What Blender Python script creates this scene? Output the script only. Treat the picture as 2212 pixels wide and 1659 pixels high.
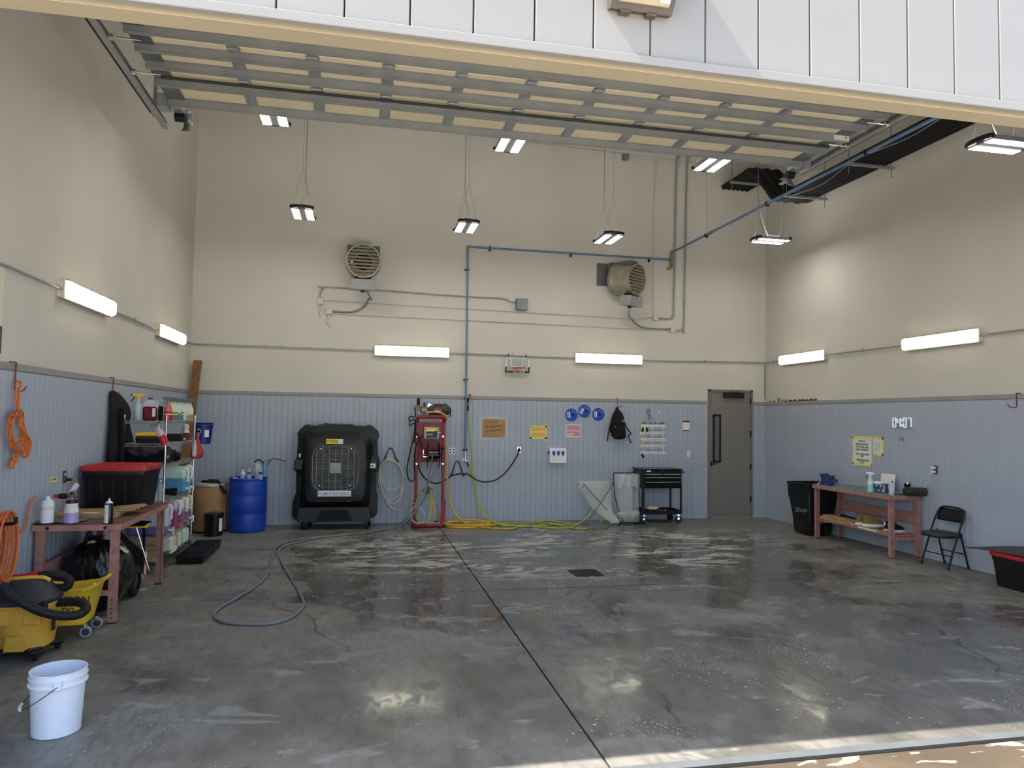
import bpy, bmesh, math, random
from mathutils import Vector, Matrix
for o in list(bpy.data.objects): bpy.data.objects.remove(o)
SC = bpy.context.scene; COL = SC.collection
random.seed(7); PI = math.pi
# ---------------------------------------------------------------- camera
CP = Vector((2.85557, -13.08844, 1.91105)); YAW, PITCH, ROLL, FPX = 0.20781, 0.04708, 0.01511, 1550.92
_f = Vector((math.sin(YAW)*math.cos(PITCH), math.cos(YAW)*math.cos(PITCH), math.sin(PITCH)))
_r0 = Vector((math.cos(YAW), -math.sin(YAW), 0)); _u0 = _r0.cross(_f)
_r = _r0*math.cos(ROLL)+_u0*math.sin(ROLL); _u = _u0*math.cos(ROLL)-_r0*math.sin(ROLL)
cam = bpy.data.cameras.new('camera'); camo = bpy.data.objects.new('camera', cam); COL.objects.link(camo)
camo.matrix_world = Matrix(((_r.x, _u.x, -_f.x, CP.x), (_r.y, _u.y, -_f.y, CP.y), (_r.z, _u.z, -_f.z, CP.z), (0, 0, 0, 1)))
cam.sensor_fit = 'HORIZONTAL'; cam.sensor_width = 36.0; cam.lens = 36.0*FPX/2212.0; cam.clip_end = 500; cam.clip_start = .05
SC.camera = camo
# ---------------------------------------------------------------- sky, sun, exposure
SC.view_settings.view_transform = 'Standard'; SC.view_settings.look = 'None'
SC.view_settings.gamma = 1.0; SC.view_settings.use_curve_mapping = False; SC.view_settings.exposure = 0.70
SUN_DIR = Vector((0.76, 0.084, -1.0)).normalized()
world = bpy.data.worlds.new('sky'); SC.world = world; world.use_nodes = True
_n = world.node_tree; _n.nodes.clear()
_sky = _n.nodes.new('ShaderNodeTexSky'); _sky.sky_type = 'NISHITA'; _sky.sun_disc = False
_sky.sun_elevation = math.asin(-SUN_DIR.z); _sky.sun_rotation = math.atan2(-SUN_DIR.x, -SUN_DIR.y); _sky.air_density = 1.0; _sky.dust_density = 2.0; _sky.ozone_density = 1.0
_bg = _n.nodes.new('ShaderNodeBackground'); _bg.inputs['Strength'].default_value = 0.37
_wo = _n.nodes.new('ShaderNodeOutputWorld')
_hs = _n.nodes.new('ShaderNodeHueSaturation'); _hs.inputs['Saturation'].default_value = .95
_n.links.new(_sky.outputs[0], _hs.inputs['Color']); _n.links.new(_hs.outputs[0], _bg.inputs[0]); _n.links.new(_bg.outputs[0], _wo.inputs[0])
sunl = bpy.data.lights.new('sun', 'SUN'); sunl.energy = 11.0; sunl.angle = 0.0093; sunl.color = (1, .95, .86)
suno = bpy.data.objects.new('sun', sunl); COL.objects.link(suno)
suno.rotation_euler = SUN_DIR.to_track_quat('-Z', 'Y').to_euler(); suno.location = (-10, -12, 20)
LED_POWER, TUBE_POWER, FILL_POWER = 37.0, 2.0, 22.0
# ---------------------------------------------------------------- pixel -> plane
def _ray(px, py): return _f + _r*((px-1106)/FPX) - _u*((py-829.5)/FPX)
def onX(px, py, x): v = _ray(px, py); return CP + v*((x-CP.x)/v.x)
def onY(px, py, y): v = _ray(px, py); return CP + v*((y-CP.y)/v.y)
def onZ(px, py, z=0.0): v = _ray(px, py); return CP + v*((z-CP.z)/v.z)
W, HW, YO, ZH, ZC = 10.847, 2.303, -9.25, 3.861, 7.6      # width, wainscot, opening, header, ceiling
# ---------------------------------------------------------------- mesh builder
class MB:
    def __init__(s, T=None):
        s.v = []; s.f = []; s.M = Matrix.Identity(4)
        if T is not None: s.M = tmat(T).inverted()
    def add(s, vs, fs):
        n = len(s.v); s.v += [s.M @ Vector(v) for v in vs]; s.f += [tuple(i+n for i in f) for f in fs]; return s
    def box(s, c, d, R=None, b=0.0):
        hx, hy, hz = d[0]/2, d[1]/2, d[2]/2; c = Vector(c)
        b = min(b, hx*.95, hy*.95, hz*.95)
        vs = []; fs = []
        if b <= 0:
            vs = [Vector((x*hx, y*hy, z*hz)) for x in (-1, 1) for y in (-1, 1) for z in (-1, 1)]
            fs = [(0, 1, 3, 2), (4, 6, 7, 5), (0, 4, 5, 1), (2, 3, 7, 6), (0, 2, 6, 4), (1, 5, 7, 3)]
        else:
            idx = {}
            for x in (-1, 1):
                for y in (-1, 1):
                    for z in (-1, 1):
                        for a in range(3):
                            p = [x*(hx-b), y*(hy-b), z*(hz-b)]; p[a] = (x*hx, y*hy, z*hz)[a]
                            idx[(x, y, z, a)] = len(vs); vs.append(Vector(p))
            I = lambda x, y, z, a: idx[(x, y, z, a)]
            for q in (-1, 1):
                fs.append((I(q, -1, -1, 0), I(q, 1, -1, 0), I(q, 1, 1, 0), I(q, -1, 1, 0)))
                fs.append((I(-1, q, -1, 1), I(1, q, -1, 1), I(1, q, 1, 1), I(-1, q, 1, 1)))
                fs.append((I(-1, -1, q, 2), I(1, -1, q, 2), I(1, 1, q, 2), I(-1, 1, q, 2)))
                for t in (-1, 1):
                    fs.append((I(q, t, -1, 0), I(q, t, 1, 0), I(q, t, 1, 1), I(q, t, -1, 1)))
                    fs.append((I(q, -1, t, 0), I(q, 1, t, 0), I(q, 1, t, 2), I(q, -1, t, 2)))
                    fs.append((I(-1, q, t, 1), I(1, q, t, 1), I(1, q, t, 2), I(-1, q, t, 2)))
                    for w in (-1, 1): fs.append((I(q, t, w, 0), I(q, t, w, 1), I(q, t, w, 2)))
        if R is not None: vs = [R @ v for v in vs]
        return s.add([c+v for v in vs], fs)
    def bar(s, p0, p1, w, h, up=(0, 0, 1), b=0.0):
        p0, p1 = Vector(p0), Vector(p1); d = p1-p0; L = d.length; z = d.normalized(); x = Vector(up).cross(z)
        if x.length < 1e-4: x = Vector((1, 0, 0)).cross(z)
        if x.length < 1e-4: x = Vector((0, 1, 0)).cross(z)
        x.normalize(); y = z.cross(x); R = Matrix((x, y, z)).transposed()
        return s.box((p0+p1)/2, (w, h, L), R, b)
    def cyl(s, p0, p1, r0, r1=None, n=16, caps=True):
        r1 = r0 if r1 is None else r1; p0, p1 = Vector(p0), Vector(p1); z = (p1-p0).normalized()
        x = z.orthogonal().normalized(); y = z.cross(x); vs = []
        for p, r in ((p0, r0), (p1, r1)): vs += [p+(x*math.cos(2*PI*k/n)+y*math.sin(2*PI*k/n))*r for k in range(n)]
        fs = [(k, (k+1) % n, n+(k+1) % n, n+k) for k in range(n)]
        if caps: fs += [tuple(range(n-1, -1, -1)), tuple(range(n, 2*n))]
        return s.add(vs, fs)
    def tube(s, pts, r, n=8, sub=0, closed=False):
        pts = [Vector(p) for p in pts]
        if sub: pts = spline(pts, sub, closed)
        m = len(pts); vs = []; fs = []; x = None
        for i, p in enumerate(pts):
            a = pts[(i-1) % m] if (i > 0 or closed) else p; c = pts[(i+1) % m] if (i < m-1 or closed) else p
            t = (c-a); t = t.normalized() if t.length > 1e-7 else Vector((0, 0, 1))
            x = t.orthogonal() if x is None else x-t*x.dot(t)
            if x.length < 1e-6: x = t.orthogonal()
            x.normalize(); y = t.cross(x); rr = r[i*len(r)//m] if isinstance(r, (list, tuple)) else r
            vs += [p+(x*math.cos(2*PI*k/n)+y*math.sin(2*PI*k/n))*rr for k in range(n)]
        for i in range(m if closed else m-1):
            j = (i+1) % m
            fs += [(i*n+k, i*n+(k+1) % n, j*n+(k+1) % n, j*n+k) for k in range(n)]
        if not closed: fs += [tuple(range(n-1, -1, -1)), tuple(range((m-1)*n, m*n))]
        return s.add(vs, fs)
    def lathe(s, prof, c=(0, 0, 0), n=24, sx=1, sy=1, R=None, caps=True):
        c = Vector(c); vs = []; fs = []
        for r, z in prof:
            for k in range(n):
                v = Vector((r*sx*math.cos(2*PI*k/n), r*sy*math.sin(2*PI*k/n), z)); vs.append(c+(R @ v if R is not None else v))
        for i in range(len(prof)-1): fs += [(i*n+k, i*n+(k+1) % n, (i+1)*n+(k+1) % n, (i+1)*n+k) for k in range(n)]
        if caps: fs += [tuple(range(n-1, -1, -1)), tuple(range((len(prof)-1)*n, len(prof)*n))]
        return s.add(vs, fs)
    def loft(s, rings, caps=True):
        n = len(rings[0]); vs = [v for r in rings for v in r]; fs = []
        for i in range(len(rings)-1): fs += [(i*n+k, i*n+(k+1) % n, (i+1)*n+(k+1) % n, (i+1)*n+k) for k in range(n)]
        if caps: fs += [tuple(range(n-1, -1, -1)), tuple(range((len(rings)-1)*n, len(rings)*n))]
        return s.add(vs, fs)
    def prism(s, poly, o, ax, ay, h):
        o, ax, ay = Vector(o), Vector(ax), Vector(ay); nz = ax.cross(ay).normalized()*h; m = len(poly)
        vs = [o+ax*a+ay*b for a, b in poly]+[o+ax*a+ay*b+nz for a, b in poly]
        return s.add(vs, [tuple(range(m-1, -1, -1)), tuple(range(m, 2*m))]+[(k, (k+1) % m, m+(k+1) % m, m+k) for k in range(m)])
    def grid(s, fn, nu, nv, cu=False, th=0.0):
        vs = [Vector(fn(i/(nu if cu else nu-1), j/(nv-1))) for j in range(nv) for i in range(nu)]
        fs = [(j*nu+i, j*nu+(i+1) % nu, (j+1)*nu+(i+1) % nu, (j+1)*nu+i) for j in range(nv-1) for i in range(nu if cu else nu-1)]
        return s.add(vs, fs)
    def ball(s, c, r, n=14, m=9):
        rx, ry, rz = r if isinstance(r, (tuple, list)) else (r, r, r); c = Vector(c)
        prof = [(max(1e-4, math.sin(PI*i/m)), -math.cos(PI*i/m)) for i in range(m+1)]
        return s.lathe([(a, b*rz) for a, b in prof], c, n, rx, ry)
    def build(s, name, mat, parent=None, solid=0.0, ang=35, sub=0):
        me = bpy.data.meshes.new(name); vs = s.v; off = Vector((0, 0, 0))
        if parent is None and vs:
            lo = [min(v[i] for v in vs) for i in range(3)]; hi = [max(v[i] for v in vs) for i in range(3)]
            off = Vector(((lo[0]+hi[0])/2, (lo[1]+hi[1])/2, lo[2]))
        me.from_pydata([v-off for v in vs], [], s.f)
        bm = bmesh.new(); bm.from_mesh(me); bmesh.ops.recalc_face_normals(bm, faces=bm.faces); bm.to_mesh(me); bm.free()
        me.shade_smooth(); me.set_sharp_from_angle(angle=math.radians(ang))
        me.materials.append(mat if not isinstance(mat, str) else M[mat])
        o = bpy.data.objects.new(name, me); COL.objects.link(o); o.location = off
        if parent is not None: o.parent = parent
        if solid: md = o.modifiers.new('thickness', 'SOLIDIFY'); md.thickness = solid; md.offset = 0
        if sub: md = o.modifiers.new('smooth', 'SUBSURF'); md.levels = md.render_levels = sub
        return o
_TM = {}
def tmat(T): return _TM.get(T.name, Matrix.Identity(4))
def spline(P, sub, closed=False):
    m = len(P); out = []
    for i in range(m if closed else m-1):
        p0 = P[(i-1) % m] if (closed or i > 0) else P[0]*2-P[1]; p1 = P[i]; p2 = P[(i+1) % m]
        p3 = P[(i+2) % m] if (closed or i < m-2) else P[-1]*2-P[-2]
        for k in range(sub):
            t = k/sub; out.append(0.5*((2*p1)+(p2-p0)*t+(2*p0-5*p1+4*p2-p3)*t*t+(3*p1-p0-3*p2+p3)*t**3))
    if not closed: out.append(P[-1])
    return out
def thing(name, label, cat, loc=(0, 0, 0), rz=0.0, group=None, kind=None):
    o = bpy.data.objects.new(name, None); COL.objects.link(o); o.empty_display_size = .1
    o.location = loc; o.rotation_euler = (0, 0, rz); tag(o, label, cat, group, kind)
    _TM[o.name] = Matrix.Translation(Vector(loc)) @ Matrix.Rotation(rz, 4, 'Z'); return o
def tag(o, label=None, cat=None, group=None, kind=None):
    if label: o['label'] = label
    if cat: o['category'] = cat
    if group: o['group'] = group
    if kind: o['kind'] = kind
    return o
def part(name, mat, T, fn, **k): m = MB(); fn(m); return m.build(name, mat, T, **k)
def copy_of(o, parent, loc=None, rot=None):
    c = o.copy(); COL.objects.link(c); c.parent = parent
    if loc is not None: c.location = loc
    if rot is not None: c.rotation_euler = rot
    return c
def copy_tree(o, label=None, loc=None, rz=None):
    c = o.copy(); COL.objects.link(c)
    if label: c['label'] = label
    if loc is not None: c.location = loc
    if rz is not None: c.rotation_euler = (0, 0, rz)
    for ch in [x for x in COL.objects if x.parent == o]:
        d = copy_of(ch, c)
        for g in [x for x in COL.objects if x.parent == ch]: copy_of(g, d)
    return c
def text(s, size, o, right, up, mat, T, name='lettering', depth=.001, align='CENTER', sx=1.0):
    cu = bpy.data.curves.new('t', 'FONT'); cu.body = s; cu.size = size; cu.align_x = align; cu.align_y = 'CENTER'; cu.extrude = depth; cu.resolution_u = 3
    tmp = bpy.data.objects.new('t', cu); COL.objects.link(tmp)
    me = bpy.data.meshes.new_from_object(tmp.evaluated_get(bpy.context.evaluated_depsgraph_get())); bpy.data.objects.remove(tmp)
    r, u = Vector(right).normalized(), Vector(up).normalized(); z = r.cross(u)
    Mx = Matrix(((r.x*sx, u.x, z.x, o[0]), (r.y*sx, u.y, z.y, o[1]), (r.z*sx, u.z, z.z, o[2]), (0, 0, 0, 1)))
    me.transform(tmat(T).inverted() @ Mx); me.name = name; me.materials.clear(); me.materials.append(M[mat] if isinstance(mat, str) else mat)
    ob = bpy.data.objects.new(name, me); COL.objects.link(ob); ob.parent = T; return ob
# ---------------------------------------------------------------- materials
def lin(c): return tuple(((x/255)/12.92 if x/255 <= .04045 else ((x/255+.055)/1.055)**2.4) for x in c)+(1.0,)
M = {}
def mat(name, c, rough=.5, metal=0.0, var=.12, scale=6.0, bump=0.0, bscale=60.0, trans=0.0, ior=1.45, coat=0.0, c2=None, emis=0.0, ecol=None, alpha=1.0, sheen=0.0, spec=.5, stretch=None):
    m = bpy.data.materials.new(name); m.use_nodes = True; nt = m.node_tree; b = nt.nodes['Principled BSDF']; L = nt.links.new
    tc = nt.nodes.new('ShaderNodeTexCoord'); nz = nt.nodes.new('ShaderNodeTexNoise'); nz.inputs['Scale'].default_value = scale; nz.inputs['Detail'].default_value = 5
    src = tc.outputs['Object']
    if stretch:
        mp = nt.nodes.new('ShaderNodeMapping'); mp.inputs['Scale'].default_value = stretch; L(src, mp.inputs[0]); src = mp.outputs[0]
    L(src, nz.inputs['Vector'])
    cr = nt.nodes.new('ShaderNodeValToRGB'); a = lin(c); e = lin(c2) if c2 else tuple(max(0, x*(1-var*1.6)) for x in a[:3])+(1,)
    h = a if c2 else tuple(min(1, x*(1+var*.6)) for x in a[:3])+(1,)
    cr.color_ramp.elements[0].color = e; cr.color_ramp.elements[0].position = .32; cr.color_ramp.elements[1].color = h; cr.color_ramp.elements[1].position = .68
    L(nz.outputs['Fac'], cr.inputs[0]); L(cr.outputs[0], b.inputs['Base Color'])
    b.inputs['Roughness'].default_value = rough; b.inputs['Metallic'].default_value = metal
    b.inputs['Transmission Weight'].default_value = trans; b.inputs['IOR'].default_value = ior; b.inputs['Coat Weight'].default_value = coat
    b.inputs['Alpha'].default_value = alpha; b.inputs['Sheen Weight'].default_value = sheen; b.inputs['Specular IOR Level'].default_value = spec
    if emis: b.inputs['Emission Color'].default_value = lin(ecol or c); b.inputs['Emission Strength'].default_value = emis
    if bump:
        n2 = nt.nodes.new('ShaderNodeTexNoise'); n2.inputs['Scale'].default_value = bscale; n2.inputs['Detail'].default_value = 4; L(src, n2.inputs['Vector'])
        bp = nt.nodes.new('ShaderNodeBump'); bp.inputs['Strength'].default_value = bump; bp.inputs['Distance'].default_value = .01
        L(n2.outputs['Fac'], bp.inputs['Height']); L(bp.outputs[0], b.inputs['Normal'])
    M[name] = m; return m
mat('wall_paint', (202, 198, 191), .75, var=.05, scale=.6, bump=.08, bscale=180)
mat('wainscot_paint', (162, 170, 186), .5, var=.06, scale=1.5, bump=.05, bscale=90)
mat('cap_paint', (146, 144, 143), .5, var=.06, scale=2)
mat('facade_white', (133, 131, 128), .42, var=.03, scale=.8)
mat('joint_dark', (60, 60, 62), .7, var=.05)
mat('soffit_tan', (156, 145, 122), .55, var=.04, scale=1.2)
mat('door_tan', (238, 224, 190), .55, var=.05, scale=1.5)
mat('ceiling_paint', (214, 209, 200), .8, var=.05)
mat('galv', (160, 163, 164), .42, .45, var=.07, scale=4)
mat('galv_dark', (112, 115, 118), .45, .45, var=.1, scale=5)
mat('steel_grey', (132, 136, 138), .4, .5, var=.1)
mat('chrome', (205, 206, 208), .26, 1.0, var=.06)
mat('black_plastic', (17, 17, 19), .42, var=.15, scale=12)
mat('black_matte', (14, 14, 15), .8, var=.2, scale=14)
mat('black_rubber', (16, 16, 18), .62, var=.2, scale=18)
mat('black_gloss', (12, 12, 14), .22, var=.1)
mat('insul_black', (20, 20, 23), .85, var=.25, scale=10, bump=.3, bscale=30)
mat('door_grey', (122, 118, 114), .45, var=.05, scale=2)
mat('frame_grey', (116, 114, 112), .45, var=.05)
mat('white_plastic', (226, 226, 224), .4, var=.04)
mat('offwhite', (214, 208, 190), .5, var=.06)
mat('bucket_white', (226, 229, 238), .42, var=.05, scale=4)
mat('dirt_brown', (150, 132, 110), .8, var=.2)
mat('red_paint', (140, 38, 50), .45, var=.22, scale=7)
mat('bench_red', (174, 128, 118), .62, var=.22, scale=14, c2=(146, 100, 92))
mat('bench_top_brown', (122, 86, 66), .6, var=.3, scale=9, c2=(84, 58, 46))
mat('wood', (136, 100, 60), .75, scale=7, c2=(96, 66, 38), stretch=(6, 6, .7))
mat('cardboard', (176, 142, 104), .85, var=.1, scale=8, c2=(156, 122, 86))
mat('kraft_drum', (176, 138, 96), .75, scale=3, c2=(142, 106, 70))
mat('blue_plastic', (24, 66, 170), .42, var=.12, scale=4)
mat('blue_disc', (28, 78, 184), .4, var=.08)
mat('navy_plastic', (26, 36, 120), .4, var=.1)
mat('blue_pipe', (98, 130, 170), .4, var=.08)
mat('brass', (152, 132, 94), .4, .6, var=.15)
mat('yellow_hose', (216, 174, 60), .5, var=.12, scale=14)
mat('green_hose', (170, 186, 74), .5, var=.1, scale=14)
mat('grey_hose', (112, 118, 124), .5, var=.1, scale=14)
mat('cream_hose', (206, 202, 184), .5, var=.06)
mat('orange_cord', (206, 108, 48), .55, var=.14, scale=30)
mat('yellow_plastic', (240, 196, 52), .42, var=.06, scale=4)
mat('vac_yellow', (216, 164, 62), .45, var=.08, scale=4)
mat('vac_grey', (50, 50, 55), .6, var=.15, scale=9)
mat('red_plastic', (176, 38, 42), .42, var=.08)
mat('grey_plastic', (146, 149, 152), .45, var=.06)
mat('dark_grey', (54, 55, 58), .6, var=.1)
mat('tape_yellow', (222, 212, 132), .7, var=.06)
mat('sticker_yellow', (238, 214, 40), .5, var=.03)
mat('paper', (222, 220, 214), .8, var=.03)
mat('pink_paper', (190, 142, 146), .8, var=.04)
mat('orange_paper', (220, 178, 84), .8, var=.06)
mat('ink', (30, 28, 28), .7, var=.02)
mat('ink_brown', (92, 66, 46), .8, var=.05)
mat('ink_blue', (40, 84, 160), .5, var=.02)
mat('ink_white', (240, 238, 236), .7, var=.02)
mat('cloth_black', (15, 15, 18), .95, var=.2, scale=30, bump=.3, bscale=300)
mat('cloth_charcoal', (62, 58, 64), .95, var=.2, scale=20, bump=.4, bscale=200)
mat('cloth_grey', (108, 116, 124), .95, var=.15, scale=18, bump=.4, bscale=200)
mat('wool', (218, 206, 172), .95, var=.15, scale=25, bump=1.0, bscale=120)
mat('bag_black', (16, 16, 18), .3, var=.1, bump=.5, bscale=14, coat=.3)
mat('clear_plastic', (226, 230, 232), .18, var=.02, alpha=.20, bump=.5, bscale=18)
mat('clear_bag', (214, 218, 214), .3, var=.04, alpha=.34, bump=.6, bscale=16)
mat('clear_bottle', (222, 228, 236), .1, var=.02, alpha=.38)
mat('frost_jug', (206, 214, 218), .4, var=.03, alpha=.78)
mat('glass_dark', (96, 102, 104), .06, var=.05)
mat('mirror_glass', (188, 192, 192), .04, var=.02, alpha=.5)
mat('camo', (60, 58, 40), .7, scale=22, c2=(14, 14, 14))
mat('tan_suede', (124, 98, 62), .9, var=.15, scale=20)
mat('rim_orange', (190, 74, 50), .5, var=.05)
mat('net_white', (200, 200, 196), .8, var=.05)
mat('bench_blue', (120, 138, 146), .6, scale=10, c2=(88, 100, 108))
mat('vise_blue', (40, 56, 112), .45, var=.15)
mat('olive_heater', (150, 146, 132), .42, .2, var=.1)
mat('heater_slat', (150, 142, 122), .5, var=.08)
mat('metal_dark', (40, 40, 44), .4, .6, var=.15)
mat('drain_iron', (44, 42, 42), .55, .5, var=.2)
mat('bronze', (78, 70, 66), .5, .2, var=.08)
mat('fixture_lens', (150, 136, 112), .3, var=.08)
mat('led', (255, 255, 250), .5, var=0, emis=LED_POWER, ecol=(255, 252, 240))
mat('tube_lens', (255, 254, 226), .5, var=0, emis=TUBE_POWER, ecol=(255, 252, 222))
mat('fill_glow', (255, 255, 250), .5, var=0, emis=FILL_POWER, ecol=(255, 250, 238))  # glow of the fill strip added on top of the high bays
mat('clock_led', (226, 236, 255), .5, var=0, emis=.12, ecol=(226, 236, 255))
mat('clock_off', (140, 144, 152), .4, var=.03)
for nm, c in dict(liq_blue=(84, 150, 190), liq_blue2=(120, 176, 204), liq_purple=(116, 104, 156), liq_magenta=(152, 72, 106), liq_pink=(200, 110, 120), liq_red=(178, 34, 46), liq_wine=(104, 16, 40), liq_teal=(62, 140, 150), liq_amber=(196, 138, 92), liq_mauve=(130, 104, 128), liq_green=(150, 206, 190), liq_lav=(164, 146, 196), liq_yellow=(206, 190, 110)).items():
    mat(nm, c, .2, var=.06, spec=.4)
for nm, c in dict(jug_yellow=(216, 216, 170), jug_aqua=(196, 220, 212), jug_white=(216, 216, 210), jug_pinkish=(206, 178, 186), label_white=(220, 222, 226), label_blue=(52, 84, 160), green_dark=(24, 108, 62), screw=(200, 200, 200), flag_red=(170, 50, 56), toy_red=(160, 60, 46), toy_green=(52, 104, 78), toy_gold=(170, 140, 60), toy_grey=(92, 94, 96), light_yellow=(228, 222, 176)).items():
    mat(nm, c, .5, var=.08)
# ================================================================ SETTING
class NT:
    def __init__(s, m): s.t = m.node_tree; s.L = s.t.links.new
    def n(s, k, **a):
        x = s.t.nodes.new(k)
        for q, v in a.items(): setattr(x, q, v)
        return x
    def m(s, op, a, b=0.0, c=None, clamp=False):
        x = s.n('ShaderNodeMath', operation=op); x.use_clamp = clamp
        for i, v in enumerate((a, b, c)):
            if v is None: continue
            if hasattr(v, 'node'): s.L(v, x.inputs[i])
            else: x.inputs[i].default_value = v
        return x.outputs[0]
    def noise(s, vec, sc, det=5, dist=0.0, out='Fac'):
        x = s.n('ShaderNodeTexNoise'); x.inputs['Scale'].default_value = sc; x.inputs['Detail'].default_value = det; x.inputs['Distortion'].default_value = dist; s.L(vec, x.inputs['Vector']); return x.outputs[out]
    def map(s, vec, scale=(1, 1, 1), loc=(0, 0, 0), rot=(0, 0, 0)):
        x = s.n('ShaderNodeMapping'); x.inputs['Scale'].default_value = scale; x.inputs['Location'].default_value = loc; x.inputs['Rotation'].default_value = rot; s.L(vec, x.inputs[0]); return x.outputs[0]
    def ss(s, v, a, b):
        x = s.n('ShaderNodeMapRange', interpolation_type='SMOOTHSTEP'); s.L(v, x.inputs['Value']); x.inputs['From Min'].default_value = a; x.inputs['From Max'].default_value = b; return x.outputs['Result']
    def mix(s, f, a, b):
        x = s.n('ShaderNodeMix', data_type='RGBA')
        for k, v in ((0, f), (6, a), (7, b)):
            if hasattr(v, 'node'): s.L(v, x.inputs[k])
            else: x.inputs[k].default_value = v
        return x.outputs[2]
def floor_material(name, outdoor=False):
    m = bpy.data.materials.new(name); m.use_nodes = True; M[name] = m; t = NT(m); b = m.node_tree.nodes['Principled BSDF']
    P = t.n('ShaderNodeNewGeometry').outputs['Position']
    n1 = t.noise(P, .55, 7, .6); n2 = t.noise(P, 6, 6); n3 = t.noise(P, 60, 3)
    if outdoor:
        col = t.mix(t.ss(n1, .35, .65), lin((66, 57, 47)), lin((92, 81, 67)))
        col = t.mix(t.ss(n2, .42, .7), col, lin((76, 65, 53)))
        t.L(col, b.inputs['Base Color']); b.inputs['Roughness'].default_value = .38
        fo = t.noise(t.map(P, (1.4, 5, 1)), 2.2, 7, 1.2); f2 = t.ss(fo, .61, .64)
        t.L(t.mix(f2, col, lin((128, 123, 117))), b.inputs['Base Color']); return m
    col = t.mix(t.ss(n1, .34, .66), lin((114, 111, 106)), lin((132, 129, 123)))
    col = t.mix(t.m('MULTIPLY', t.ss(n2, .35, .7), .45), col, lin((82, 79, 74)))
    col = t.mix(t.m('MULTIPLY', t.ss(n3, .45, .75), .18), col, lin((124, 122, 117)))
    # wetness field: centred in the bay, thinning toward the walls and the near left
    q = t.map(P, (1/4.1, 1/3.3, 0), (-5.6/4.1, 3.7/3.3, 0)); ln = t.n('ShaderNodeVectorMath', operation='LENGTH'); t.L(q, ln.inputs[0]); d1 = ln.outputs['Value']
    q = t.map(P, (1/4.6, 1/1.7, 0), (-6.4/4.6, 8.0/1.7, 0)); ln = t.n('ShaderNodeVectorMath', operation='LENGTH'); t.L(q, ln.inputs[0]); d2 = ln.outputs['Value']
    dd = t.m('MINIMUM', d1, d2)
    wn = t.noise(t.map(P, (1, 1.3, 1)), .8, 6, .8)
    wet = t.ss(t.m('SUBTRACT', t.m('MULTIPLY', wn, 1.9), dd), -.30, .22)
    wet = t.m('MULTIPLY', wet, t.m('ADD', .62, t.m('MULTIPLY', t.ss(t.noise(P, 1.7, 6, .5), .3, .6), .38)))
    col = t.mix(t.m('MULTIPLY', wet, .7), col, lin((68, 66, 62)))
    # dark oily stains, long streaks
    st = t.noise(t.map(P, (2.2, .55, 1), rot=(0, 0, .5)), .9, 5, .4); col = t.mix(t.m('MULTIPLY', t.ss(st, .58, .72), .4), col, lin((48, 45, 42)))
    gn = t.noise(t.map(P, (5, 1.6, 1), rot=(0, 0, .25)), 4.0, 8, .4); col = t.mix(t.m('MULTIPLY', t.ss(gn, .46, .68), .35), col, lin((60, 57, 53)))
    col = t.mix(t.m('MULTIPLY', t.ss(t.noise(t.map(P, (1, 1, 1), (4, 4, 0)), 2.2, 9, .3), .52, .70), .30), col, lin((138, 136, 131)))
    # cracks
    wv = t.n('ShaderNodeVectorMath', operation='ADD'); sv = t.n('ShaderNodeVectorMath', operation='SCALE'); sv.inputs['Scale'].default_value = .55
    t.L(t.noise(P, 1.6, 5, 0, 'Color'), sv.inputs[0]); t.L(P, wv.inputs[0]); t.L(sv.outputs[0], wv.inputs[1])
    vo = t.n('ShaderNodeTexVoronoi', feature='DISTANCE_TO_EDGE', voronoi_dimensions='2D'); vo.inputs['Scale'].default_value = .33; t.L(wv.outputs[0], vo.inputs['Vector'])
    ck = t.m('SUBTRACT', 1.0, t.ss(vo.outputs['Distance'], .001, .008)); ck = t.m('MULTIPLY', ck, t.ss(t.noise(P, .45, 2), .48, .6))
    col = t.mix(t.m('MULTIPLY', ck, .8), col, lin((40, 38, 36)))
    # soap film drying in lacy patches near the back, and beads of foam
    fo = t.noise(t.map(P, (.55, 1.5, 1)), 2.6, 8, 1.6)
    q = t.map(P, (1/4.2, 1/2.1, 0), (-5.7/4.2, 2.7/2.1, 0)); ln = t.n('ShaderNodeVectorMath', operation='LENGTH'); t.L(q, ln.inputs[0])
    reg = t.ss(t.m('SUBTRACT', 1.15, ln.outputs['Value']), 0.0, .5)
    film = t.m('MULTIPLY', t.m('MULTIPLY', t.ss(fo, .515, .535), reg), t.ss(t.noise(P, .7, 3), .40, .56))
    sc = t.noise(t.map(P, (1.0, 2.0, 1)), 1.5, 7, 1.0); scum = t.m('MULTIPLY', t.m('MULTIPLY', t.ss(sc, .60, .64), t.ss(fo, .44, .56)), .9)
    vd = t.n('ShaderNodeTexVoronoi', feature='F1', voronoi_dimensions='2D'); vd.inputs['Scale'].default_value = 9; vd.inputs['Randomness'].default_value = 1; t.L(P, vd.inputs['Vector'])
    bead = t.m('MULTIPLY', t.m('LESS_THAN', vd.outputs['Distance'], t.m('MULTIPLY', t.noise(P, 5, 2), .16)), t.ss(t.noise(t.map(P, (1, 1.4, 1), (7, 3, 0)), .9, 4), .58, .66))
    v2 = t.n('ShaderNodeTexVoronoi', feature='F1', voronoi_dimensions='2D'); v2.inputs['Scale'].default_value = 26; t.L(P, v2.inputs['Vector'])
    bead = t.m('MAXIMUM', bead, t.m('MULTIPLY', t.m('LESS_THAN', v2.outputs['Distance'], t.m('MULTIPLY', t.noise(P, 9, 2), .26)), t.ss(t.noise(t.map(P, (1, 1, 1), (3, 9, 0)), 1.1, 4), .54, .66)))
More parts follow.
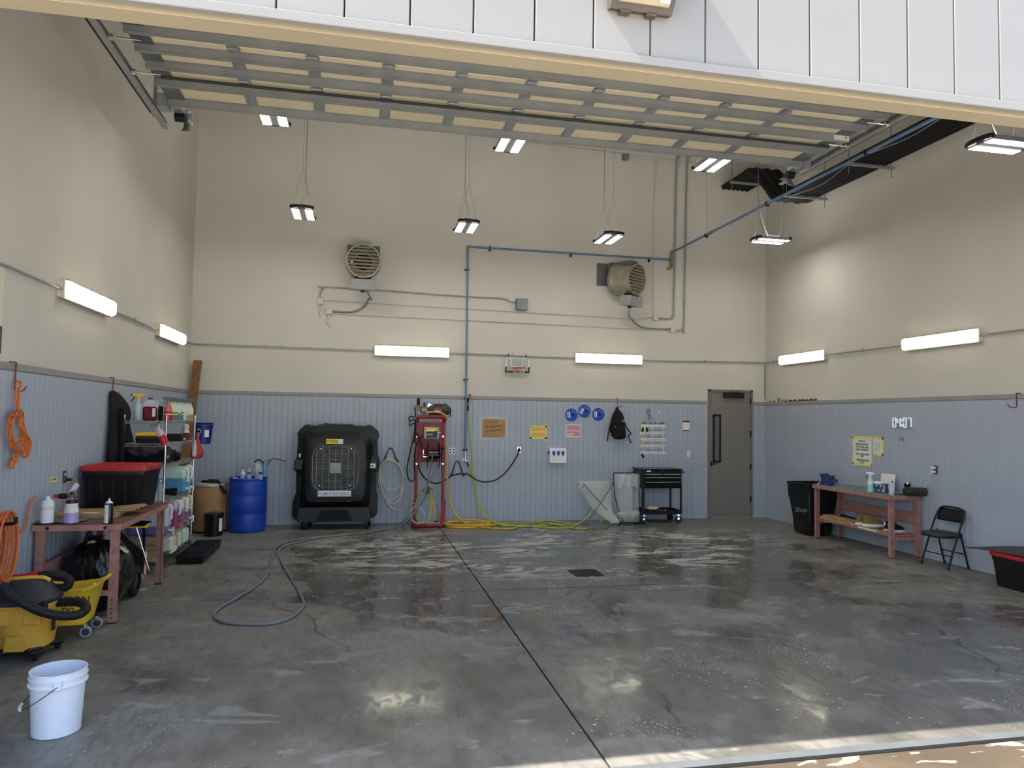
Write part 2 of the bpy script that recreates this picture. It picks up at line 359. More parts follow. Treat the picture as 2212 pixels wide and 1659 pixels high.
    fm = t.m('MAXIMUM', t.m('MAXIMUM', t.m('MULTIPLY', film, .7), t.m('MULTIPLY', bead, .55)), t.m('MULTIPLY', scum, .28))
    col = t.mix(fm, col, lin((188, 188, 180)))
    t.L(col, b.inputs['Base Color'])
    ro = t.m('ADD', t.m('SUBTRACT', .46, t.m('MULTIPLY', wet, .40)), t.m('MULTIPLY', t.m('SUBTRACT', n3, .5), .12))
    ro = t.m('ADD', ro, t.m('MULTIPLY', t.ss(t.noise(t.map(P, (3, 1.2, 1), rot=(0, 0, .35)), 3.2, 8, .6), .42, .66), .16)); ro = t.m('ADD', ro, t.m('MULTIPLY', fm, .35), clamp=True); t.L(ro, b.inputs['Roughness'])
    bp = t.n('ShaderNodeBump'); bp.inputs['Distance'].default_value = .004
    bh = t.m('ADD', t.m('MULTIPLY', t.noise(P, 7, 6), .6), t.m('MULTIPLY', n3, .25)); t.L(bh, bp.inputs['Height'])
    t.L(t.m('SUBTRACT', .34, t.m('MULTIPLY', wet, .24)), bp.inputs['Strength']); t.L(bp.outputs[0], b.inputs['Normal'])
    return m
floor_material('concrete'); floor_material('concrete_outdoor', True)
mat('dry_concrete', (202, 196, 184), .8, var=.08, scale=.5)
mat('sub_base', (38, 37, 35), .9)
fl = MB().box((W/2, YO/2, -.062), (W+.4, -YO+.002, .1)).build('floor', 'sub_base'); tag(fl, 'wet grey concrete floor of the wash bay', 'floor', kind='structure')
JX, JY, G = 4.25, -5.17, .007
for x0, x1 in ((-.2, JX-G), (JX+G, W+.2)):
    for y0, y1 in ((YO, JY-.012), (JY+.012, .2)):
        m = MB(); m.M = Matrix.Translation(-fl.location); m.box(((x0+x1)/2, (y0+y1)/2, -.006), (x1-x0, y1-y0, .012), b=.003); m.build('slab', 'concrete', fl)
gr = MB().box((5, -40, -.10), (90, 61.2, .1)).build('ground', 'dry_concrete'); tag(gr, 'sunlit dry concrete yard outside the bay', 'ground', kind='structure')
# apron slab flush with the floor and the steel angle at the door line
m = MB(); m.box((W/2, -10.06, -.036), (24, 1.4, .06)); o = m.build('apron', 'concrete_outdoor'); tag(o, 'sunlit wet brown apron slab in front of the door', 'ground', kind='structure')
m = MB(); m.box((W/2-1, -9.292, -.004), (9.5, .07, .012), b=.002); o = m.build('trim_1', 'galv_dark'); tag(o, 'steel angle set in the floor at the door line', 'trim', kind='structure')
m = MB(); m.box((W/2-1, -9.344, -.006), (9.5, .032, .008)); o = m.build('trim_2', 'black_rubber'); tag(o, 'black seal groove along the door line', 'trim', kind='structure')
# walls
def wall(name, c, d, label, mt='wall_paint'):
    o = MB().box(c, d).build(name, mt); tag(o, label, 'wall', kind='structure'); return o
wb = wall('wall_back', (W/2, .1, ZC/2), (W+.4, .2, ZC), 'beige back wall above grey board wainscot')
wl = wall('wall_left', (-.1, YO/2, ZC/2), (.2, -YO, ZC), 'beige left wall above grey board wainscot')
wr = wall('wall_right', (W+.1, YO/2, ZC/2), (.2, -YO, ZC), 'beige right wall above grey board wainscot')
ce = MB().box((W/2, YO/2-.1, ZC+.1), (W+.4, -YO+.6, .2)).build('ceiling', 'ceiling_paint'); tag(ce, 'high painted ceiling above the raised door', 'ceiling', kind='structure')
OX0, OX1 = .55, 8.75
wf = thing('wall_front', 'white metal panel front wall above the bay opening', 'wall', (0, YO, 0), kind='structure')
m = MB(wf); m.box((W/2, YO-.09, (ZH+ZC)/2+.01), (W+4, .18, ZC-ZH-.02)); m.box(((OX0-2)/2, YO-.09, ZH/2), (OX0+2, .18, ZH)); m.box(((OX1+W+2)/2, YO-.09, ZH/2), (W+2-OX1, .18, ZH)); m.build('wall_core', 'joint_dark', wf)
m = MB(wf); m.box(((OX0+OX1)/2, YO-.07, ZH+.005), (OX1-OX0, .14, .012)); m.box(((OX0+OX1)/2, YO-.155, ZH+.012), (OX1-OX0, .05, .012)); m.box(((OX0+OX1)/2, YO-.132, ZH+.006), (OX1-OX0, .008, .02), b=.003); m.build('soffit_trim', 'soffit_tan', wf)
m = MB(wf); m.box(((OX0+OX1)/2, YO-.20, ZH+.022), (OX1-OX0+.1, .045, .05), b=.004); m.build('drip_flashing', 'facade_white', wf)
pm = None
for k in range(-13, 21):
    x = 4.045+.329*k
    z0 = ZH+.045 if OX0-.2 < x+.16 < OX1+.2 else 0.0
    mm = MB(); mm.box((0, 0, 0), (.321, .024, ZC-z0), b=.004)
    if z0 and pm is not None: o = copy_of(pm, wf)
    else:
        o = mm.build('panel', 'facade_white', wf)
        if z0: pm = o
    o.location = (x+.1645, -.192, (ZC+z0)/2)
# wainscot boards, each its own piece
BT, BH, BP = .02, 2.24, .1016
mb0 = MB(); mb0.box((0, 0, BH/2+.001), (BP-.0012, BT, BH), b=.0035)
DX0, DX1, DH = 9.575, 10.538, 2.535
def boards(wallo, n, fn, rz, skip=None):
    first = boards.first
    for k in range(n):
        p = fn(k)
        if skip and skip(p): continue
        if boards.first is None: o = mb0.build('board', 'wainscot_paint', wallo); boards.first = o
        else: o = copy_of(boards.first, wallo)
        o.location = Vector(p)-wallo.location; o.rotation_euler = (0, 0, rz)
boards.first = None
boards(wb, 107, lambda k: ((k+.5)*BP, -BT/2, 0), 0, lambda p: DX0-.055 < p[0] < DX1+.055 or p[0] > W-.05)
m = MB(); m.M = Matrix.Translation(-wb.location); m.box((W-.055, -BT/2, BH/2), (.068, BT, BH), b=.003); m.build('board', 'wainscot_paint', wb)
boards(wl, 91, lambda k: (BT/2, -BT-(k+.5)*BP, 0), PI/2)
boards(wr, 91, lambda k: (W-BT/2, -BT-(k+.5)*BP, 0), PI/2)
def cap(wallo, c, d):
    m = MB(); m.M = Matrix.Translation(-wallo.location); m.box(c, d, b=.004); m.build('cap_rail', 'cap_paint', wallo)
cap(wb, (DX0/2-.02, -.016, BH+.032), (DX0-.04, .032, .06)); cap(wb, ((DX1+W)/2, -.016, BH+.032), (W-DX1-.01, .032, .06))
cap(wl, (.016, YO/2-.016, BH+.032), (.032, -YO-.032, .06)); cap(wr, (W-.016, YO/2-.016, BH+.032), (.032, -YO-.032, .06))
# personnel door in the back wall
d = thing('door_1', 'grey steel door with narrow vision window and black closer', 'door', ((DX0+DX1)/2, 0, 0), kind='structure')
m = MB(d); jt = .045
m.box((DX0+jt/2, -.012, DH/2), (jt, .05, DH), b=.004); m.box((DX1-jt/2, -.012, DH/2), (jt, .05, DH), b=.004); m.box(((DX0+DX1)/2, -.012, DH-.025), (DX1-DX0, .05, .05), b=.004); m.build('door_frame', 'frame_grey', d)
lx0, lx1 = DX0+jt+.004, DX1-jt-.004; LW = lx1-lx0
leaf = MB(d).box(((lx0+lx1)/2, -.006, (DH-.05)/2+.006), (LW, .02, DH-.062), b=.002).build('door_leaf', 'door_grey', d)
a = onY(1540.5, 895, -.03); c = onY(1556.5, 999, -.03); wx0, wx1, wz1, wz0 = a.x, c.x+.01, a.z, c.z
m = MB(d)
for q in ((wx0, wx0+.035, wz0, wz1), (wx1-.035, wx1, wz0, wz1), (wx0, wx1, wz0, wz0+.035), (wx0, wx1, wz1-.035, wz1)): m.box(((q[0]+q[1])/2, -.024, (q[2]+q[3])/2), (q[1]-q[0], .018, q[3]-q[2]), b=.003)
m.build('window_frame', 'black_matte', leaf); MB(d).box(((wx0+wx1)/2, -.018, (wz0+wz1)/2), (wx1-wx0-.06, .006, wz1-wz0-.06)).build('pane', 'glass_dark', leaf)
h = onY(1536, 1002, -.03); m = MB(d); m.cyl((h.x, -.014, h.z), (h.x, -.032, h.z), .042, n=20); m.cyl((h.x, -.03, h.z), (h.x, -.06, h.z), .014, n=12); m.tube([(h.x, -.058, h.z), (h.x+.05, -.06, h.z), (h.x+.115, -.05, h.z-.002)], .010, 8, 3); m.build('lever_handle', 'black_gloss', d)
a = onY(1564, 849, -.06); c = onY(1607, 859, -.06); m = MB(d); m.box(((a.x+c.x)/2, -.05, (a.z+c.z)/2), (c.x-a.x, .07, a.z-c.z+.02), b=.008); m.build('door_closer', 'black_plastic', d)
m = MB(d); m.bar(((a.x+c.x)/2, -.09, a.z+.012), ((a.x+c.x)/2-.05, -.05, DH-.012), .02, .01); m.bar(((a.x+c.x)/2, -.09, a.z+.02), ((a.x+c.x)/2+.14, -.06, DH-.02), .02, .008); m.build('closer_arm', 'black_plastic', d)
for pyy in (867, 937, 1008, 1078): z = onY(1620.5, pyy, -.03).z; MB(d).box((lx1+.002, -.028, z), (.022, .03, .115), b=.003).build('hinge', 'black_gloss', d)
# floor drain grate
g = thing('drain_grate', 'square black iron drain grate set in the wet floor', 'drain', (5.645, -4.46, .0))
m = MB(); 
for s in (-1, 1): m.box((s*.165, 0, .004), (.03, .36, .008)); m.box((0, s*.165, .004), (.30, .03, .008))
m.build('grate_frame', 'drain_iron', g)
MB().box((0, 0, .001), (.30, .30, .002)).build('drain_pit', 'black_matte', g)
b0 = None
for k in range(7):
    if b0 is None: b0 = MB().box((0, 0, .0045), (.018, .30, .006)).build('grate_bar', 'drain_iron', g)
    else: copy_of(b0, g).location = ((-.125+.042*k), 0, 0)
b0.location = (-.125, 0, 0)
for s in (-1, 1): MB().bar((-.15, -.15*s, .0055), (.15, .15*s, .0055), .02, .006).build('cross_bar', 'drain_iron', g)
# ================================================================ OVERHEAD DOOR
ZP, ZS = 5.308, 5.22; DXL, DXR = .74, 8.42; SL = -.0
od = thing('overhead_door', 'raised sectional overhead door, tan panels with galvanised struts', 'garage door', ((DXL+DXR)/2, -4.85, ZS))
SY = [-4.886, -5.359, -5.74, -6.073, -6.40, -6.75, -7.1, -7.45]
secs = [(-4.84, -5.52), (-5.53, -6.19), (-6.20, -6.86), (-6.87, -7.53)]
for y0, y1 in secs: MB(od).box(((DXL+DXR)/2, (y0+y1)/2, ZP+.025), (DXR-DXL, y0-y1, .05), b=.006).build('section_panel', 'door_tan', od)
def strut(m, y):
    L = DXR-DXL-.02; xc = (DXL+DXR)/2
    m.box((xc, y+.002, (ZS+ZP)/2), (L, .004, ZP-ZS)); m.box((xc, y+.012, ZS+.002), (L, .02, .004)); m.box((xc, y-.004, ZS+.012), (L, .01, .006))
    m.box((xc, y-.012, ZP-.004), (L, .03, .006))
for y in SY: m = MB(od); strut(m, y); m.build('strut', 'galv', od)
SX = [1.62+.7135*k for k in range(9)]
for i, (y0, y1) in enumerate(secs):
    for x in SX: m = MB(od); m.box((x, (y0+y1)/2, ZP-.006), (.085, y0-y1-.01, .012), b=.002); m.box((x-.05, (y0+y1)/2, ZP-.003), (.02, y0-y1-.01, .006)); m.box((x+.05, (y0+y1)/2, ZP-.003), (.02, y0-y1-.01, .006)); m.build('stile', 'galv', od)
    for x in (DXL+.09, DXR-.09): MB(od).box((x, (y0+y1)/2, ZP-.008), (.18, y0-y1-.01, .014), b=.002).build('end_stile', 'galv_dark', od)
for y in (secs[0][1], secs[1][1], secs[2][1]):
    for x in SX: m = MB(od); m.box((x, y-.03, ZP-.018), (.08, .10, .008)); m.cyl((x-.05, y-.005, ZP-.028), (x+.05, y-.005, ZP-.028), .011, n=8); m.build('hinge', 'galv', od)
    m = MB(od); m.cyl((DXL+.1, y-.005, ZS+.02), (DXR-.1, y-.005, ZS+.02), .016, n=10); m.build('seal_rod', 'dark_grey', od) if y == secs[0][1] else None
    for x, s in ((DXL, -1), (DXR, 1)): m = MB(od); m.cyl((x-.1*s, y, ZP-.04), (x+.16*s, y, ZP-.04), .009, n=8); m.cyl((x+.13*s, y, ZP-.04), (x+.165*s, y, ZP-.04), .03, n=14); m.build('roller', 'chrome', od)
for x, s in ((DXL, -1), (DXR, 1)):
    m = MB(od); xx = x-.02*s
    m.box((xx-.07*s, -4.80, ZS+.06), (.12, .16, .15), b=.006); m.box((xx+.07*s, -4.80, ZS+.06), (.11, .16, .15), b=.006); m.build('corner_bracket', 'galv', od)
    m = MB(od); m.grid(lambda u, v: (xx-.1*s+.09*v, -4.74+.1*math.sin(u*PI), ZS+.03-.24*u), 8, 2); m.build('bumper_spring', 'steel_grey', od, solid=.006)
    m = MB(od); m.cyl((xx-.12*s, -4.70, ZS-.05), (xx-.02*s, -4.70, ZS-.05), .05, n=16); m.build('pulley', 'metal_dark', od)
a = onY(1823, 305, -5.79); m = MB(od); m.box((a.x, -5.746, ZS+.05), (.2, .004, .085)); m.build('maker_label', 'paper', od)
MB(od).box((a.x+.055, -5.749, ZS+.05), (.02, .002, .02)).build('label_mark', 'red_plastic', od)
def track(x, s, lab):
    t = thing('overhead_track', lab, 'track', (x, -6, ZS), group='overhead door tracks')
    y1, y0 = -4.08, -8.9
    m = MB(t); m.box((x, (y0+y1)/2, ZS+.075), (.006, y1-y0, .075)); m.box((x-.025*s, (y0+y1)/2, ZS+.112), (.05, y1-y0, .005)); m.box((x-.03*s, (y0+y1)/2, ZS+.038), (.06, y1-y0, .005)); m.box((x-.058*s, (y0+y1)/2, ZS+.045), (.005, y1-y0, .02)); m.build('track_channel', 'galv', t)
    m = MB(t); m.box((x+.03*s, (y0+y1-.4)/2, ZS+.10), (.006, y1-y0-.4, .11)); m.box((x+.055*s, (y0+y1-.4)/2, ZS+.155), (.05, y1-y0-.4, .006)); m.build('track_angle', 'galv_dark', t)
    for y in (-4.22, -7.2): m = MB(t); m.box((x+.06*s, y, (ZS+ZC)/2+.06), (.04, .005, ZC-ZS-.12)); m.box((x+.08*s, y+.02, (ZS+ZC)/2+.06), (.005, .04, ZC-ZS-.12)); m.build('hanger_angle', 'galv', t)
track(.50, -1, 'galvanised door track along the left wall side'); track(8.62, 1, 'galvanised door track beside the blue air pipe')
# exterior wall pack above the opening
f = thing('flood_light', 'dark bronze floodlight mounted on the white panel wall', 'light', (4.30, YO-.204, 4.14))
m = MB(f); X0, X1 = 4.12, 4.475; Yw = YO-.205
m.loft([[Vector((x, Yw, 4.14)), Vector((x, Yw-.05, 4.125)), Vector((x, Yw-.36, 4.44)), Vector((x, Yw-.36, 4.62)), Vector((x, Yw, 4.62))] for x in (X0, X1)]); m.build('housing', 'bronze', f, ang=20)
dn = Vector((0, -.31, .315)).normalized(); nn = Vector((0, -.315, -.31)).normalized(); o0 = Vector(((X0+X1)/2, Yw-.205, 4.2825))+nn*.004
R = Matrix((Vector((1, 0, 0)), dn, dn.cross(Vector((1, 0, 0))).normalized())).transposed(); R = Matrix((Vector((1, 0, 0)), dn, Vector((1, 0, 0)).cross(dn))).transposed()
MB(f).box(o0+nn*.008, (.29, .36, .02), R, b=.006).build('lens', 'fixture_lens', f)
m = MB(f); m.box(o0+nn*.02-dn*.02, (.21, .22, .004), R); m.build('led_board', 'bronze', f)
for k in range(8): MB(f).box(o0+nn*.024+Vector(((-.075+.05*(k % 4)), 0, 0))+dn*(-.09+.05*(k//4)), (.03, .03, .004), R).build('led_cell', 'offwhite', f)
MB(f).box(o0+nn*.02+Vector((.11, 0, 0))-dn*.14, (.055, .035, .004), R).build('rating_label', 'paper', f)
for x in (4.21, 4.36): MB(f).box((x, Yw-.03, 4.124), (.06, .05, .02), b=.004).build('latch_tab', 'bronze', f)
# ================================================================ LAMPS AND UPPER WALL
def led_bay(loc, along_x, label):
    t = thing('high_bay_light', label, 'light', loc, PI/2 if along_x else 0, group='suspended LED high bay lights')
    m = MB(); m.box((0, 0, .022), (.31, .56, .052), b=.004); m.build('housing', 'grey_plastic', t); MB().box((0, 0, .0485), (.2, .5, .003)).build('added_fill_strip', 'fill_glow', t)  # unseen glowing strip added on the housing to brighten ceiling and upper walls
    for s in (-1, 1):
        m = MB(); m.box((s*.098, 0, -.001), (.098, .55, .012)); l = m.build('led_module', 'led', t)
        m = MB(); m.box((s*.098, 0, -.0075), (.007, .55, .002)); m.build('module_divider', 'grey_plastic', l)
        m = MB(); m.tube([(-.14, s*.30, .025), (.14, s*.30, .025)], .001, 6)
        m = MB(); m.lathe([(.001, -.02), (.16, -.022), (.175, -.012), (.178, .012), (.165, .026), (.001, .028)], (0, s*.285, .028), 24, 1, .32); m.build('end_cap', 'black_plastic', t)
        m = MB()
        for q in (-1, 1): m.tube([(q*.13, s*.24, .045), (q*.005, s*.24, .62)], .0025, 5)
        m.tube([(0, s*.24, .62), (0, s*.24, ZC-loc[2])], .0028, 5); m.build('suspension_wire', 'steel_grey', t)
    MB().box((0, -.05, .095), (.09, .2, .045), b=.008).build('driver_box', 'dark_grey', t)
    m = MB(); m.tube([(0, .05, .08), (.03, .12, .3), (.01, .22, .62), (.008, .236, 1.2), (.006, .236, ZC-loc[2])], .005, 6, 5); m.build('power_cable', 'grey_plastic', t)
    return t
for px, py, y, ax, lb in ((655, 463, -1.9, 0, 'suspended LED high bay light left of the blue pipe, hung low near the back wall'), (1007, 492, -1.9, 0, 'suspended LED high bay light right above the blue pipe corner'), (1314, 517, -1.9, 0, 'suspended LED high bay light above the angled heater'),
        (590, 250, -4.42, 0, 'LED high bay light at the raised door edge, leftmost of three'), (1104, 310, -4.42, 0, 'LED high bay light at the raised door edge, middle of three'), (1541, 354, -4.42, 0, 'LED high bay light at the raised door edge, nearest the black pipes'),
        (1665, 521, -1.9, 1, 'crosswise LED high bay light hung beside the back right corner'), (2166, 316, -7.0, 1, 'crosswise LED high bay light under the right end of the header')):
    p = onY(px, py, y); led_bay((p.x, y, p.z), ax, lb)
def tube_light(c, along, nrm, L, label):
    c = Vector(c); t = thing('strip_light', label, 'light', c, 0, group='wall mounted vapour tight strip lights')
    a, n = Vector(along), Vector(nrm); R = Matrix((a, n, a.cross(n))).transposed()
    m = MB(t); 
    prof = [(-.07, 0), (.07, 0), (.085, .055), (-.085, .055)]
    m.loft([[c+a*s*L/2+Vector((0, 0, 1))*q[0]+n*q[1] for q in prof] for s in (-1, 1)]); m.build('housing', 'offwhite', t)
    m = MB(t); m.box(c+n*.062, (L+.02, .014, .19), R, b=.005); m.build('rim', 'offwhite', t)
    m = MB(t); pr = [(-.085, .066), (-.082, .10), (-.055, .125), (.055, .125), (.082, .10), (.085, .066)]
    rings = []
    for s, k in ((-1, .72), (-.965, 1), (.965, 1), (1, .72)): rings.append([c+a*s*(L/2-.006)+Vector((0, 0, 1))*q[0]*(.97 if k < 1 else 1)+n*(.066+(q[1]-.066)*k) for q in pr])
    m.loft(rings); m.build('lens', 'tube_lens', t)
    for k in range(5):
        for s in (-1, 1): MB(t).box(c+a*(-L/2+.08+k*(L-.16)/4)+n*.066+Vector((0, 0, s*.098)), (.035, .03, .014), R, b=.002).build('latch', 'steel_grey', t)
    for s in (-1, 1): MB(t).cyl(c+a*s*(L/2)+n*.03, c+a*s*(L/2+.035)+n*.03, .016, n=12).build('conduit_hub', 'galv', t)
LL = 1.33
b1 = onY(891, 759, -.1); b2 = onY(1317, 775, -.1)
tube_light((b1.x, 0, b1.z), (1, 0, 0), (0, -1, 0), LL, 'lit strip light on the back wall, left of the blue pipe')
tube_light((b2.x, 0, b2.z), (1, 0, 0), (0, -1, 0), LL, 'lit strip light on the back wall under the angled heater')
yl = [(onX(203, 648, .1).y+.0, onX(203, 648, .1).z), (onX(377, 724, .1).y, onX(377, 724, .1).z)]
tube_light((0, yl[0][0], yl[0][1]), (0, 1, 0), (1, 0, 0), LL, 'lit strip light on the left wall, nearer the camera')
tube_light((0, yl[1][0], yl[1][1]), (0, 1, 0), (1, 0, 0), LL, 'lit strip light on the left wall next to the back corner')
yr = [(onX(1727, 773, W-.1).y, onX(1727, 773, W-.1).z), (onX(2023, 735, W-.1).y, onX(2023, 735, W-.1).z)]
tube_light((W, yr[0][0], yr[0][1]), (0, 1, 0), (-1, 0, 0), LL, 'lit strip light on the right wall next to the back corner')
tube_light((W, yr[1][0], yr[1][1]), (0, 1, 0), (-1, 0, 0), LL, 'lit strip light on the right wall, nearer the camera')
# conduit linking the strip lights
def conduit(name, pts, r, label, mt='galv', sub=0, clips=None, cat='conduit', grp=None):
    t = thing(name, label, cat, Vector(pts[len(pts)//2]), group=grp)
    MB(t).tube(pts, r, 8, sub).build('pipe', mt, t)
    for c, n in clips or []:
        MB(t).box(c, n, b=.003).build('clip', mt, t)
    return t
zc = (b1.z+b2.z)/2; e = LL/2+.036; ct = .03
def lk(p0, p1, lab): 
    p0, p1 = Vector(p0), Vector(p1); md = (p0+p1)/2; d = (p1-p0).normalized()
    conduit('conduit', [p0, p1], .0125, lab, clips=[(md+Vector((0, 0, .008)), (.02+abs(d.x)*.015, .02+abs(d.y)*.015, .06))], grp='conduit runs joining the strip lights')
lk((ct, -9.0, yl[0][1]+.0), (ct, yl[0][0]-e, yl[0][1]), 'grey conduit running from the left edge to the nearer left strip light')
lk((ct, yl[0][0]+e, yl[0][1]), (ct, yl[1][0]-e, yl[1][1]), 'grey conduit between the two left wall strip lights')
conduit('conduit', [(ct, yl[1][0]+e, yl[1][1]), (.06, -.04, b1.z+.01), (.3, -ct, b1.z+.008), (b1.x-e, -ct, b1.z)], .0125, 'grey conduit turning the back left corner to the back wall', sub=4, grp='conduit runs joining the strip lights', clips=[((1.2, -.02, b1.z+.012), (.03, .03, .05))])
lk((b1.x+e, -ct, b1.z), (b2.x-e, -ct, b2.z), 'grey conduit between the two back wall strip lights, behind the hoop')
lk((b2.x+e, -ct, b2.z), (W-.04, -ct, yr[0][1]-.0), 'grey conduit from the back wall strip light to the right corner')
lk((W-ct, -.05, yr[0][1]), (W-ct, yr[0][0]+e, yr[0][1]), 'short grey conduit in the back right corner')
lk((W-ct, yr[0][0]-e, yr[0][1]), (W-ct, yr[1][0]+e, yr[1][1]), 'grey conduit between the two right wall strip lights')
lk((W-ct, yr[1][0]-e, yr[1][1]), (W-ct, -9.0, yr[1][1]), 'grey conduit leaving the nearer right strip light toward the opening')
# bungee strap hung from the corner conduit
a = onY(1652.5, 789, -.05); b = onY(1653, 860, -.05)
t = thing('bungee_cord', 'thin green bungee cord hanging in the back right corner', 'cord', (a.x, -.05, b.z)); MB(t).tube([(a.x, -.05, a.z), (a.x, -.05, b.z)], .009, 8).build('strap', 'green_dark', t)
for z, s in ((a.z, 1), (b.z, -1)): MB(t).tube([(a.x, -.05, z), (a.x, -.05, z+.03*s), (a.x+.015, -.05, z+.045*s), (a.x+.028, -.05, z+.03*s)], .004, 6, 4).build('hook', 'metal_dark', t)
# wall boxes and power conduits of the heaters
def jbox(px, py, s, mt, label, T=.06):
    c = onY(px, py, -T/2); o = MB().box((c.x, -T/2, c.z), (s[0], T, s[1]), b=.008).build('junction_box', mt); tag(o, label, 'junction box', 'electrical boxes on the back wall'); return c
J1 = jbox(692, 650, (.115, .115), 'wall_paint', 'beige junction box below left of the straight heater, upper one'); J2 = jbox(711, 672, (.115, .115), 'wall_paint', 'beige junction box below left of the straight heater, lower one')
J3 = jbox(1416, 687, (.10, .10), 'wall_paint', 'beige junction box right of the angled heater, upper one'); J4 = jbox(1453, 713, (.10, .10), 'wall_paint', 'beige junction box right of the angled heater, lower one')
JG = jbox(1127, 658, (.215, .215), 'steel_grey', 'grey steel box on the back wall above the hoop', .11)
JT = jbox(1351, 339, (.12, .11), 'steel_grey', 'small grey box high on the back wall at the door edge', .1)
B = lambda px, py, t=.03: onY(px, py, -t)
GP = 'heater supply conduits'
conduit('conduit', [(J1.x-.01, -.03, J1.z+.058), B(692, 633), B(699, 622), B(712, 620), B(1000, 640), B(1085, 645), B(1100, 651), (JG.x-.11, -.03, JG.z+.04)], .0125, 'grey conduit bending from the upper left box over to the grey steel box', sub=5, grp=GP)
conduit('conduit', [(J1.x+.058, -.02, J1.z+.02), B(1380, 689, .02), (J3.x-.05, -.02, J3.z+.015)], .011, 'painted conduit between the upper junction boxes', 'wall_paint', grp=GP)
conduit('conduit', [(J2.x+.058, -.02, J2.z-.03), B(756, 679, .02), B(1420, 712, .02), (J4.x-.05, -.02, J4.z)], .011, 'painted conduit between the lower junction boxes', 'wall_paint', grp=GP)
conduit('conduit', [(J1.x, -.03, J1.z-.058), B(690, 672), B(693, 684, .005)], .014, 'short painted pipe curving into the wall under the upper left box', 'wall_paint', 4, grp=GP)
conduit('conduit', [(J2.x, -.03, J2.z-.058), B(707, 695), B(714, 707, .005)], .014, 'short painted pipe curving into the wall under the lower left box', 'wall_paint', 4, grp=GP)
def vert(px0, px1, pyb, J, lab):
    top = B(px0, 352); bot = B(px1, pyb)
    conduit('conduit', [(top.x+.10, -.10, ZC-.01), (top.x+.06, -.05, top.z+.12), (top.x, -.03, top.z-.05), (bot.x, -.03, bot.z), (bot.x-.03, -.03, J.z+.06), (bot.x-.11, -.03, J.z), (J.x+.05, -.03, J.z)], .0165, lab, 'galv', 6, grp=GP, clips=[((top.x+(bot.x-top.x)*q, -.02, top.z+(bot.z-top.z)*q), (.045, .035, .03)) for q in (.35, .62, .9)])
vert(1461, 1456, 655, J3, 'tall grey conduit dropping from the ceiling to the upper right box'); vert(1484, 1478, 690, J4, 'tall grey conduit dropping from the ceiling to the lower right box')
a, b = B(1416, 345, .02), B(1411, 660, .02); conduit('conduit', [(a.x+.05, -.05, ZC-.01), (a.x, -.02, a.z), (b.x, -.02, b.z), (J3.x-.02, -.02, J3.z+.05)], .011, 'thin painted conduit from the ceiling beside the angled heater', 'wall_paint', 3, grp=GP)
a, b = B(1120, 306, .03), B(1512, 355, .03); conduit('conduit', [(a.x, -.03, a.z), (b.x, -.03, b.z)], .012, 'painted conduit high along the back wall below the door edge', 'wall_paint', grp=GP, clips=[((a.x+.5, -.02, a.z-.01), (.03, .03, .05))])
# heaters
def heater(px, py, ang, label):
    c = onY(px, py, -.55); t = thing('unit_heater', label, 'heater', (c.x, 0, c.z-.6))
    base = Vector((c.x, 0, c.z)); ax = Vector((math.sin(ang), -math.cos(ang), -.10)).normalized(); rt = Vector((math.cos(ang), math.sin(ang), 0)); up = rt.cross(ax)*-1
    up = ax.cross(rt); up = up if up.z > 0 else -up
    R = Matrix((rt, -ax, up)).transposed(); fc = c-Vector((0, 0, 0)); r = .285; back = fc-ax*.46
    wx = back.x-(.06 if ang else 0)
    MB(t).box((wx, -.006, c.z+.17), (.58, .012, .44), b=.003).build('mount_plate', 'galv_dark', t)
    m = MB(t); m.bar((wx, -.01, c.z+.30), (back.x+.0, back.y+.05, c.z+.31), .20, .16); m.bar(Vector((back.x, back.y+.02, c.z+.31)), fc-ax*.10+up*.31, .24, .09); m.build('mount_bracket', 'galv_dark' if ang else 'galv', t)
    R2 = Matrix((rt, up, ax)).transposed()
    m = MB(t); m.lathe([(r*1.02, -.48), (r*1.06, -.44), (r*1.06, -.40), (r, -.38), (r*.985, -.05), (r*1.03, -.02), (r*1.03, 0), (r*.94, 0), (r*.94, -.30), (.02, -.31)], fc, 40, R=R2, caps=False); m.build('barrel', 'olive_heater', t)
    MB(t).lathe([(.001, -.2), (.10, -.19), (.14, -.24), (.14, -.3)], fc, 20, R=R2).build('fan_motor', 'metal_dark', t)
    m = MB(t); m.lathe([(.19, -.15), (.20, -.145), (.21, -.15), (.20, -.155), (.19, -.15)], fc, 28, R=R2, caps=False); m.build('heating_coil', 'chrome', t)
    for k in range(9):
        h = (-4+k)*.058; w = math.sqrt(max(.001, (r*.94)**2-h*h))
        R3 = R2 @ Matrix.Rotation(.7, 3, 'X')
        MB(t).box(fc+up*h-ax*.025, (w*2, .036, .006), R3).build('louvre', 'heater_slat', t)
    b0 = fc-ax*.10-up*(.40)
    MB(t).box(b0+Vector((0, 0, -.0)), (.40, .24, .17), R, b=.006).build('control_box', 'grey_plastic', t)
    MB(t).box(b0-up*.088, (.42, .26, .02), R, b=.004).build('box_lid', 'grey_plastic', t)
    MB(t).box(fc-ax*.1-up*.30, (.27, .16, .05), R).build('box_neck', 'black_matte', t)
    MB(t).box(b0-up*.115-ax*.02, (.07, .05, .045), R, b=.006).build('cable_gland', 'black_plastic', t)
    return b0-up*.13
g1 = heater(785, 563, 0.0, 'round electric unit heater facing straight out on the back wall')
g2 = heater(1377, 604, .62, 'round electric unit heater turned toward the right wall')
conduit('flexible_conduit', [g1+Vector((.07, 0, .02)), g1+Vector((.16, .05, -.12)), B(798, 645, .12), B(785, 664, .06), B(757, 674, .03), (J2.x+.057, -.03, J2.z)], .016, 'flexible grey conduit looping from the straight heater to its box', 'steel_grey', 6, grp=GP)
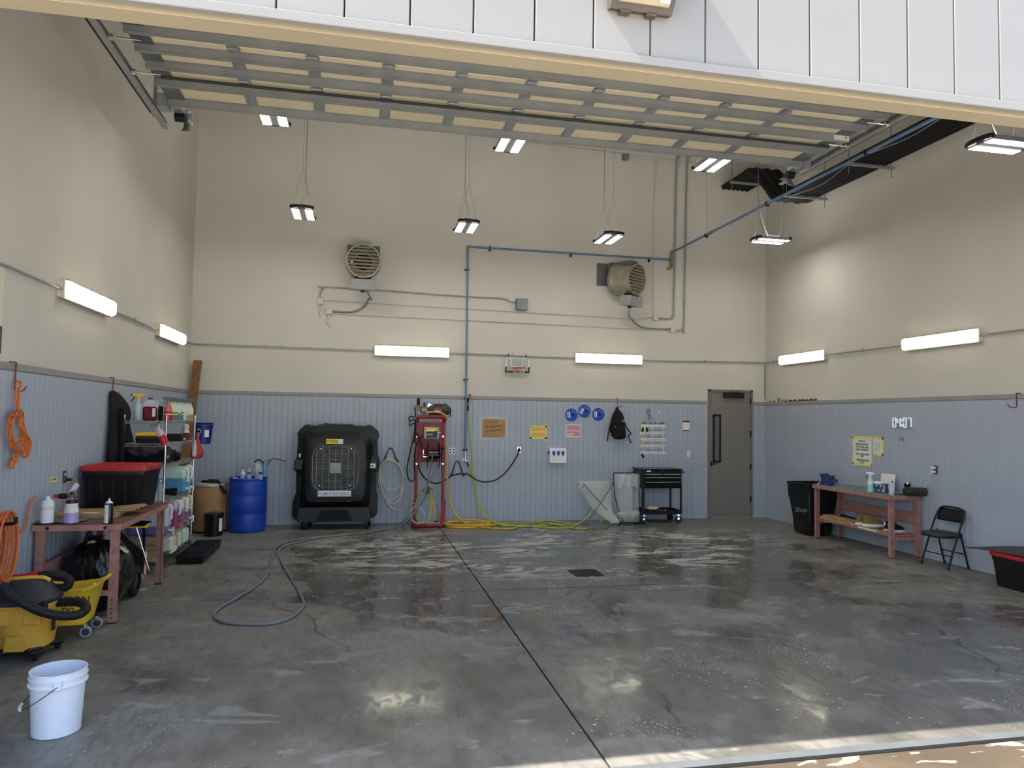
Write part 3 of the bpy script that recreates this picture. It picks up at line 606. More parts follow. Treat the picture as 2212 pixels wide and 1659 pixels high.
conduit('flexible_conduit', [g2+Vector((-.02, 0, .02)), g2+Vector((-.01, .05, -.15)), B(1365, 690, .12), B(1384, 706, .06), B(1420, 710, .03), (J4.x-.05, -.03, J4.z+.02)], .016, 'flexible grey conduit looping from the angled heater to its box', 'steel_grey', 6, grp=GP)
# blue compressed air line
t = thing('air_pipe', 'blue compressed air pipe with black clips along wall and ceiling', 'pipe', (onY(1010, 1000, -.06).x, -.06, 1.2))
ex = onY(1452, 545, -.08); pz = ex.z
m = MB(t); m.tube([(ex.x, -.08, pz), (ex.x, YO+.3, pz-.045)], .021, 10); m.build('ceiling_run', 'blue_pipe', t)
tl = onY(1011, 533, -.06); tr = onY(1446, 561, -.06); dn = onY(1005, 975, -.06)
m = MB(t); m.tube([tr, (tl.x+.03, -.06, tl.z)], .019, 10); m.build('wall_run', 'blue_pipe', t)
m = MB(t); m.tube([(tl.x, -.06, tl.z-.03), (dn.x, -.06, dn.z)], .019, 10); m.build('drop', 'blue_pipe', t)
m = MB(t); m.tube([(tl.x+.06, -.06, tl.z), (tl.x, -.06, tl.z), (tl.x, -.06, tl.z-.07)], .026, 10); m.build('elbow', 'brass', t)
m = MB(t); m.cyl((ex.x-.01, -.07, pz), (ex.x-.02, -.07, pz-.32), .022); m.cyl((ex.x, -.12, pz), (ex.x, -.03, pz), .03); 
for z in (0, -.07, -.13, -.2, -.26): m.cyl((ex.x-.012, -.07, pz+z+.02), (ex.x-.012, -.07, pz+z-.02), .031)
m.cyl((ex.x-.02, -.07, pz-.31), (ex.x-.08, -.07, pz-.34), .024); m.cyl((tr.x-.02, -.06, tr.z), (tr.x+.05, -.06, tr.z), .026); m.build('brass_manifold', 'brass', t)
for px, py in ((1058, 536), (1233, 549), (1402, 560)): c = onY(px, py, -.05); MB(t).box((c.x, -.045, c.z-.01), (.03, .06, .09), b=.006).build('pipe_clip', 'black_plastic', t)
for px, py in ((1009, 583), (1006, 820), (1007, 861)): c = onY(px, py, -.05); MB(t).box((c.x, -.045, c.z), (.09, .06, .028), b=.006).build('pipe_clip', 'black_plastic', t)
for px, py, k in ((1526, 503, 0), (1657, 434, 1), (1872, 317, 1)): c = onX(px, py, ex.x); MB(t).box((ex.x, c.y, pz-.02), (.07, .035, .07), b=.01).build('pipe_clip', 'black_plastic', t)
c = onX(1526, 503, ex.x); MB(t).tube([(ex.x, c.y, pz), (ex.x, c.y, ZC-.01)], .003, 6).build('hanger_wire', 'steel_grey', t)
c = onX(1535, 497, ex.x); MB(t).cyl((ex.x, c.y-.06, pz-.01), (ex.x, c.y+.06, pz-.01), .03).build('coupling', 'brass', t)
# black insulated refrigerant lines by the ceiling on the right
t = thing('insulated_pipes', 'bundle of black insulated pipes on hangers above the right side', 'pipes', (10.1, -3, 5.7))
Q0 = onY(1563, 405, 0); lz = 5.80; PX_ = [Q0.x+.10*k for k in range(6)]
for k, x in enumerate(PX_):
    m = MB(t); dy = .05*(k % 2); m.tube([(x, -.02, Q0.z), (x, -.7, Q0.z), (x, -.98-dy, Q0.z+.01), (x, -1.18-dy, Q0.z-.12), (x+.01, -1.55-dy, lz+.32), (x, -1.8-dy, lz+.06), (x, -2.05-dy, lz-.01), (x, -2.5, lz+.01), (x, -4, lz), (x, YO+.25, lz)], .056, 10, 5); m.build('insulated_pipe', 'insul_black', t)
for k in range(3): x = PX_[2*k]+.05; MB(t).tube([(x, -1.2, Q0.z-.16), (x, -1.75, lz+.10)], .014, 6).build('tape_seam', 'steel_grey', t)
ys = onZ(1855, 356, lz-.08).y
for y, z in ((ys, lz-.078), (-.55, Q0.z-.078), (-2.35, lz-.078)):
    x0, x1 = PX_[0]-.16, PX_[-1]+.16; MB(t).box(((x0+x1)/2, y, z), (x1-x0, .042, .042), b=.004).build('strut_channel', 'galv', t)
    for x in (x0+.05, x1-.05): MB(t).cyl((x, y, z-.15), (x, y, ZC-.01), .006, n=8).build('threaded_rod', 'steel_grey', t)
xq = PX_[0]-.05; m = MB(t); m.tube([(xq, YO+.4, lz-.06), (xq, -6.0, lz-.06), (xq+.02, -5.0, lz-.1), (xq, -4.0, lz-.04), (xq+.03, -3.2, lz-.14), (xq-.02, -2.4, lz-.1)], .007, 6, 6); m.build('loose_cable', 'grey_plastic', t)
# basketball hoop over the conduit
a = onY(1092, 772, -.06); b = onY(1143, 805, -.06); hx = (a.x+b.x)/2; hw = b.x-a.x; hh = a.z-b.z
t = thing('basketball_hoop', 'mini basketball hoop with clear backboard hooked on the conduit', 'hoop', (hx, -.05, b.z))
MB(t).box((hx, -.055, (a.z+b.z)/2), (hw, .008, hh), b=.003).build('backboard', 'mirror_glass', t)
m = MB(t)
def frame(m, x0, x1, z0, z1, w, y):
    m.box(((x0+x1)/2, y, z1-w/2), (x1-x0, .004, w)); m.box(((x0+x1)/2, y, z0+w/2), (x1-x0, .004, w)); m.box((x0+w/2, y, (z0+z1)/2), (w, .004, z1-z0)); m.box((x1-w/2, y, (z0+z1)/2), (w, .004, z1-z0))
frame(m, a.x, b.x, b.z, a.z, .018, -.0625); frame(m, hx-.12, hx+.10, b.z+.09, b.z+.26, .014, -.0625); m.build('white_lines', 'ink_white', t)
m = MB(t); m.box((hx, -.066, b.z+.008), (hw, .012, .03)); 
for s in (-1, 1): m.box((hx+s*(hw/2-.01), -.066, b.z+.05), (.024, .012, .10))
m.build('corner_padding', 'black_plastic', t)
rc = Vector((hx, -.20, b.z+.075)); m = MB(t); m.tube([rc+Vector((.115*math.cos(2*PI*k/24), .115*math.sin(2*PI*k/24), 0)) for k in range(24)], .008, 8, closed=True); m.box((hx-.02, -.075, b.z+.05), (.10, .02, .06), b=.004); m.build('rim', 'rim_orange', t)
m = MB(t)
for k in range(10):
    for s in (-1, 1):
        P = [rc+Vector(((.115-.045*q)*math.cos(2*PI*(k+s*q*1.0)/10), (.115-.045*q)*math.sin(2*PI*(k+s*q*1.0)/10), -.2*q)) for q in (0, .33, .66, 1)]; m.tube(P, .0028, 4)
m.build('net', 'net_white', t)
for s in (-1, 1): MB(t).tube([(hx+s*.17, -.058, a.z-.02), (hx+s*.17, -.06, a.z+.05), (hx+s*.17, -.03, a.z+.07), (hx+s*.17, -.01, a.z+.04)], .007, 6, 3).build('hook', 'black_plastic', t)
# ================================================================ SHARED BUILDERS
def spray_bottle(loc, rz, label, liq, frac, head='dark_grey', trig=None, h=.27, r=.042, glass='clear_bottle', band=None, lab=None, group=None, tilt=None):
    t = thing('spray_bottle', label, 'bottle', loc, rz, group); k = h/.27
    prof = [(r*.92, 0), (r, .006), (r, .125*k), (r*.93, .14*k), (r*.48, .185*k), (r*.36, .20*k), (r*.36, .215*k)]
    MB().lathe(prof, n=16).build('bottle', glass, t)
    if liq:
        zz = .12*k*frac; q_ = 1.006 if glass != 'clear_bottle' else .965; MB().lathe([(r*.9, .002), (r*q_, .006), (r*q_, zz)], n=16).build('liquid', liq, t)
    hd = MB(); hd.cyl((0, 0, .21*k), (0, 0, .232*k), r*.42, n=12); hd.box((.012*k, 0, .25*k), (.085*k, .024*k, .028*k), b=.006*k); hd.box((0, 0, .238*k), (.03*k, .022*k, .03*k), b=.004); hd.box((-.036*k, 0, .248*k), (.03*k, .022*k, .022*k), b=.004); ho = hd.build('spray_head', head, t)
    tr = MB(); tr.tube([(.035*k, 0, .24*k), (.042*k, 0, .215*k), (.062*k, 0, .185*k)], .006*k, 6, 3); tr.cyl((.05*k, 0, .252*k), (.068*k, 0, .252*k), .009*k, n=8); tr.build('trigger', trig or head, ho)
    if band: MB().lathe([(r*1.01, .066*k), (r*1.015, .067*k), (r*1.015, .078*k), (r*1.01, .079*k)], n=16, caps=False).build('tape_band', band, t)
    if lab: MB().grid(lambda u, v: (r*1.012*math.sin((u-.5)*2.2), -r*1.012*math.cos((u-.5)*2.2), (.03+.075*v)*k), 8, 2).build('label', lab, t)
    if tilt: t.rotation_euler = (tilt[0], tilt[1], rz)
    return t
def bottle(loc, label, r=.033, h=.21, cap='white_plastic', glass='clear_bottle', lab=None, liq=None, name='water_bottle', group=None):
    t = thing(name, label, 'bottle', loc, 0, group)
    MB().lathe([(r*.85, 0), (r, .008), (r*.93, h*.2), (r, h*.24), (r*.94, h*.45), (r, h*.5), (r, h*.66), (r*.55, h*.84), (r*.38, h*.88), (r*.38, h*.95)], n=14).build('bottle', glass, t)
    MB().cyl((0, 0, h*.92), (0, 0, h), r*.44, n=12).build('cap', cap, t)
    if lab: MB().lathe([(r*1.02, h*.46), (r*1.02, h*.66)], n=14, caps=False).build('label', lab, t)
    if liq: MB().lathe([(r*.8, .003), (r*.9, .01), (r*.9, h*.3)], n=14).build('liquid', liq, t)
    return t
def jug(loc, label, liq, frac, L=.36, w=.155, h=.30, shell='frost_jug', group=None, spig='white_plastic'):
    # loc = middle of the front foot; front faces +x
    t = thing('liquid_jug', label, 'jug', loc, 0, group)
    zl = h*frac
    m = MB(); m.box((-L/2, 0, zl/2), (L, w, zl), b=.02); m.build('liquid', liq, t)
    m = MB(); m.box((-L/2, 0, (zl+h)/2-.01), (L-.002, w-.002, h-zl+.02), b=.03); m.build('container', shell, t)
    m = MB(); m.tube([(-.06, 0, h-.01), (-.02, 0, h+.012), (.018, 0, h-.015), (.02, 0, h-.08), (.016, 0, h-.15), (.0, 0, h-.16)], .014, 8, 4); m.build('handle', 'white_plastic', t)
    m = MB(); m.cyl((-.01, 0, .05), (.05, 0, .05), .016, n=10); m.cyl((.045, 0, .075), (.045, 0, .0), .011, n=8); m.box((.045, 0, .082), (.014, .05, .012), b=.003); m.build('spigot', spig, t)
    return t
def tote(loc, w, d, h, label, rz=0, lid=True, lidmat='red_plastic', taper=.84):
    t = thing('storage_tote', label, 'tote', loc, rz)
    def rr(k, z, rad=.04, ww=w, dd=d):
        P = []; 
        for cx_, cy_, a0 in ((1, 1, 0), (-1, 1, 90), (-1, -1, 180), (1, -1, 270)):
            for q in range(5): a = math.radians(a0+22.5*q); P.append(Vector((cx_*(ww*k/2-rad)+rad*math.cos(a), cy_*(dd*k/2-rad)+rad*math.sin(a), z)))
        return P
    m = MB(); m.loft([rr(taper, 0), rr(taper+.01, .01), rr(.955, h*.80), rr(.97, h*.82), rr(1, h*.97), rr(.98, h), rr(.95, h), rr(.94, h*.85), rr(taper-.03, .02)]); m.build('tub', 'black_plastic', t, ang=50)
    for k in range(5):
        x = -w*.36+k*w*.18
        for s in (-1, 1): m = MB(); m.add([(x-.02, s*d*(taper/2)-.000, .02), (x+.02, s*d*(taper/2), .02), (x+.024, s*d*.476, h*.78), (x-.024, s*d*.476, h*.78), (x-.014, s*(d*(taper/2)+.012), .03), (x+.014, s*(d*(taper/2)+.012), .03), (x+.016, s*(d*.476+.010), h*.77), (x-.016, s*(d*.476+.010), h*.77)], [(4, 5, 6, 7), (0, 1, 5, 4), (1, 2, 6, 5), (2, 3, 7, 6), (3, 0, 4, 7)]); m.build('rib', 'black_plastic', t)
    if lid:
        m = MB(); m.loft([rr(1.03, h-.018), rr(1.04, h), rr(1.03, h+.03), rr(.97, h+.034), rr(.93, h+.012), rr(.5, h+.012)]); m.build('lid', lidmat, t, ang=40)
        for k in range(6): x = -w*.4+k*w*.16; MB().box((x, -d*.1, h+.024), (.04, d*.72, .03), b=.006).build('lid_rib', lidmat, t)
        for s in (-1, 1): MB().box((s*w*.5, 0, h+.002), (.03, .12, .05), b=.008).build('latch', lidmat, t)
    return t
def workbench(name, label, x0, x1, y0, y1, zt, topmat, deep_side, shelf=None):
    # legs are channels, deep_side = +1 when the open side faces +x
    t = thing(name, label, 'workbench', ((x0+x1)/2, (y0+y1)/2, 0)); ed = .055
    MB(t).box(((x0+x1)/2, (y0+y1)/2, zt-.008), (x1-x0, y1-y0, .016), b=.003).build('bench_top', topmat, t)
    for q in (((x0+x1)/2, y0+.006, x1-x0, .014), ((x0+x1)/2, y1-.006, x1-x0, .014)): MB(t).box((q[0], q[1], zt-.035), (q[2], q[3], ed), b=.003).build('edge_rail', 'bench_red', t)
    for x in (x0+.006, x1-.006): MB(t).box((x, (y0+y1)/2, zt-.035), (.014, y1-y0-.028, ed), b=.003).build('edge_rail', 'bench_red', t)
    LX, LY = (x0+.06, x1-.06), (y0+.05, y1-.05)
    for x in LX:
        for y in LY:
            m = MB(t); s = 1 if y < (y0+y1)/2 else -1
            m.box((x, y-.02*s, (zt-.06)/2), (.07, .006, zt-.06)); m.box((x-.033, y, (zt-.06)/2), (.006, .045, zt-.06)); m.box((x+.033, y, (zt-.06)/2), (.006, .045, zt-.06)); l = m.build('leg', 'bench_red', t)
            m = MB(t)
            for z in (.05, .09, .13, .17, .21): m.cyl((x, y-.0235*s, z), (x, y-.0245*s, z), .007, n=8)
            m.build('adjustment_hole', 'black_matte', l)
            MB(t).box((x, y, .004), (.08, .06, .008)).build('foot_plate', 'metal_dark', l)
    for y in LY: MB(t).box(((x0+x1)/2, y, .27), (x1-x0-.14, .04, .05), b=.003).build('end_rail', 'bench_red', t)
    return t
# ================================================================ LEFT SIDE
LZ = .90; TX0, TX1, TY0, TY1 = .03, .76, -5.93, -4.30
wbL = workbench('workbench', 'reddish steel workbench against the left wall with a tote on it', TX0, TX1, TY0, TY1, LZ, 'bench_top_brown', 1)
MB(wbL).box((TX0+.06, (TY0+TY1)/2, .45), (.02, TY1-TY0-.2, .16), b=.004).build('back_panel', 'bench_red', wbL)
for x in (.16, .63): MB(wbL).cyl((x, TY0-.002, LZ-.035), (x, TY0-.012, LZ-.035), .014, n=10).build('bolt', 'metal_dark', wbL)
tote((.385, -4.66, LZ), .62, .62, .42, 'black storage tote with red lid on the left workbench')
# cloth, cardboard, bottles on the bench
def crumple(x0, x1, y0, y1, z, amp, seed, nx=22, ny=16, lift=0.0, rot=0.0, edge=.0):
    rnd = random.Random(seed); ph = [(rnd.uniform(3, 11), rnd.uniform(3, 11), rnd.uniform(0, 6)) for _ in range(5)]; cx_, cy_ = (x0+x1)/2, (y0+y1)/2
    def fn(u, v):
        h = sum(math.sin(a*u*2+b*v*2+c) for a, b, c in ph)/5
        x = (u-.5)*(x1-x0)+edge*math.sin(v*9+seed); y = (v-.5)*(y1-y0)+edge*math.sin(u*11+seed)
        return (cx_+x*math.cos(rot)-y*math.sin(rot), cy_+x*math.sin(rot)+y*math.cos(rot), z+amp*(.5+.5*h)+lift*(u-.5)**2)
    m = MB(); m.grid(fn, nx, ny); return m
o = crumple(.035, .40, -5.90, -5.66, LZ+.006, .012, 3, edge=.01).build('shop_towel', 'cloth_grey', solid=.005); tag(o, 'folded grey shop towel on the near corner of the left bench', 'towel')
t = thing('cardboard_sheet', 'flattened brown cardboard lying on the left workbench', 'cardboard', (.38, -5.35, LZ))
m = MB(t); m.box((.33, -5.36, LZ+.022), (.54, .46, .042), Matrix.Rotation(.05, 3, 'Z'), b=.003); m.build('folded_box', 'cardboard', t)
for k in range(4): MB(t).box((.58+.02*k, -5.30+.03*k, LZ+.05+.007*k), (.26, .30-.03*k, .004), Matrix.Rotation(.16+.08*k, 3, 'Z') @ Matrix.Rotation(-.05, 3, 'Y')).build('flap', 'cardboard', t)
MB(t).box((.36, -5.50, LZ+.045), (.12, .06, .002)).build('sticker', 'paper', t)
b = onZ(100, 1129, LZ+.02); t = thing('white_bottle', 'white plastic bottle without sprayer at the left end of the bench', 'bottle', (b.x+.005, b.y, LZ+.02))
MB().lathe([(.048, 0), (.052, .006), (.052, .165), (.046, .19), (.022, .205), (.018, .21), (.018, .232), (.001, .233)], n=20).build('bottle', 'bucket_white', t); MB().lathe([(.0525, .115), (.0525, .148)], n=20, caps=False).build('label_band', 'offwhite', t)
b = onZ(153, 1129, LZ+.02); t = thing('foam_cannon', 'foam cannon bottle of purple soap with black and red nozzle', 'foam cannon', (b.x, b.y, LZ+.02))
MB().lathe([(.055, 0), (.06, .006), (.058, .09), (.057, .092)], n=20).build('soap', 'liq_lav', t); MB().lathe([(.057, .09), (.055, .13), (.048, .145), (.053, .165), (.05, .172)], n=20).build('bottle', 'jug_white', t)
MB().cyl((0, 0, .172), (0, 0, .20), .046, n=18).build('collar', 'black_plastic', t)
m = MB(); m.cyl((0, 0, .20), (0, 0, .245), .014); m.cyl((-.03, 0, .235), (.045, 0, .235), .013); m.cyl((0, -.03, .232), (0, .02, .232), .009); n_ = m.build('valve', 'brass', t)
m = MB(); m.lathe([(.014, 0), (.024, .01), (.026, .06), (.02, .075)], (-.03, 0, .235), 14, R=Matrix.Rotation(-PI/2, 3, 'Y')); m.build('nozzle', 'black_plastic', t)
m = MB(); m.lathe([(.02, 0), (.019, .03), (.011, .045)], (-.103, 0, .235), 14, R=Matrix.Rotation(-PI/2, 3, 'Y')); m.build('nozzle_tip', 'red_plastic', t)
m = MB(); m.cyl((0, 0, .245), (0, 0, .275), .017); m.build('quick_plug', 'black_plastic', t)
b = onZ(234, 1131, LZ); t = thing('spray_can', 'black and white aerosol can at the near corner of the left bench', 'spray can', (b.x, b.y, LZ))
MB().lathe([(.035, 0), (.036, .004), (.036, .175), (.03, .185)], n=20).build('can', 'black_gloss', t); MB().grid(lambda u, v: (.0365*math.sin(-1.3+1.5*u), -.0365*math.cos(-1.3+1.5*u), .008+.165*v), 8, 2).build('printed_label', 'label_white', t)
MB().lathe([(.031, .185), (.022, .2), (.012, .205), (.008, .212)], n=16).build('dome', 'white_plastic', t); MB().cyl((0, 0, .21), (0, 0, .228), .007, n=10).build('nozzle', 'white_plastic', t)
# outlet, plug and tag, orange lead behind the bench
q = onX(139, 1030, .022); t = thing('power_outlet', 'bronze duplex outlet on the left wall above the bench', 'outlet', (.02, q.y, q.z-.08)); MB(t).box((.024, q.y, q.z), (.008, .075, .12), b=.002).build('cover_plate', 'bronze', t)
for s in (-1, 1): MB(t).cyl((.027, q.y, q.z+s*.025), (.03, q.y, q.z+s*.025), .016, n=14).build('receptacle', 'offwhite', t)
t = thing('power_lead', 'orange power lead with black plug in the left wall outlet', 'cord', (.05, q.y, q.z-.1))
MB(t).cyl((.031, q.y, q.z-.025), (.09, q.y+.02, q.z-.03), .017, .013).build('plug', 'black_rubber', t)
z0 = q.z-.03; MB(t).tube([(.085, q.y+.02, z0), (.13, q.y+.03, z0-.02), (.125, q.y, z0-.1), (.09, q.y-.2, z0-.19), (.05, -4.95, LZ+.06), (.018+.02, -5.25, LZ+.012)], .006, 6, 5).build('cable', 'orange_cord', t)
MB(t).box((.115, q.y+.0, z0-.085), (.05, .003, .11), Matrix.Rotation(.5, 3, 'Y')).build('hang_tag', 'paper', t)
q = onX(115, 1036, .022); t = thing('tape_label', 'strip of yellow tape with handwriting on the left wall', 'label', (.021, q.y, q.z)); MB(t).box((.022, q.y, q.z), (.002, .16, .045), Matrix.Rotation(-.08, 3, 'X')).build('tape', 'tape_yellow', t); text('WET ITEMS', .026, (.0235, q.y, q.z), (0, 1, 0), (0, 0, 1), 'ink', t, 'handwriting')
# white panel with a dark window at the left edge
q = onX(4, 740, .05); t = thing('display_panel', 'white framed wall panel with dark screen at the left edge', 'panel', (.02, q.y-.25, 2.32)); MB(t).box((.02, q.y-.25, 2.70), (.04, .56, .72), b=.02).build('panel_body', 'offwhite', t); MB(t).box((.042, q.y-.26, 2.47), (.006, .54, .22), b=.003).build('dark_window', 'black_gloss', t)
# red wall hooks
def wall_hook(x, y, z, nx, ny, label, L=.22, s=1):
    t = thing('coat_hook', label, 'hook', (x, y, z-L)); n = Vector((nx, ny, 0)); a = Vector((-ny, nx, 0))*s; c = Vector((x, y, z))
    MB(t).tube([c-a*.03+Vector((0, 0, .006)), c+Vector((0, 0, .006))+n*.036, c+n*.04-Vector((0, 0, .02)), c+n*.038-Vector((0, 0, L-.02)), c+n*.05-Vector((0, 0, L))+a*.03, c+n*.075-Vector((0, 0, L-.005))+a*.06, c+n*.09-Vector((0, 0, L-.04))+a*.08], .006, 7, 4).build('hook_rod', 'red_paint', t); return t
h1 = onX(32, 780, .03); wall_hook(.002, h1.y, HW, 1, 0, 'red wall hook holding the orange extension cord', .23)
h2 = onX(243, 813, .03); wall_hook(.002, h2.y, HW, 1, 0, 'red wall hook holding the black jacket', .20)
# orange extension cord on the hook
t = thing('extension_cord', 'coiled orange extension cord hanging on the left wall hook', 'cord', (.07, h1.y, 1.4)); V = lambda px, py, x=.07: onX(px, py, x)
m = MB(t); m.tube([V(36, 826), V(35, 850), V(39, 890), V(41, 852), V(45, 828), V(40, 824)], .009, 6, 6, closed=True); m.build('hanging_loop', 'orange_cord', t)
rnd = random.Random(5)
for k in range(8):
    j = lambda: rnd.uniform(-5.5, 5.5)
    m = MB(t); m.tube([V(38+j(), 890+j(), .05+.012*k), V(25+j(), 905+j(), .06+.006*k), V(22+j(), 930+j(), .05+.008*k), V(28+j(), 958+j(), .05+.008*k), V(40+j()+k*2.6, 978+j()+k*1.0, .05+.006*k), V(48+k*2.8, 968+j()-k, .06+.006*k), V(44+k*2.2, 940+j(), .05+.008*k), V(46+j(), 912+j(), .06), V(45+j(), 895+j(), .05)], .0058, 6, 5, closed=True); m.build('coil', 'orange_cord', t)
m = MB(t); m.tube([V(24, 945, .10), V(35, 953, .12), V(50, 945, .11), V(44, 958, .11), V(30, 955, .12)], .008, 6, 5); m.build('wrap', 'orange_cord', t)
m = MB(t); m.tube([V(30, 958), V(31, 980), V(28, 1000)], .007, 6, 4); m.tube([V(34, 962), V(35, 985), V(34, 995)], .007, 6, 4); m.build('tail', 'orange_cord', t)
c = V(25, 1004); MB(t).box(c, (.03, .045, .07), b=.008).build('socket_end', 'orange_cord', t); c = V(34, 994); MB(t).box(c, (.028, .04, .05), b=.008).build('plug_end', 'orange_cord', t)
# black jacket
c = onX(262, 850, .1); t = thing('jacket', 'black hooded jacket hanging on the left wall hook', 'jacket', (.08, c.y, 1.15))
def jk(z, y0, y1, d, n=18):
    yc, hw_ = (y0+y1)/2, (y1-y0)/2; return [Vector((.03+d/2+d/2*math.cos(2*PI*k/n)*(1+.1*math.sin(3*2*PI*k/n)), yc+hw_*math.sin(2*PI*k/n), z)) for k in range(n)]
rows = [(843, 246, 252), (850, 244, 264), (862, 243, 274), (876, 242, 283), (890, 242, 286), (902, 241, 284), (912, 240, 279), (925, 238, 281), (950, 236, 287), (985, 234, 294), (1015, 232, 299), (1040, 232, 301)]
m = MB(t); m.loft([jk(onX((a+b)/2, yy, .1).z, onX(a, yy, .08).y, onX(b, yy, .08).y, min(.10, .04+.008*i)) for i, (yy, a, b) in enumerate(rows)]); m.build('body', 'cloth_black', t, ang=60, sub=1)
m = MB(t); m.tube([onX(262, 880, .14), onX(264, 930, .145), onX(262, 985, .15), onX(258, 1015, .15)], .03, 8, 4); m.build('sleeve', 'cloth_black', t)
# under the bench: bin bag
t = thing('garbage_bag', 'full black garbage bag with yellow ties under the left bench', 'garbage bag', (.41, -5.37, 0))
def bagv(u, v):
    a = 2*PI*u; th = PI*v; rx, ry, rz = .29, .32, .33
    s = math.sin(th)**.8; z = -math.cos(th); bl = 1+.05*math.sin(5*a+3*z)+.045*abs(math.sin(7*a-4*z))-.03*abs(math.sin(11*a+6*z))+(.05*z*math.sin(24*a) if z > 0 else 0)
    zz = .33+z*(rz if z > 0 else .325); 
    return (rx*s*bl*math.cos(a), ry*s*bl*math.sin(a), max(.004, zz+.03*math.sin(4*a+1)*s))
m = MB(); m.grid(bagv, 110, 40, True); m.build('bag_body', 'bag_black', t, ang=80)
m = MB(); m.lathe([(.10, .60), (.05, .645), (.07, .69), (.10, .70)], (-.05, .02, 0), 16, 1, .7); m.build('gathered_neck', 'bag_black', t)
for x, y, z, r_ in ((.0, -.10, .63, .4), (.20, -.08, .57, -.5)): m = MB(); m.grid(lambda u, v: (x+(u-.5)*.16, y+.03*v+.01*math.sin(u*6), z+.025*math.sin(u*5+r_)+.02*v), 10, 3); m.build('tie', 'light_yellow', t, solid=.004)
# gas pressure washer behind the bag
t = thing('pressure_washer', 'yellow and black wheeled pressure washer under the left bench', 'pressure washer', (.45, -4.72, 0))
for x in (.60, .22): 
    m = MB(t); m.lathe([(.085, -.03), (.13, -.034), (.155, -.02), (.157, 0), (.155, .02), (.13, .034), (.085, .03)], (x, -4.88, .157), 28, R=Matrix.Rotation(PI/2, 3, 'Y'), caps=False); w_ = m.build('wheel', 'black_rubber', t)
    m = MB(t); m.lathe([(.001, .02), (.03, .028), (.09, .01), (.092, -.01), (.001, -.02)], (x, -4.88, .157), 20, R=Matrix.Rotation(PI/2, 3, 'Y')); m.build('hub', 'dark_grey', w_); MB(t).cyl((x+.02, -4.88, .157), (x+.04, -4.88, .157), .012).build('axle_nut', 'chrome', w_)
m = MB(t)
for x in (.24, .56): m.tube([(x, -4.95, .12), (x, -4.55, .12), (x, -4.46, .16), (x, -4.44, .55), (x, -4.50, .70)], .016, 8, 4)
m.tube([(.24, -4.47, .66), (.56, -4.47, .66)], .016, 8); m.build('frame', 'black_gloss', t)
m = MB(t); m.box((.40, -4.74, .28), (.26, .28, .22), b=.02); m.box((.40, -4.74, .42), (.22, .24, .08), b=.03); m.build('engine', 'black_plastic', t)
MB(t).box((.47, -4.90, .36), (.11, .06, .10), b=.01).build('muffler', 'bronze', t)
m = MB(t); m.lathe([(.001, .05), (.07, .05), (.085, .02), (.085, -.03)], (.50, -4.70, .17), 18, R=Matrix.Rotation(PI/2, 3, 'Y')); m.build('pump_cover', 'yellow_plastic', t)
m = MB(t); m.prism([(-.22, 0), (.18, 0), (.24, .05), (-.20, .10)], (.44, -4.66, .69), (1, 0, 0), (0, .8, .6), .02); p_ = m.build('control_panel', 'black_plastic', t)
m = MB(t); m.bar((.22, -4.675, .682), (.66, -4.675, .682), .014, .014); m.bar((.62, -4.67, .685), (.68, -4.60, .74), .022, .012); m.bar((.50, -4.66, .70), (.56, -4.58, .77), .02, .006); m.build('yellow_trim', 'yellow_plastic', p_)
for k in range(4): m = MB(t); m.tube([(.30+.03*k, -4.68, .62), (.40+.04*k, -4.78, .60-.02*k), (.52+.03*k, -4.74, .45), (.56+.02*k, -4.66, .28), (.58, -4.62-.02*k, .12)], .013, 7, 5); m.build('hose', 'black_rubber', t)
a, b = onY(292, 1130, -4.58), onY(321, 1228, -4.55); m = MB(t); m.tube([a, b], .008, 8); m.build('lance', 'chrome', t); MB(t).cyl(b, b+(b-a).normalized()*.035, .012).build('lance_tip', 'brass', t)
a = onY(303, 1242, -4.64); m = MB(t); m.lathe([(.001, .06), (.012, .06), (.03, -.02), (.032, -.03)], (a.x, a.y, a.z), 12); m.build('detergent_filter', 'clear_bottle', t)
# grey board leaning under the bench
o = MB().box((.17, -4.98, .56), (.012, .30, .20), Matrix.Rotation(.7, 3, 'X')).build('board_offcut', 'dark_grey'); tag(o, 'grey board offcut leaning behind the garbage bag', 'board')
# yellow mop bucket
t = thing('mop_bucket', 'yellow wheeled mop bucket marked CAUTION beside the left bench', 'mop bucket', (.36, -6.170, 0))
def mbr(z, x0, x1, y0, y1, bow=.0): 
    return [Vector((x0+.03, y0, z)), Vector(((x0+x1)/2, y0-bow, z-.03*(z > .3))), Vector((x1-.02, y0, z)), Vector((x1, y0+.03, z)), Vector((x1, y1-.03, z)), Vector((x1-.02, y1, z)), Vector(((x0+x1)/2, y1+bow, z-.03*(z > .3))), Vector((x0+.03, y1, z)), Vector((x0, y1-.03, z)), Vector((x0, y0+.03, z))]
m = MB(t); m.loft([mbr(.10, .12, .60, -6.290, -6.040), mbr(.12, .11, .61, -6.300, -6.030), mbr(.40, .07, .665, -6.340, -5.980, .01), mbr(.42, .05, .685, -6.360, -5.960, .012), mbr(.425, .06, .67, -6.345, -5.975, .01), mbr(.40, .08, .655, -6.330, -5.990, .01), mbr(.14, .13, .59, -6.280, -6.050)]); m.build('tub', 'yellow_plastic', t, ang=50)
for y in (-6.345, -5.975): m = MB(t); m.tube([(.60, y, .40), (.665, y, .425), (.70, y, .455)], .016, 8, 3); m.build('pour_lip', 'yellow_plastic', t)
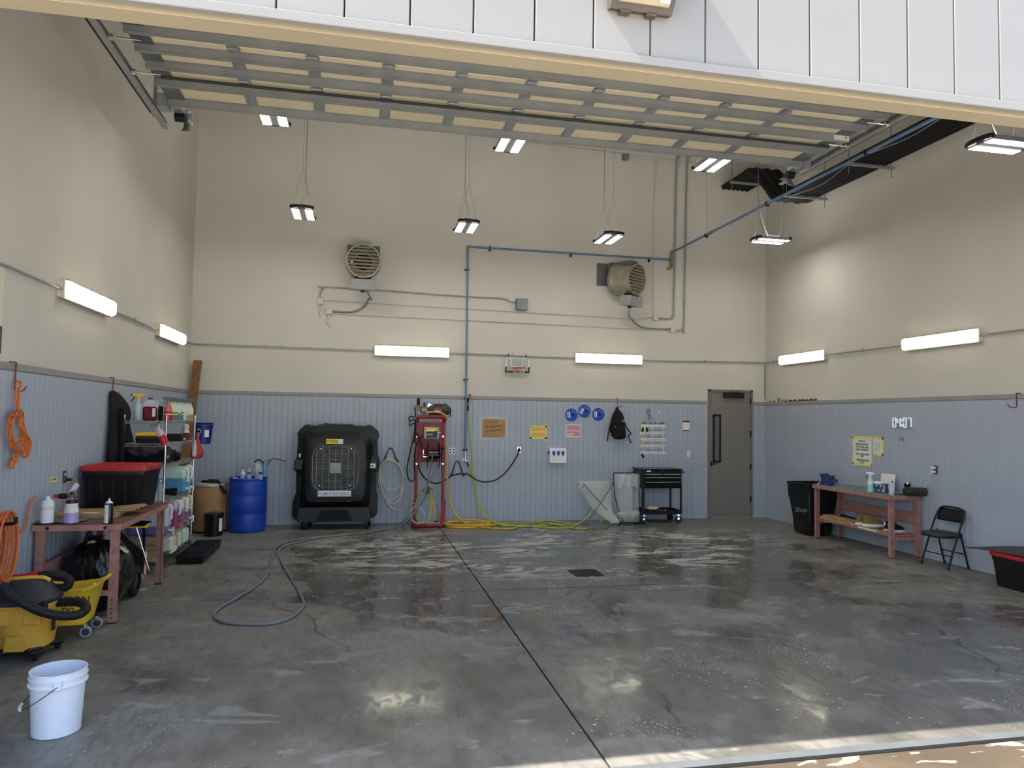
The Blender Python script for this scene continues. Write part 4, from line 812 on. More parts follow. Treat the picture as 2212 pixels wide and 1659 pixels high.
for x, y in ((.62, -6.310), (.62, -6.040), (.14, -6.310), (.14, -6.040)):
    m = MB(t); m.lathe([(.03, -.014), (.045, -.014), (.048, 0), (.045, .014), (.03, .014)], (x+.01, y, .048), 18, R=Matrix.Rotation(PI/2, 3, 'X'), caps=False); w_ = m.build('caster_wheel', 'grey_plastic', t); MB(t).cyl((x+.01, y-.011, .048), (x+.01, y+.011, .048), .027).build('wheel_hub', 'dark_grey', w_)
    m = MB(t); m.bar((x+.01, y-.018, .045), (x, y-.018, .10), .02, .003); m.bar((x+.01, y+.018, .045), (x, y+.018, .10), .02, .003); m.cyl((x, y, .095), (x, y, .11), .024); m.build('caster_fork', 'chrome', t)
text('CAUTION', .085, (.47, -6.337, .32), (1, 0, 0), (0, -.08, 1), 'ink', t); text('CUIDADO', .06, (.40, -6.326, .235), (1, 0, 0), (0, -.08, 1), 'ink', t); text('Rubbermaid', .034, (.40, -6.312, .165), (1, 0, 0), (0, -.08, 1), 'ink', t)
# shop vacuum
vx, vy = .335, -6.70; t = thing('shop_vacuum', 'yellow and grey shop vacuum with black hose and red wand', 'vacuum', (vx, vy, 0))
def sq(k, z, n=28, p=2.6): return [Vector((k*math.copysign(abs(math.cos(2*PI*i/n))**(2/p), math.cos(2*PI*i/n)), k*math.copysign(abs(math.sin(2*PI*i/n))**(2/p), math.sin(2*PI*i/n)), z)) for i in range(n)]
m = MB(); m.loft([sq(.165, .075), sq(.18, .085), sq(.205, .28), sq(.212, .30), sq(.218, .40), sq(.226, .405), sq(.226, .42), sq(.20, .42)]); m.build('tank', 'vac_yellow', t, ang=45)
for s in (-1, 1): m = MB(); m.box((s*.11, -.205, .335), (.12, .02, .11), b=.006); m.build('tank_step', 'vac_yellow', t)
m = MB(); m.prism([(-.07, .085), (.07, .085), (.05, .20), (-.05, .20)], (0, -.185, 0), (1, 0, 0), (0, -.1, 1), .018); m.build('tank_foot_panel', 'vac_yellow', t)
m = MB(); m.loft([sq(.222, .415), sq(.23, .43), sq(.228, .455), sq(.20, .47), sq(.17, .52), sq(.12, .575), sq(.05, .59)]); m.build('motor_head', 'vac_grey', t, ang=50)
for k in range(7): MB().box((.02+.012*k, -.178+.004*k, .49-.004*k), (.008, .03, .03), b=.002).build('vent_slot', 'black_matte', t)
for s in (-1, 1): MB().box((s*.17, -.17, .41), (.06, .05, .075), b=.01).build('clamp', 'black_plastic', t)
m = MB(); m.tube([(-.18, .0, .47), (-.15, -.02, .58), (-.04, -.03, .60), (.10, -.02, .60), (.15, 0, .57)], .015, 8, 5); m.build('carry_handle', 'vac_yellow', t)
for a in (.6, 2.4, -.9, -2.3):
    x, y = .22*math.cos(a), .22*math.sin(a); MB().box((x*.92, y*.92, .07), (.11, .11, .05), Matrix.Rotation(a, 3, 'Z'), b=.015).build('caster_foot', 'black_plastic', t); MB().cyl((x-.015, y, .032), (x+.015, y, .032), .032).build('caster', 'black_rubber', t)
def ribbed(m, P, r, sub=10):
    Q = spline([Vector(p) for p in P], sub); m.tube(Q, [r if i % 2 else r*.9 for i in range(len(Q))], 12)
K = lambda px, py, y: onY(px, py, y)
m = MB(t); ribbed(m, [K(4, 1262, -6.98), K(20, 1285, -7.0), K(55, 1305, -7.0), K(90, 1321, -6.98), K(130, 1330, -6.95), K(168, 1328, -6.9), K(186, 1314, -6.82), K(172, 1301, -6.76), K(130, 1301, -6.72), K(105, 1303, -6.66)], .036); m.build('hose', 'black_rubber', t)
m = MB(t); ribbed(m, [K(86, 1244, -6.62), K(105, 1241, -6.6), K(132, 1243, -6.58), K(149, 1254, -6.56), K(143, 1268, -6.54), K(115, 1270, -6.52), K(95, 1268, -6.5)], .036); m.build('hose', 'black_rubber', t)
a, b = K(-10, 1250, -6.66), K(84, 1243, -6.62); m = MB(t); m.cyl(a, b-(b-a)*.25, .02, .024, 14); m.cyl(b-(b-a)*.27, b, .034, .036, 14); m.build('wand', 'red_plastic', t)
m = MB(); m.box((.213, -.06, .24), (.004, .05, .09)); m.build('badge', 'black_plastic', t)
# orange hose on a wall holder at the left edge
q = onX(-6, 1180, .16); t = thing('hose_coil', 'coil of orange air hose hanging on the left wall at the frame edge', 'hose', (.15, q.y, .6))
for k in range(9):
    rr_ = .165+.008*(k % 4); cx_ = .06+.022*k; m = MB(t); m.tube([(cx_, q.y+rr_*.95*math.cos(2*PI*i/16), q.z+(.22+.006*k)*math.sin(2*PI*i/16)) for i in range(16)], .0095, 7, 3, closed=True); m.build('hose_turn', 'orange_cord', t)
m = MB(t); m.tube([(.036, q.y, q.z+.17), (.26, q.y, q.z+.17), (.28, q.y, q.z+.22)], .014, 8, 3); m.build('holder', 'metal_dark', t)
m = MB(t); m.tube([(.14, q.y+.12, q.z-.02), (.10, q.y+.28, q.z-.04), (.07, q.y+.5, q.z-.0), (.06, q.y+.72, q.z+.03), (.05, q.y+.8, q.z+.22), (.05, q.y+.92, q.z+.28)], .008, 6, 5); m.build('hose_lead', 'orange_cord', t)
# white bucket in the foreground
bx, by = 1.125, -8.24; t = thing('plastic_bucket', 'open white plastic bucket with wire handle in the foreground', 'bucket', (bx, by, 0)); R0, R1, H = .128, .149, .37
m = MB(); pr = [(R0-.006, 0), (R0, .004), (R0+(R1-R0)*.72, .285), (R1+.006, .287), (R1+.009, .297), (R1+.004, .305), (R1-.002, .306), (R1-.001, .33), (R1+.006, .331), (R1+.006, .337), (R1-.001, .338), (R1, .363), (R1+.004, .366), (R1+.002, .37), (R1-.006, .368), (R0-.006, .012), (.001, .010)]
m.lathe(pr, n=48, caps=False); m.lathe([(.001, 0), (R0-.006, 0)], n=48, caps=False); m.build('pail', 'bucket_white', t, ang=30)
for a in (-1.25, -1.25+PI): x, y = math.cos(a), math.sin(a); MB().box((x*(R1+.008), y*(R1+.008), .308), (.045, .012, .05), Matrix.Rotation(a+PI/2, 3, 'Z'), b=.006).build('ear', 'bucket_white', t)
e0 = Vector((math.cos(-1.25), math.sin(-1.25), 0))*(R1+.016); e1 = -e0; sd = Vector((-math.sin(-1.25), math.cos(-1.25), 0))*-1
pts = [e0+Vector((0, 0, .308))]+[e0*math.cos(PI*q)+sd*math.sin(PI*q)*(.19)+Vector((0, 0, .308-.14*math.sin(PI*q))) for q in (.12, .25, .4, .5, .6, .75, .88)]+[e1+Vector((0, 0, .308))]
MB().tube(pts, .0025, 6, 4).build('wire_handle', 'metal_dark', t); MB().tube([p for p in pts[3:6]], .009, 8, 3).build('grip', 'white_plastic', t)
o = onZ(305, 1274); o = MB().box((o.x, o.y, .003), (.09, .05, .001), Matrix.Rotation(.4, 3, 'Z')).build('paper_scrap', 'paper'); tag(o, 'small white paper scrap on the floor by the left bench', 'paper')
# nested black trays
for k, (x0, x1, y0, y1) in enumerate(((.625, .965, -3.30, -2.68), (.63, .965, -2.66, -2.06))):
    t = thing('drip_tray', ('black plastic tray on the floor, the nearer of two', 'black plastic tray on the floor, the farther of two')[k], 'tray', ((x0+x1)/2, (y0+y1)/2, 0), group='black trays by the shelf'); w, d = x1-x0, y1-y0
    rc_ = lambda k_, z: [Vector((sx*w*k_/2, sy*d*k_/2, z)) for sx, sy in ((-1, -1), (1, -1), (1, 1), (-1, 1))]
    m = MB(); m.loft([rc_(.86, 0), rc_(.97, .095), rc_(1.0, .098), rc_(1.0, .105), rc_(.95, .105), rc_(.84, .01)]); m.build('tray_body', 'black_plastic', t)
    for s in (-1, 1): m = MB(); m.box((s*w*.494, 0, .10), (.012, d*.99, .012), b=.003); m.build('rim', 'black_plastic', t)
# ================================================================ WIRE SHELF AND ITS GOODS
SX0, SX1, SY0, SY1 = .14, .60, -3.85, -2.33; SH = [1.81, 1.54, 1.285, .85, .42, .14]
t = thing('wire_shelf_unit', 'chrome wire shelving unit full of cleaning supplies on the left', 'shelf', ((SX0+SX1)/2, (SY0+SY1)/2, 0))
for x in (SX0, SX1):
    for y in (SY0, SY1): m = MB(t); m.cyl((x, y, .0), (x, y, 1.88), .0125, n=12); m.lathe([(.016, 0), (.016, .02), (.0125, .03)], (x, y, 0), 10); m.build('post', 'chrome', t)
for z in SH:
    m = MB(t)
    for dz, r_ in ((-.004, .004), (-.034, .0035)):
        for x in (SX0, SX1): m.cyl((x, SY0, z+dz), (x, SY1, z+dz), r_, n=6)
        for y in (SY0, SY1): m.cyl((SX0, y, z+dz), (SX1, y, z+dz), r_, n=6)
    n_ = 30
    for x in (SX0, SX1): m.tube([(x, SY0+(SY1-SY0)*i/n_, z-.004-.03*(i % 2)) for i in range(n_+1)], .0028, 5)
    for y in (SY0, SY1): m.tube([(SX0+(SX1-SX0)*i/10, y, z-.004-.03*(i % 2)) for i in range(11)], .0028, 5)
    for i in range(1, 34): y = SY0+(SY1-SY0)*i/34; m.cyl((SX0, y, z-.003), (SX1, y, z-.003), .002, n=4)
    m.build('wire_shelf', 'galv' if z > .3 else 'metal_dark', t)
z1, z2, z3, z4, z5, z6 = [z+.001 for z in SH]
b = onY(297, 903, -3.74); spray_bottle((b.x, -3.74, z1), PI, 'blue cleaner spray bottle with yellow head on the top shelf', 'liq_blue2', .75, 'yellow_plastic', 'navy_plastic', .33, .045, lab='label_white')
b = onY(324, 903, -3.66); t = thing('liquid_jug', 'clear handled jug of dark red liquid on the top shelf', 'jug', (b.x, -3.66, z1))
MB().box((0, 0, .085), (.145, .11, .17), b=.018).build('liquid', 'liq_wine', t); MB().loft([[Vector((sx*w_, sy*d_, z)) for sx, sy in ((-1, -1), (1, -1), (1, 1), (-1, 1))] for z, w_, d_ in ((.17, .0725, .054), (.20, .07, .05), (.25, .045, .04), (.26, .02, .02))]).build('container', 'clear_bottle', t, ang=60); MB().cyl((0, 0, .255), (0, 0, .275), .024).build('cap', 'black_plastic', t); m = MB(); m.tube([(.06, 0, .245), (.085, 0, .22), (.075, 0, .15)], .009, 6, 4); m.build('handle', 'clear_bottle', t); MB().box((.055, -.056, .10), (.035, .003, .1)).build('label', 'label_white', t)
SB = [(355, 'liq_red', .85, 'pink spray bottle, first of the row on the top shelf', 'tape_yellow', None, 'liq_pink'), (366, 'liq_mauve', .8, 'mauve spray bottle second in the top shelf row', 'tape_yellow', None, 'jug_yellow'), (373, 'liq_mauve', .8, 'mauve spray bottle third in the top shelf row', 'tape_yellow', None, 'jug_yellow'), (380, 'liq_teal', .7, 'teal spray bottle with white label fourth in the row', None, 'label_white', 'jug_aqua'), (388, 'liq_teal', .85, 'teal spray bottle with yellow tape fifth in the row', 'tape_yellow', None, 'jug_aqua'), (394, 'jug_yellow', .95, 'cream filled spray bottle sixth in the row', None, None, 'jug_white'), (401, 'liq_blue2', .5, 'pale blue spray bottle with white label seventh in the row', None, 'label_white', 'jug_aqua'), (408, 'liq_amber', .6, 'amber spray bottle with yellow tape eighth in the row', 'tape_yellow', None, 'jug_white'), (414, 'liq_amber', .6, 'amber spray bottle with white label last in the row', None, 'label_white', 'jug_white')]
for k, (px, lq, fr, lb, bd, lab, gl) in enumerate(SB):
    b = onX(px+2, 903, .545); spray_bottle((.545, -3.56+k*.1445, z1), PI*.95, lb, lq, fr, 'grey_hose', None, .30, .046, gl, bd, lab, 'spray bottles on the top shelf')
o = MB().box((.44, -3.48, z1+.09), (.05, .05, .18), b=.01).build('black_bottle', 'black_matte'); tag(o, 'small black bottle behind the pink spray bottle', 'bottle')
# second shelf
b = onY(321, 951, -3.74); t = thing('scrub_brush', 'yellow handled black scrub brush on the second shelf', 'brush', (b.x, -3.74, z2))
m = MB(); m.tube([(-.14, 0, .10), (-.09, 0, .105), (.1, 0, .105), (.14, 0, .10)], .024, 10, 3); m.build('handle', 'yellow_plastic', t)
for k in range(6): MB().lathe([(.026, -.008), (.028, 0), (.026, .008)], (-.06+.03*k, 0, .105), 10, R=Matrix.Rotation(PI/2, 3, 'Y')).build('grip_rib', 'yellow_plastic', t)
MB().box((0, 0, .06), (.27, .09, .045), b=.01).build('brush_block', 'black_plastic', t); MB().box((0, 0, .02), (.26, .085, .04)).build('bristles', 'black_matte', t)
b = onX(351, 948, .64); spray_bottle((.69, b.y-.04, z2+.0), PI*.98, 'tilted red spray bottle hooked on the second shelf edge', 'liq_red', .9, 'grey_hose', None, .29, .042, 'jug_pinkish', tilt=(.0, .45))
b = onX(380, 950, .46); t = thing('tool_box', 'flat black and red boxed tool on the second shelf', 'box', (.43, b.y+.02, z2)); MB().box((0, 0, .045), (.28, .42, .09), b=.004).build('carton', 'black_plastic', t); MB().box((.142, 0, .06), (.003, .40, .02)).build('copper_stripe', 'bronze', t); MB().box((.142, .08, .022), (.003, .12, .03)).build('red_print', 'red_plastic', t); MB().box((.143, -.06, .022), (.003, .1, .02)).build('white_print', 'paper', t)
b = onX(408, 948, .52); t = thing('round_head_bottle', 'white bottle with round head and dark red label on the second shelf', 'bottle', (.51, min(b.y, SY1-.09), z2)); MB().lathe([(.05, 0), (.055, .01), (.055, .12), (.035, .16), (.03, .18)], n=18).build('bottle', 'white_plastic', t); MB().ball((0, 0, .215), .05).build('round_cap', 'white_plastic', t); MB().lathe([(.056, .02), (.056, .115)], n=18, caps=False).build('label', 'red_paint', t); MB().cyl((.045, -.02, .22), (.052, -.022, .22), .008).build('nozzle_hole', 'ink', t); t.scale = (.84, .84, .84)
# third shelf
t = thing('plastic_bin', 'low black plastic bin on the third shelf holding grey cloths', 'bin', (.36, -3.50, z3)); rc_ = lambda w, d, z: [Vector((sx*w/2, sy*d/2, z)) for sx, sy in ((-1, -1), (1, -1), (1, 1), (-1, 1))]
m = MB(); m.loft([rc_(.36, .50, 0), rc_(.42, .58, .15), rc_(.44, .60, .155), rc_(.41, .57, .155), rc_(.35, .49, .01)]); m.build('bin_body', 'black_plastic', t)
for k, (x, y, z, sx, sy, sz, mt, lb) in enumerate(((.36, -3.72, 1.45, .17, .14, .07, 'cloth_charcoal', 'crumpled charcoal towel hanging over the bin on the third shelf'), (.37, -3.42, 1.465, .18, .22, .06, 'cloth_charcoal', 'crumpled dark cloth heaped on the bin on the third shelf'), (.50, -3.08, 1.35, .10, .16, .06, 'cloth_black', 'black cloth spilling off the bin toward the back post'))):
    t = thing('shop_cloth', lb, 'cloth', (x, y, z-.1), group='cloths on the third shelf'); r_ = random.Random(k+4); ph = [r_.uniform(0, 6) for _ in range(4)]
    def cf(u, v): a = 2*PI*u; th = PI*v; s = math.sin(th); w = 1+.16*math.sin(4*a+ph[0]+3*th)+.10*math.sin(7*a+ph[1]); return (sx*s*w*math.cos(a), sy*s*w*math.sin(a), .1-math.cos(th)*sz*(1+.25*math.sin(5*a+ph[2])*s)+.012*math.sin(9*a+ph[3])*s)
    m = MB(); m.grid(cf, 40, 18, True); m.build('cloth', mt, t, ang=80)
m = MB(); m.box((.585, -3.66, 1.375), (.004, .035, .03), Matrix.Rotation(.4, 3, 'X')); o = m.build('care_tag', 'paper', t); 
o.matrix_parent_inverse = Matrix.Translation((-.50, 3.08, -1.25)); 
m = MB(); m.grid(lambda u, v: (.585+.012*math.sin(u*7), -3.80+.22*u, 1.47-.13*v-.02*math.sin(u*5)), 12, 6); o = m.build('draped_towel', 'cloth_charcoal', solid=.008); tag(o, 'charcoal towel corner draped down the front of the bin', 'cloth')
# fourth shelf
for k, (px, lb, cp) in enumerate(((316, 'clear water bottle at the near end of the fourth shelf', 'white_plastic'), (327, 'clear water bottle with blue cap on the fourth shelf', 'blue_plastic'), (334, 'tall clear bottle with bright blue cap by the shelf post', 'blue_plastic'), (345, 'clear bottle with white cap leaning by the shelf post', 'white_plastic'))):
    b = onY(px, 1066, -3.78+.05*(k % 2)); bottle((b.x, -3.78+.07*(k % 2), z4), lb, .030, .25 if k != 2 else .30, cp, lab='label_blue' if k in (1, 2) else None, group='bottles on the fourth shelf')
ys = [onX(402, 1062, .60).y, onX(415, 1058, .60).y]
jug((.60, ys[0]-.02, z4), 'pale blue liquid jug on the fourth shelf, nearer one', 'liq_blue', .62, .42, .19, .31, 'jug_aqua', 'jugs on the fourth shelf'); jug((.60, ys[0]+.20, z4), 'pale blue liquid jug on the fourth shelf by the back post', 'liq_blue', .35, .42, .19, .33, 'jug_aqua', 'jugs on the fourth shelf')
b = onX(375, 1070, .56); t = thing('plastic_cup', 'black plastic cup lying on its side on the fourth shelf', 'cup', (.50, b.y, z4)); m = MB(); m.lathe([(.036, 0), (.056, .15), (.053, .15), (.033, .006)], (-.06, 0, .056), 22, R=Matrix.Rotation(PI/2, 3, 'Y'), caps=False); m.lathe([(.001, 0), (.036, 0)], (-.06, 0, .056), 22, R=Matrix.Rotation(PI/2, 3, 'Y'), caps=False); m.build('cup', 'black_plastic', t)
# fifth shelf jugs
for k, (px, lq, fr, sh, lb) in enumerate(((366, 'liq_purple', .30, 'frost_jug', 'jug with a little purple liquid, nearest on the fifth shelf'), (384, 'liq_magenta', .72, 'jug_pinkish', 'jug of magenta liquid on the fifth shelf'), (398, 'liq_mauve', .62, 'jug_white', 'jug of mauve liquid third on the fifth shelf'), (411, 'liq_mauve', .5, 'jug_yellow', 'yellowish jug of mauve liquid by the back post on the fifth shelf'))):
    y = min(onX(px, 1140, .60).y, SY1-.12); jug((.60, y, z5), lb, lq, fr, .44, .19 if k else .21, .345, sh, 'jugs on the fifth shelf', spig=('white_plastic', 'liq_pink', 'liq_amber', 'white_plastic')[k])
# bottom shelf
for k, (px, sh, lb) in enumerate(((376, 'jug_white', 'wide white jug on the bottom shelf'), (391, 'jug_yellow', 'pale yellow jug on the bottom shelf'), (400, 'jug_aqua', 'pale green jug on the bottom shelf'), (409, 'jug_white', 'narrow white jug by the back post on the bottom shelf'))):
    y = min(onX(px, 1185, .58).y, SY1-.08); t = thing('white_jug', lb, 'jug', (.50, y, z6), group='plain jugs on the bottom shelf'); w = .2 if k == 0 else .11
    MB().box((0, 0, .10), (.16, w, .20), b=.025).build('container', sh, t); MB().cyl((0, 0, .2), (0, 0, .235), .022).build('cap', 'white_plastic', t); MB().box((.08, 0, .11), (.004, w*.6, .03)).build('label', 'sticker_yellow' if k == 0 else 'label_white', t)
b = onY(335, 1200, -3.7); t = thing('cardboard_box', 'printed cardboard box on the bottom shelf behind the bench', 'box', (.40, -3.62, z6)); MB().box((0, 0, .13), (.26, .30, .26), b=.004).build('carton', 'cardboard', t)
text('CAN & CABINET', .034, (.40, -3.772, z6+.19), (1, 0, 0), (0, 0, 1), 'ink_brown', t); text('HOME CLASSIC', .038, (.40, -3.772, z6+.13), (1, 0, 0), (0, 0, 1), 'ink_brown', t); MB().box((0, -.151, .035), (.2, .003, .025)).build('printed_bar', 'ink_brown', t)
t = thing('pink_jug', 'white jug of pink liquid standing on the floor behind the bench', 'jug', (.40, -4.08, 0)); MB().lathe([(.10, 0), (.105, .01), (.105, .2)], n=20).build('liquid', 'liq_pink', t); MB().lathe([(.105, .2), (.10, .30), (.05, .35), (.03, .36)], n=20).build('container', 'jug_white', t); MB().box((.09, -.06, .12), (.05, .004, .1), Matrix.Rotation(.9, 3, 'Z')).build('label', 'label_white', t)
b = onX(362, 1178, .6); t = thing('green_brush', 'green and white scrub brush on the bottom shelf', 'brush', (.56, -3.30, z6)); MB().box((0, 0, .02), (.08, .26, .03), b=.012).build('pad', 'green_dark', t); MB().tube([(.03, -.12, .03), (.045, 0, .035), (.035, .15, .04), (.02, .24, .05)], .014, 8, 4).build('handle', 'offwhite', t)
# things hung on the rear post
b = onY(437, 930, -2.22); t = thing('blue_bucket', 'dark blue plastic bucket hung on the back post of the shelf', 'bucket', (.675, -2.15, 1.475)); m = MB(); m.lathe([(.10, 0), (.105, .005), (.13, .25), (.138, .255), (.138, .275), (.132, .28), (.138, .30), (.13, .30), (.10, .01), (.001, .008)], n=28, caps=False); m.lathe([(.001, 0), (.10, 0)], n=28, caps=False); m.build('pail', 'navy_plastic', t); MB().tube([(-.135, 0, .285), (-.11, -.12, .36), (-.075, -.165, .375), (0, -.12, .34), (.137, 0, .28)], .003, 6, 5).build('wire_handle', 'chrome', t); MB().grid(lambda u, v: (.128*math.sin(.35+.5*u), -.128*math.cos(.35+.5*u)-.002, .10+.1*v), 6, 2).build('label', 'label_white', t)
m = MB(); m.tube([(-.055, -.123, .20), (-.02, -.13, .21), (.0, -.128, .17), (-.035, -.122, .15), (-.02, -.12, .11)], .004, 5, 4); m.build('painted_mark', 'ink_white', t)
t = thing('wash_mitt', 'red and white cloth bag hanging below the blue bucket', 'cloth', (.66, -2.42, 1.28)); m = MB(); m.loft([[Vector((w*math.cos(2*PI*k/14), -.02+.04*math.sin(2*PI*k/14), z)) for k in range(14)] for z, w in ((.36, .008), (.30, .02), (.2, .05), (.1, .09), (.03, .085), (0, .04))]); m.build('bag', 'flag_red', t, ang=70); MB().loft([[Vector((-.02+w*math.cos(2*PI*k/12), -.035+.03*math.sin(2*PI*k/12), z)) for k in range(12)] for z, w in ((.26, .012), (.16, .04), (.06, .045), (.03, .02))]).build('white_lining', 'label_white', t, ang=70)
# lumber leaning in the corner
m = MB(); a, b = Vector((.135, -.06, 2.80)), Vector((.12, -1.05, .0)); m.bar(a, b+Vector((0, 0, .02)), .038, .13, up=(1, 0, 0)); m.v = [Vector((v.x, v.y, max(.001, v.z))) for v in m.v]; o = m.build('lumber_plank', 'wood'); tag(o, 'weathered lumber plank leaning in the back left corner', 'plank')
# ================================================================ DRUMS
t = thing('fiber_drum', 'tan fiber drum with metal rim in the back left corner', 'drum', (.50, -.56, 0)); m = MB(); m.lathe([(.262, 0), (.265, .02), (.265, .74), (.262, .75)], n=40); m.build('drum_body', 'kraft_drum', t)
MB().lathe([(.266, .735), (.275, .74), (.276, .765), (.27, .78), (.262, .78), (.258, .74)], n=40, caps=False).build('rim_band', 'galv', t); MB().lathe([(.258, .755), (.001, .757)], n=40, caps=False).build('lid', 'offwhite', t); MB().lathe([(.266, .0), (.268, .005), (.268, .025), (.265, .03)], n=40, caps=False).build('base_band', 'metal_dark', t)
m = MB(); m.grid(lambda u, v: (.40+.37*u+.02*math.sin(v*6), -.80+.22*v-.03*math.sin(u*7), (.815+.018*math.sin(u*9+v*5)) if u < .62 else .815-.5*(u-.62)), 16, 8); o = m.build('black_cloth', 'cloth_black', solid=.02); tag(o, 'black cloth draped over the rim of the fiber drum', 'cloth')
bx, by = 1.085, -.575; t = thing('plastic_barrel', 'blue plastic barrel with bottles on top by the back wall', 'barrel', (bx, by, 0)); m = MB(); m.lathe([(.26, 0), (.285, .012), (.292, .05), (.294, .27), (.290, .29), (.290, .295), (.298, .31), (.300, .57), (.295, .585), (.295, .592), (.298, .605), (.293, .80), (.285, .825), (.297, .835), (.300, .85), (.295, .87), (.285, .868), (.28, .84), (.001, .838)], n=48, caps=False); m.lathe([(.001, 0), (.26, 0)], n=48, caps=False); m.build('barrel_body', 'blue_plastic', t)
for k, (px, py, lb, cp, lab) in enumerate(((524, 1028, 'clear bottle with brown cap on the blue barrel', 'bronze', 'label_white'), (538, 1028, 'clear water bottle in the middle of the blue barrel', 'white_plastic', 'label_blue'), (563, 1027, 'clear water bottle beside the hand pump on the barrel', 'white_plastic', 'label_blue'))):
    b = onY(px, py, by-.2); bottle((b.x, by-.19, .84), lb, .034, .20, cp, lab=lab, group='bottles on the blue barrel')
b = onY(557, 1022, by); t = thing('measuring_cup', 'tall translucent measuring beaker behind the bottles on the barrel', 'cup', (b.x, by-.04, .84)); MB().lathe([(.045, 0), (.058, .26), (.056, .26), (.043, .01), (.001, .01)], n=20, caps=False).build('beaker', 'clear_bottle', t); MB().cyl((0, 0, .004), (0, 0, .09), .043, .047).build('contents', 'liq_blue', t)
b = onY(572, 1020, by); t = thing('drum_pump', 'blue lever hand pump standing in the blue barrel', 'pump', (b.x, by-.06, .838)); m = MB(); m.cyl((0, 0, 0), (.008, 0, .06), .016); m.build('stem', 'black_plastic', t); m = MB(); m.lathe([(.026, .04), (.03, .06), (.033, .25), (.024, .27), (.001, .272)], n=16); m.tube([(0, 0, .22), (.04, 0, .25), (.07, 0, .29)], .012, 8, 3); m.build('pump_body', 'liq_blue', t)
m = MB(); m.tube([(0, 0, .25), (-.03, -.02, .285), (-.08, -.04, .32), (-.13, -.05, .31), (-.15, -.055, .28)], .014, 8, 5); m.build('spout', 'black_rubber', t); m = MB(); m.bar((.015, 0, .30), (.16, -.02, .345), .02, .012); m.bar((.16, -.02, .345), (.32, -.04, .30), .018, .012); m.bar((.05, 0, .24), (.10, -.01, .32), .014, .01); m.build('lever', 'metal_dark', t)
o = MB().box((.93, by-.17, .858), (.12, .06, .03), Matrix.Rotation(.5, 3, 'Z') @ Matrix.Rotation(.3, 3, 'Y'), b=.006).build('rag_wad', 'offwhite'); tag(o, 'small dirty wad of rag on the left of the blue barrel', 'rag')
t = thing('black_pail', 'small black lidded pail in front of the fiber drum', 'pail', (.655, -1.03, 0)); MB().lathe([(.13, 0), (.136, .006), (.142, .32), (.148, .325), (.148, .345), (.14, .352), (.12, .356), (.001, .35)], n=36).build('pail', 'black_gloss', t); MB().grid(lambda u, v: (.1435*math.sin(.75+.45*u), -.1435*math.cos(.75+.45*u), .08+.2*v), 6, 2).build('label', 'label_white', t)
# ================================================================ EVAPORATIVE COOLER
YF = -.72; CN = lambda cx_, cy_, y=YF: onY(610+cx_/6.143, 890+cy_/6.143, y)
out = [(115, 1430), (130, 1180), (180, 1080), (180, 790), (155, 770), (155, 650), (190, 600), (205, 320), (190, 270), (300, 165), (370, 160), (390, 180), (550, 180), (560, 155), (945, 165), (960, 185), (1110, 185), (1130, 170), (1190, 175), (1290, 270), (1285, 320), (1265, 340), (1270, 580), (1295, 610), (1290, 770), (1250, 790), (1250, 1060), (1270, 1110), (1265, 1340), (1235, 1400), (1000, 1420), (400, 1432)]
P0 = [CN(a, b, -.5) for a, b in out]; cc = CN(708, 735, -.5)
def star(poly, n=96):
    res = []
    for k in range(n):
        a = 2*PI*k/n; d = Vector((math.cos(a), math.sin(a))); best = .01
        for i in range(len(poly)):
            p, q = poly[i]-Vector((0, 0)), poly[(i+1) % len(poly)]; e = q-p; den = d.x*e.y-d.y*e.x
            if abs(den) < 1e-9: continue
            tt = (p.x*e.y-p.y*e.x)/den; uu = (p.x*d.y-p.y*d.x)/den
            if tt > 0 and -1e-6 <= uu <= 1+1e-6: best = max(best, tt)
        res.append(d*best)
    return res
so = star([Vector((p.x-cc.x, p.z-cc.z)) for p in P0])
def rsq(h, rad, n=96):
    res = []
    for k in range(n):
        a = 2*PI*k/n; c, s = abs(math.cos(a)), abs(math.sin(a)); p = 4.5; res.append(Vector((math.cos(a), math.sin(a)))*(h/((c**p+s**p)**(1/p))))
    return res
hg = (CN(1020, 735).x-CN(400, 735).x)/2
hole = rsq(hg, .1); t = thing('evaporative_cooler', 'large black portable evaporative cooler on casters by the back wall', 'cooler', (cc.x, -.42, 0))
RG = lambda L, y, k=1.0: [Vector((cc.x+v.x*k, y, cc.z+v.y*k)) for v in L]
mixr = lambda f: [a*(1-f)+b*f for a, b in zip(so, hole)]
bx_ = lambda f: [a*(1-f)+b*f for a, b in zip(mixr(.0), hole)]
m = MB(t); m.loft([RG(so, -.10, .985), RG(so, -.12), RG(so, -.46), RG(so, -.50, .985), RG(mixr(.35), -.53), RG(mixr(.62), -.66), RG(mixr(.88), -.685), RG(hole, -.685), RG(hole, -.66, .985), RG(hole, -.52, .93)]); m.build('body', 'black_plastic', t, ang=28)
m = MB(t); lo = CN(708, 1340, -.6); m.loft([[Vector((cc.x+sx*w, y, z)) for sx, z, w in ((-1, lo.z-.14, .60), (1, lo.z-.14, .60), (1, lo.z+.10, .57), (-1, lo.z+.10, .57))] for y in (-.50, -.66)]); m.build('tank_front', 'black_plastic', t)
m = MB(t); m.prism([(-.30, -.12), (.30, -.12), (.20, .06), (-.20, .06)], (cc.x, -.675, lo.z), (1, 0, 0), (0, 0, 1), .022); m.build('tank_panel', 'black_matte', t)
R2 = Matrix((Vector((1, 0, 0)), Vector((0, 0, 1)), Vector((0, -1, 0)))).transposed(); gc = Vector((cc.x, -.53, cc.z))
m = MB(t); m.lathe([(hg*.86, 0), (hg*.86, .05), (hg*.9, .06)], gc, 40, R=R2, caps=False); m.build('fan_ring', 'dark_grey', t)
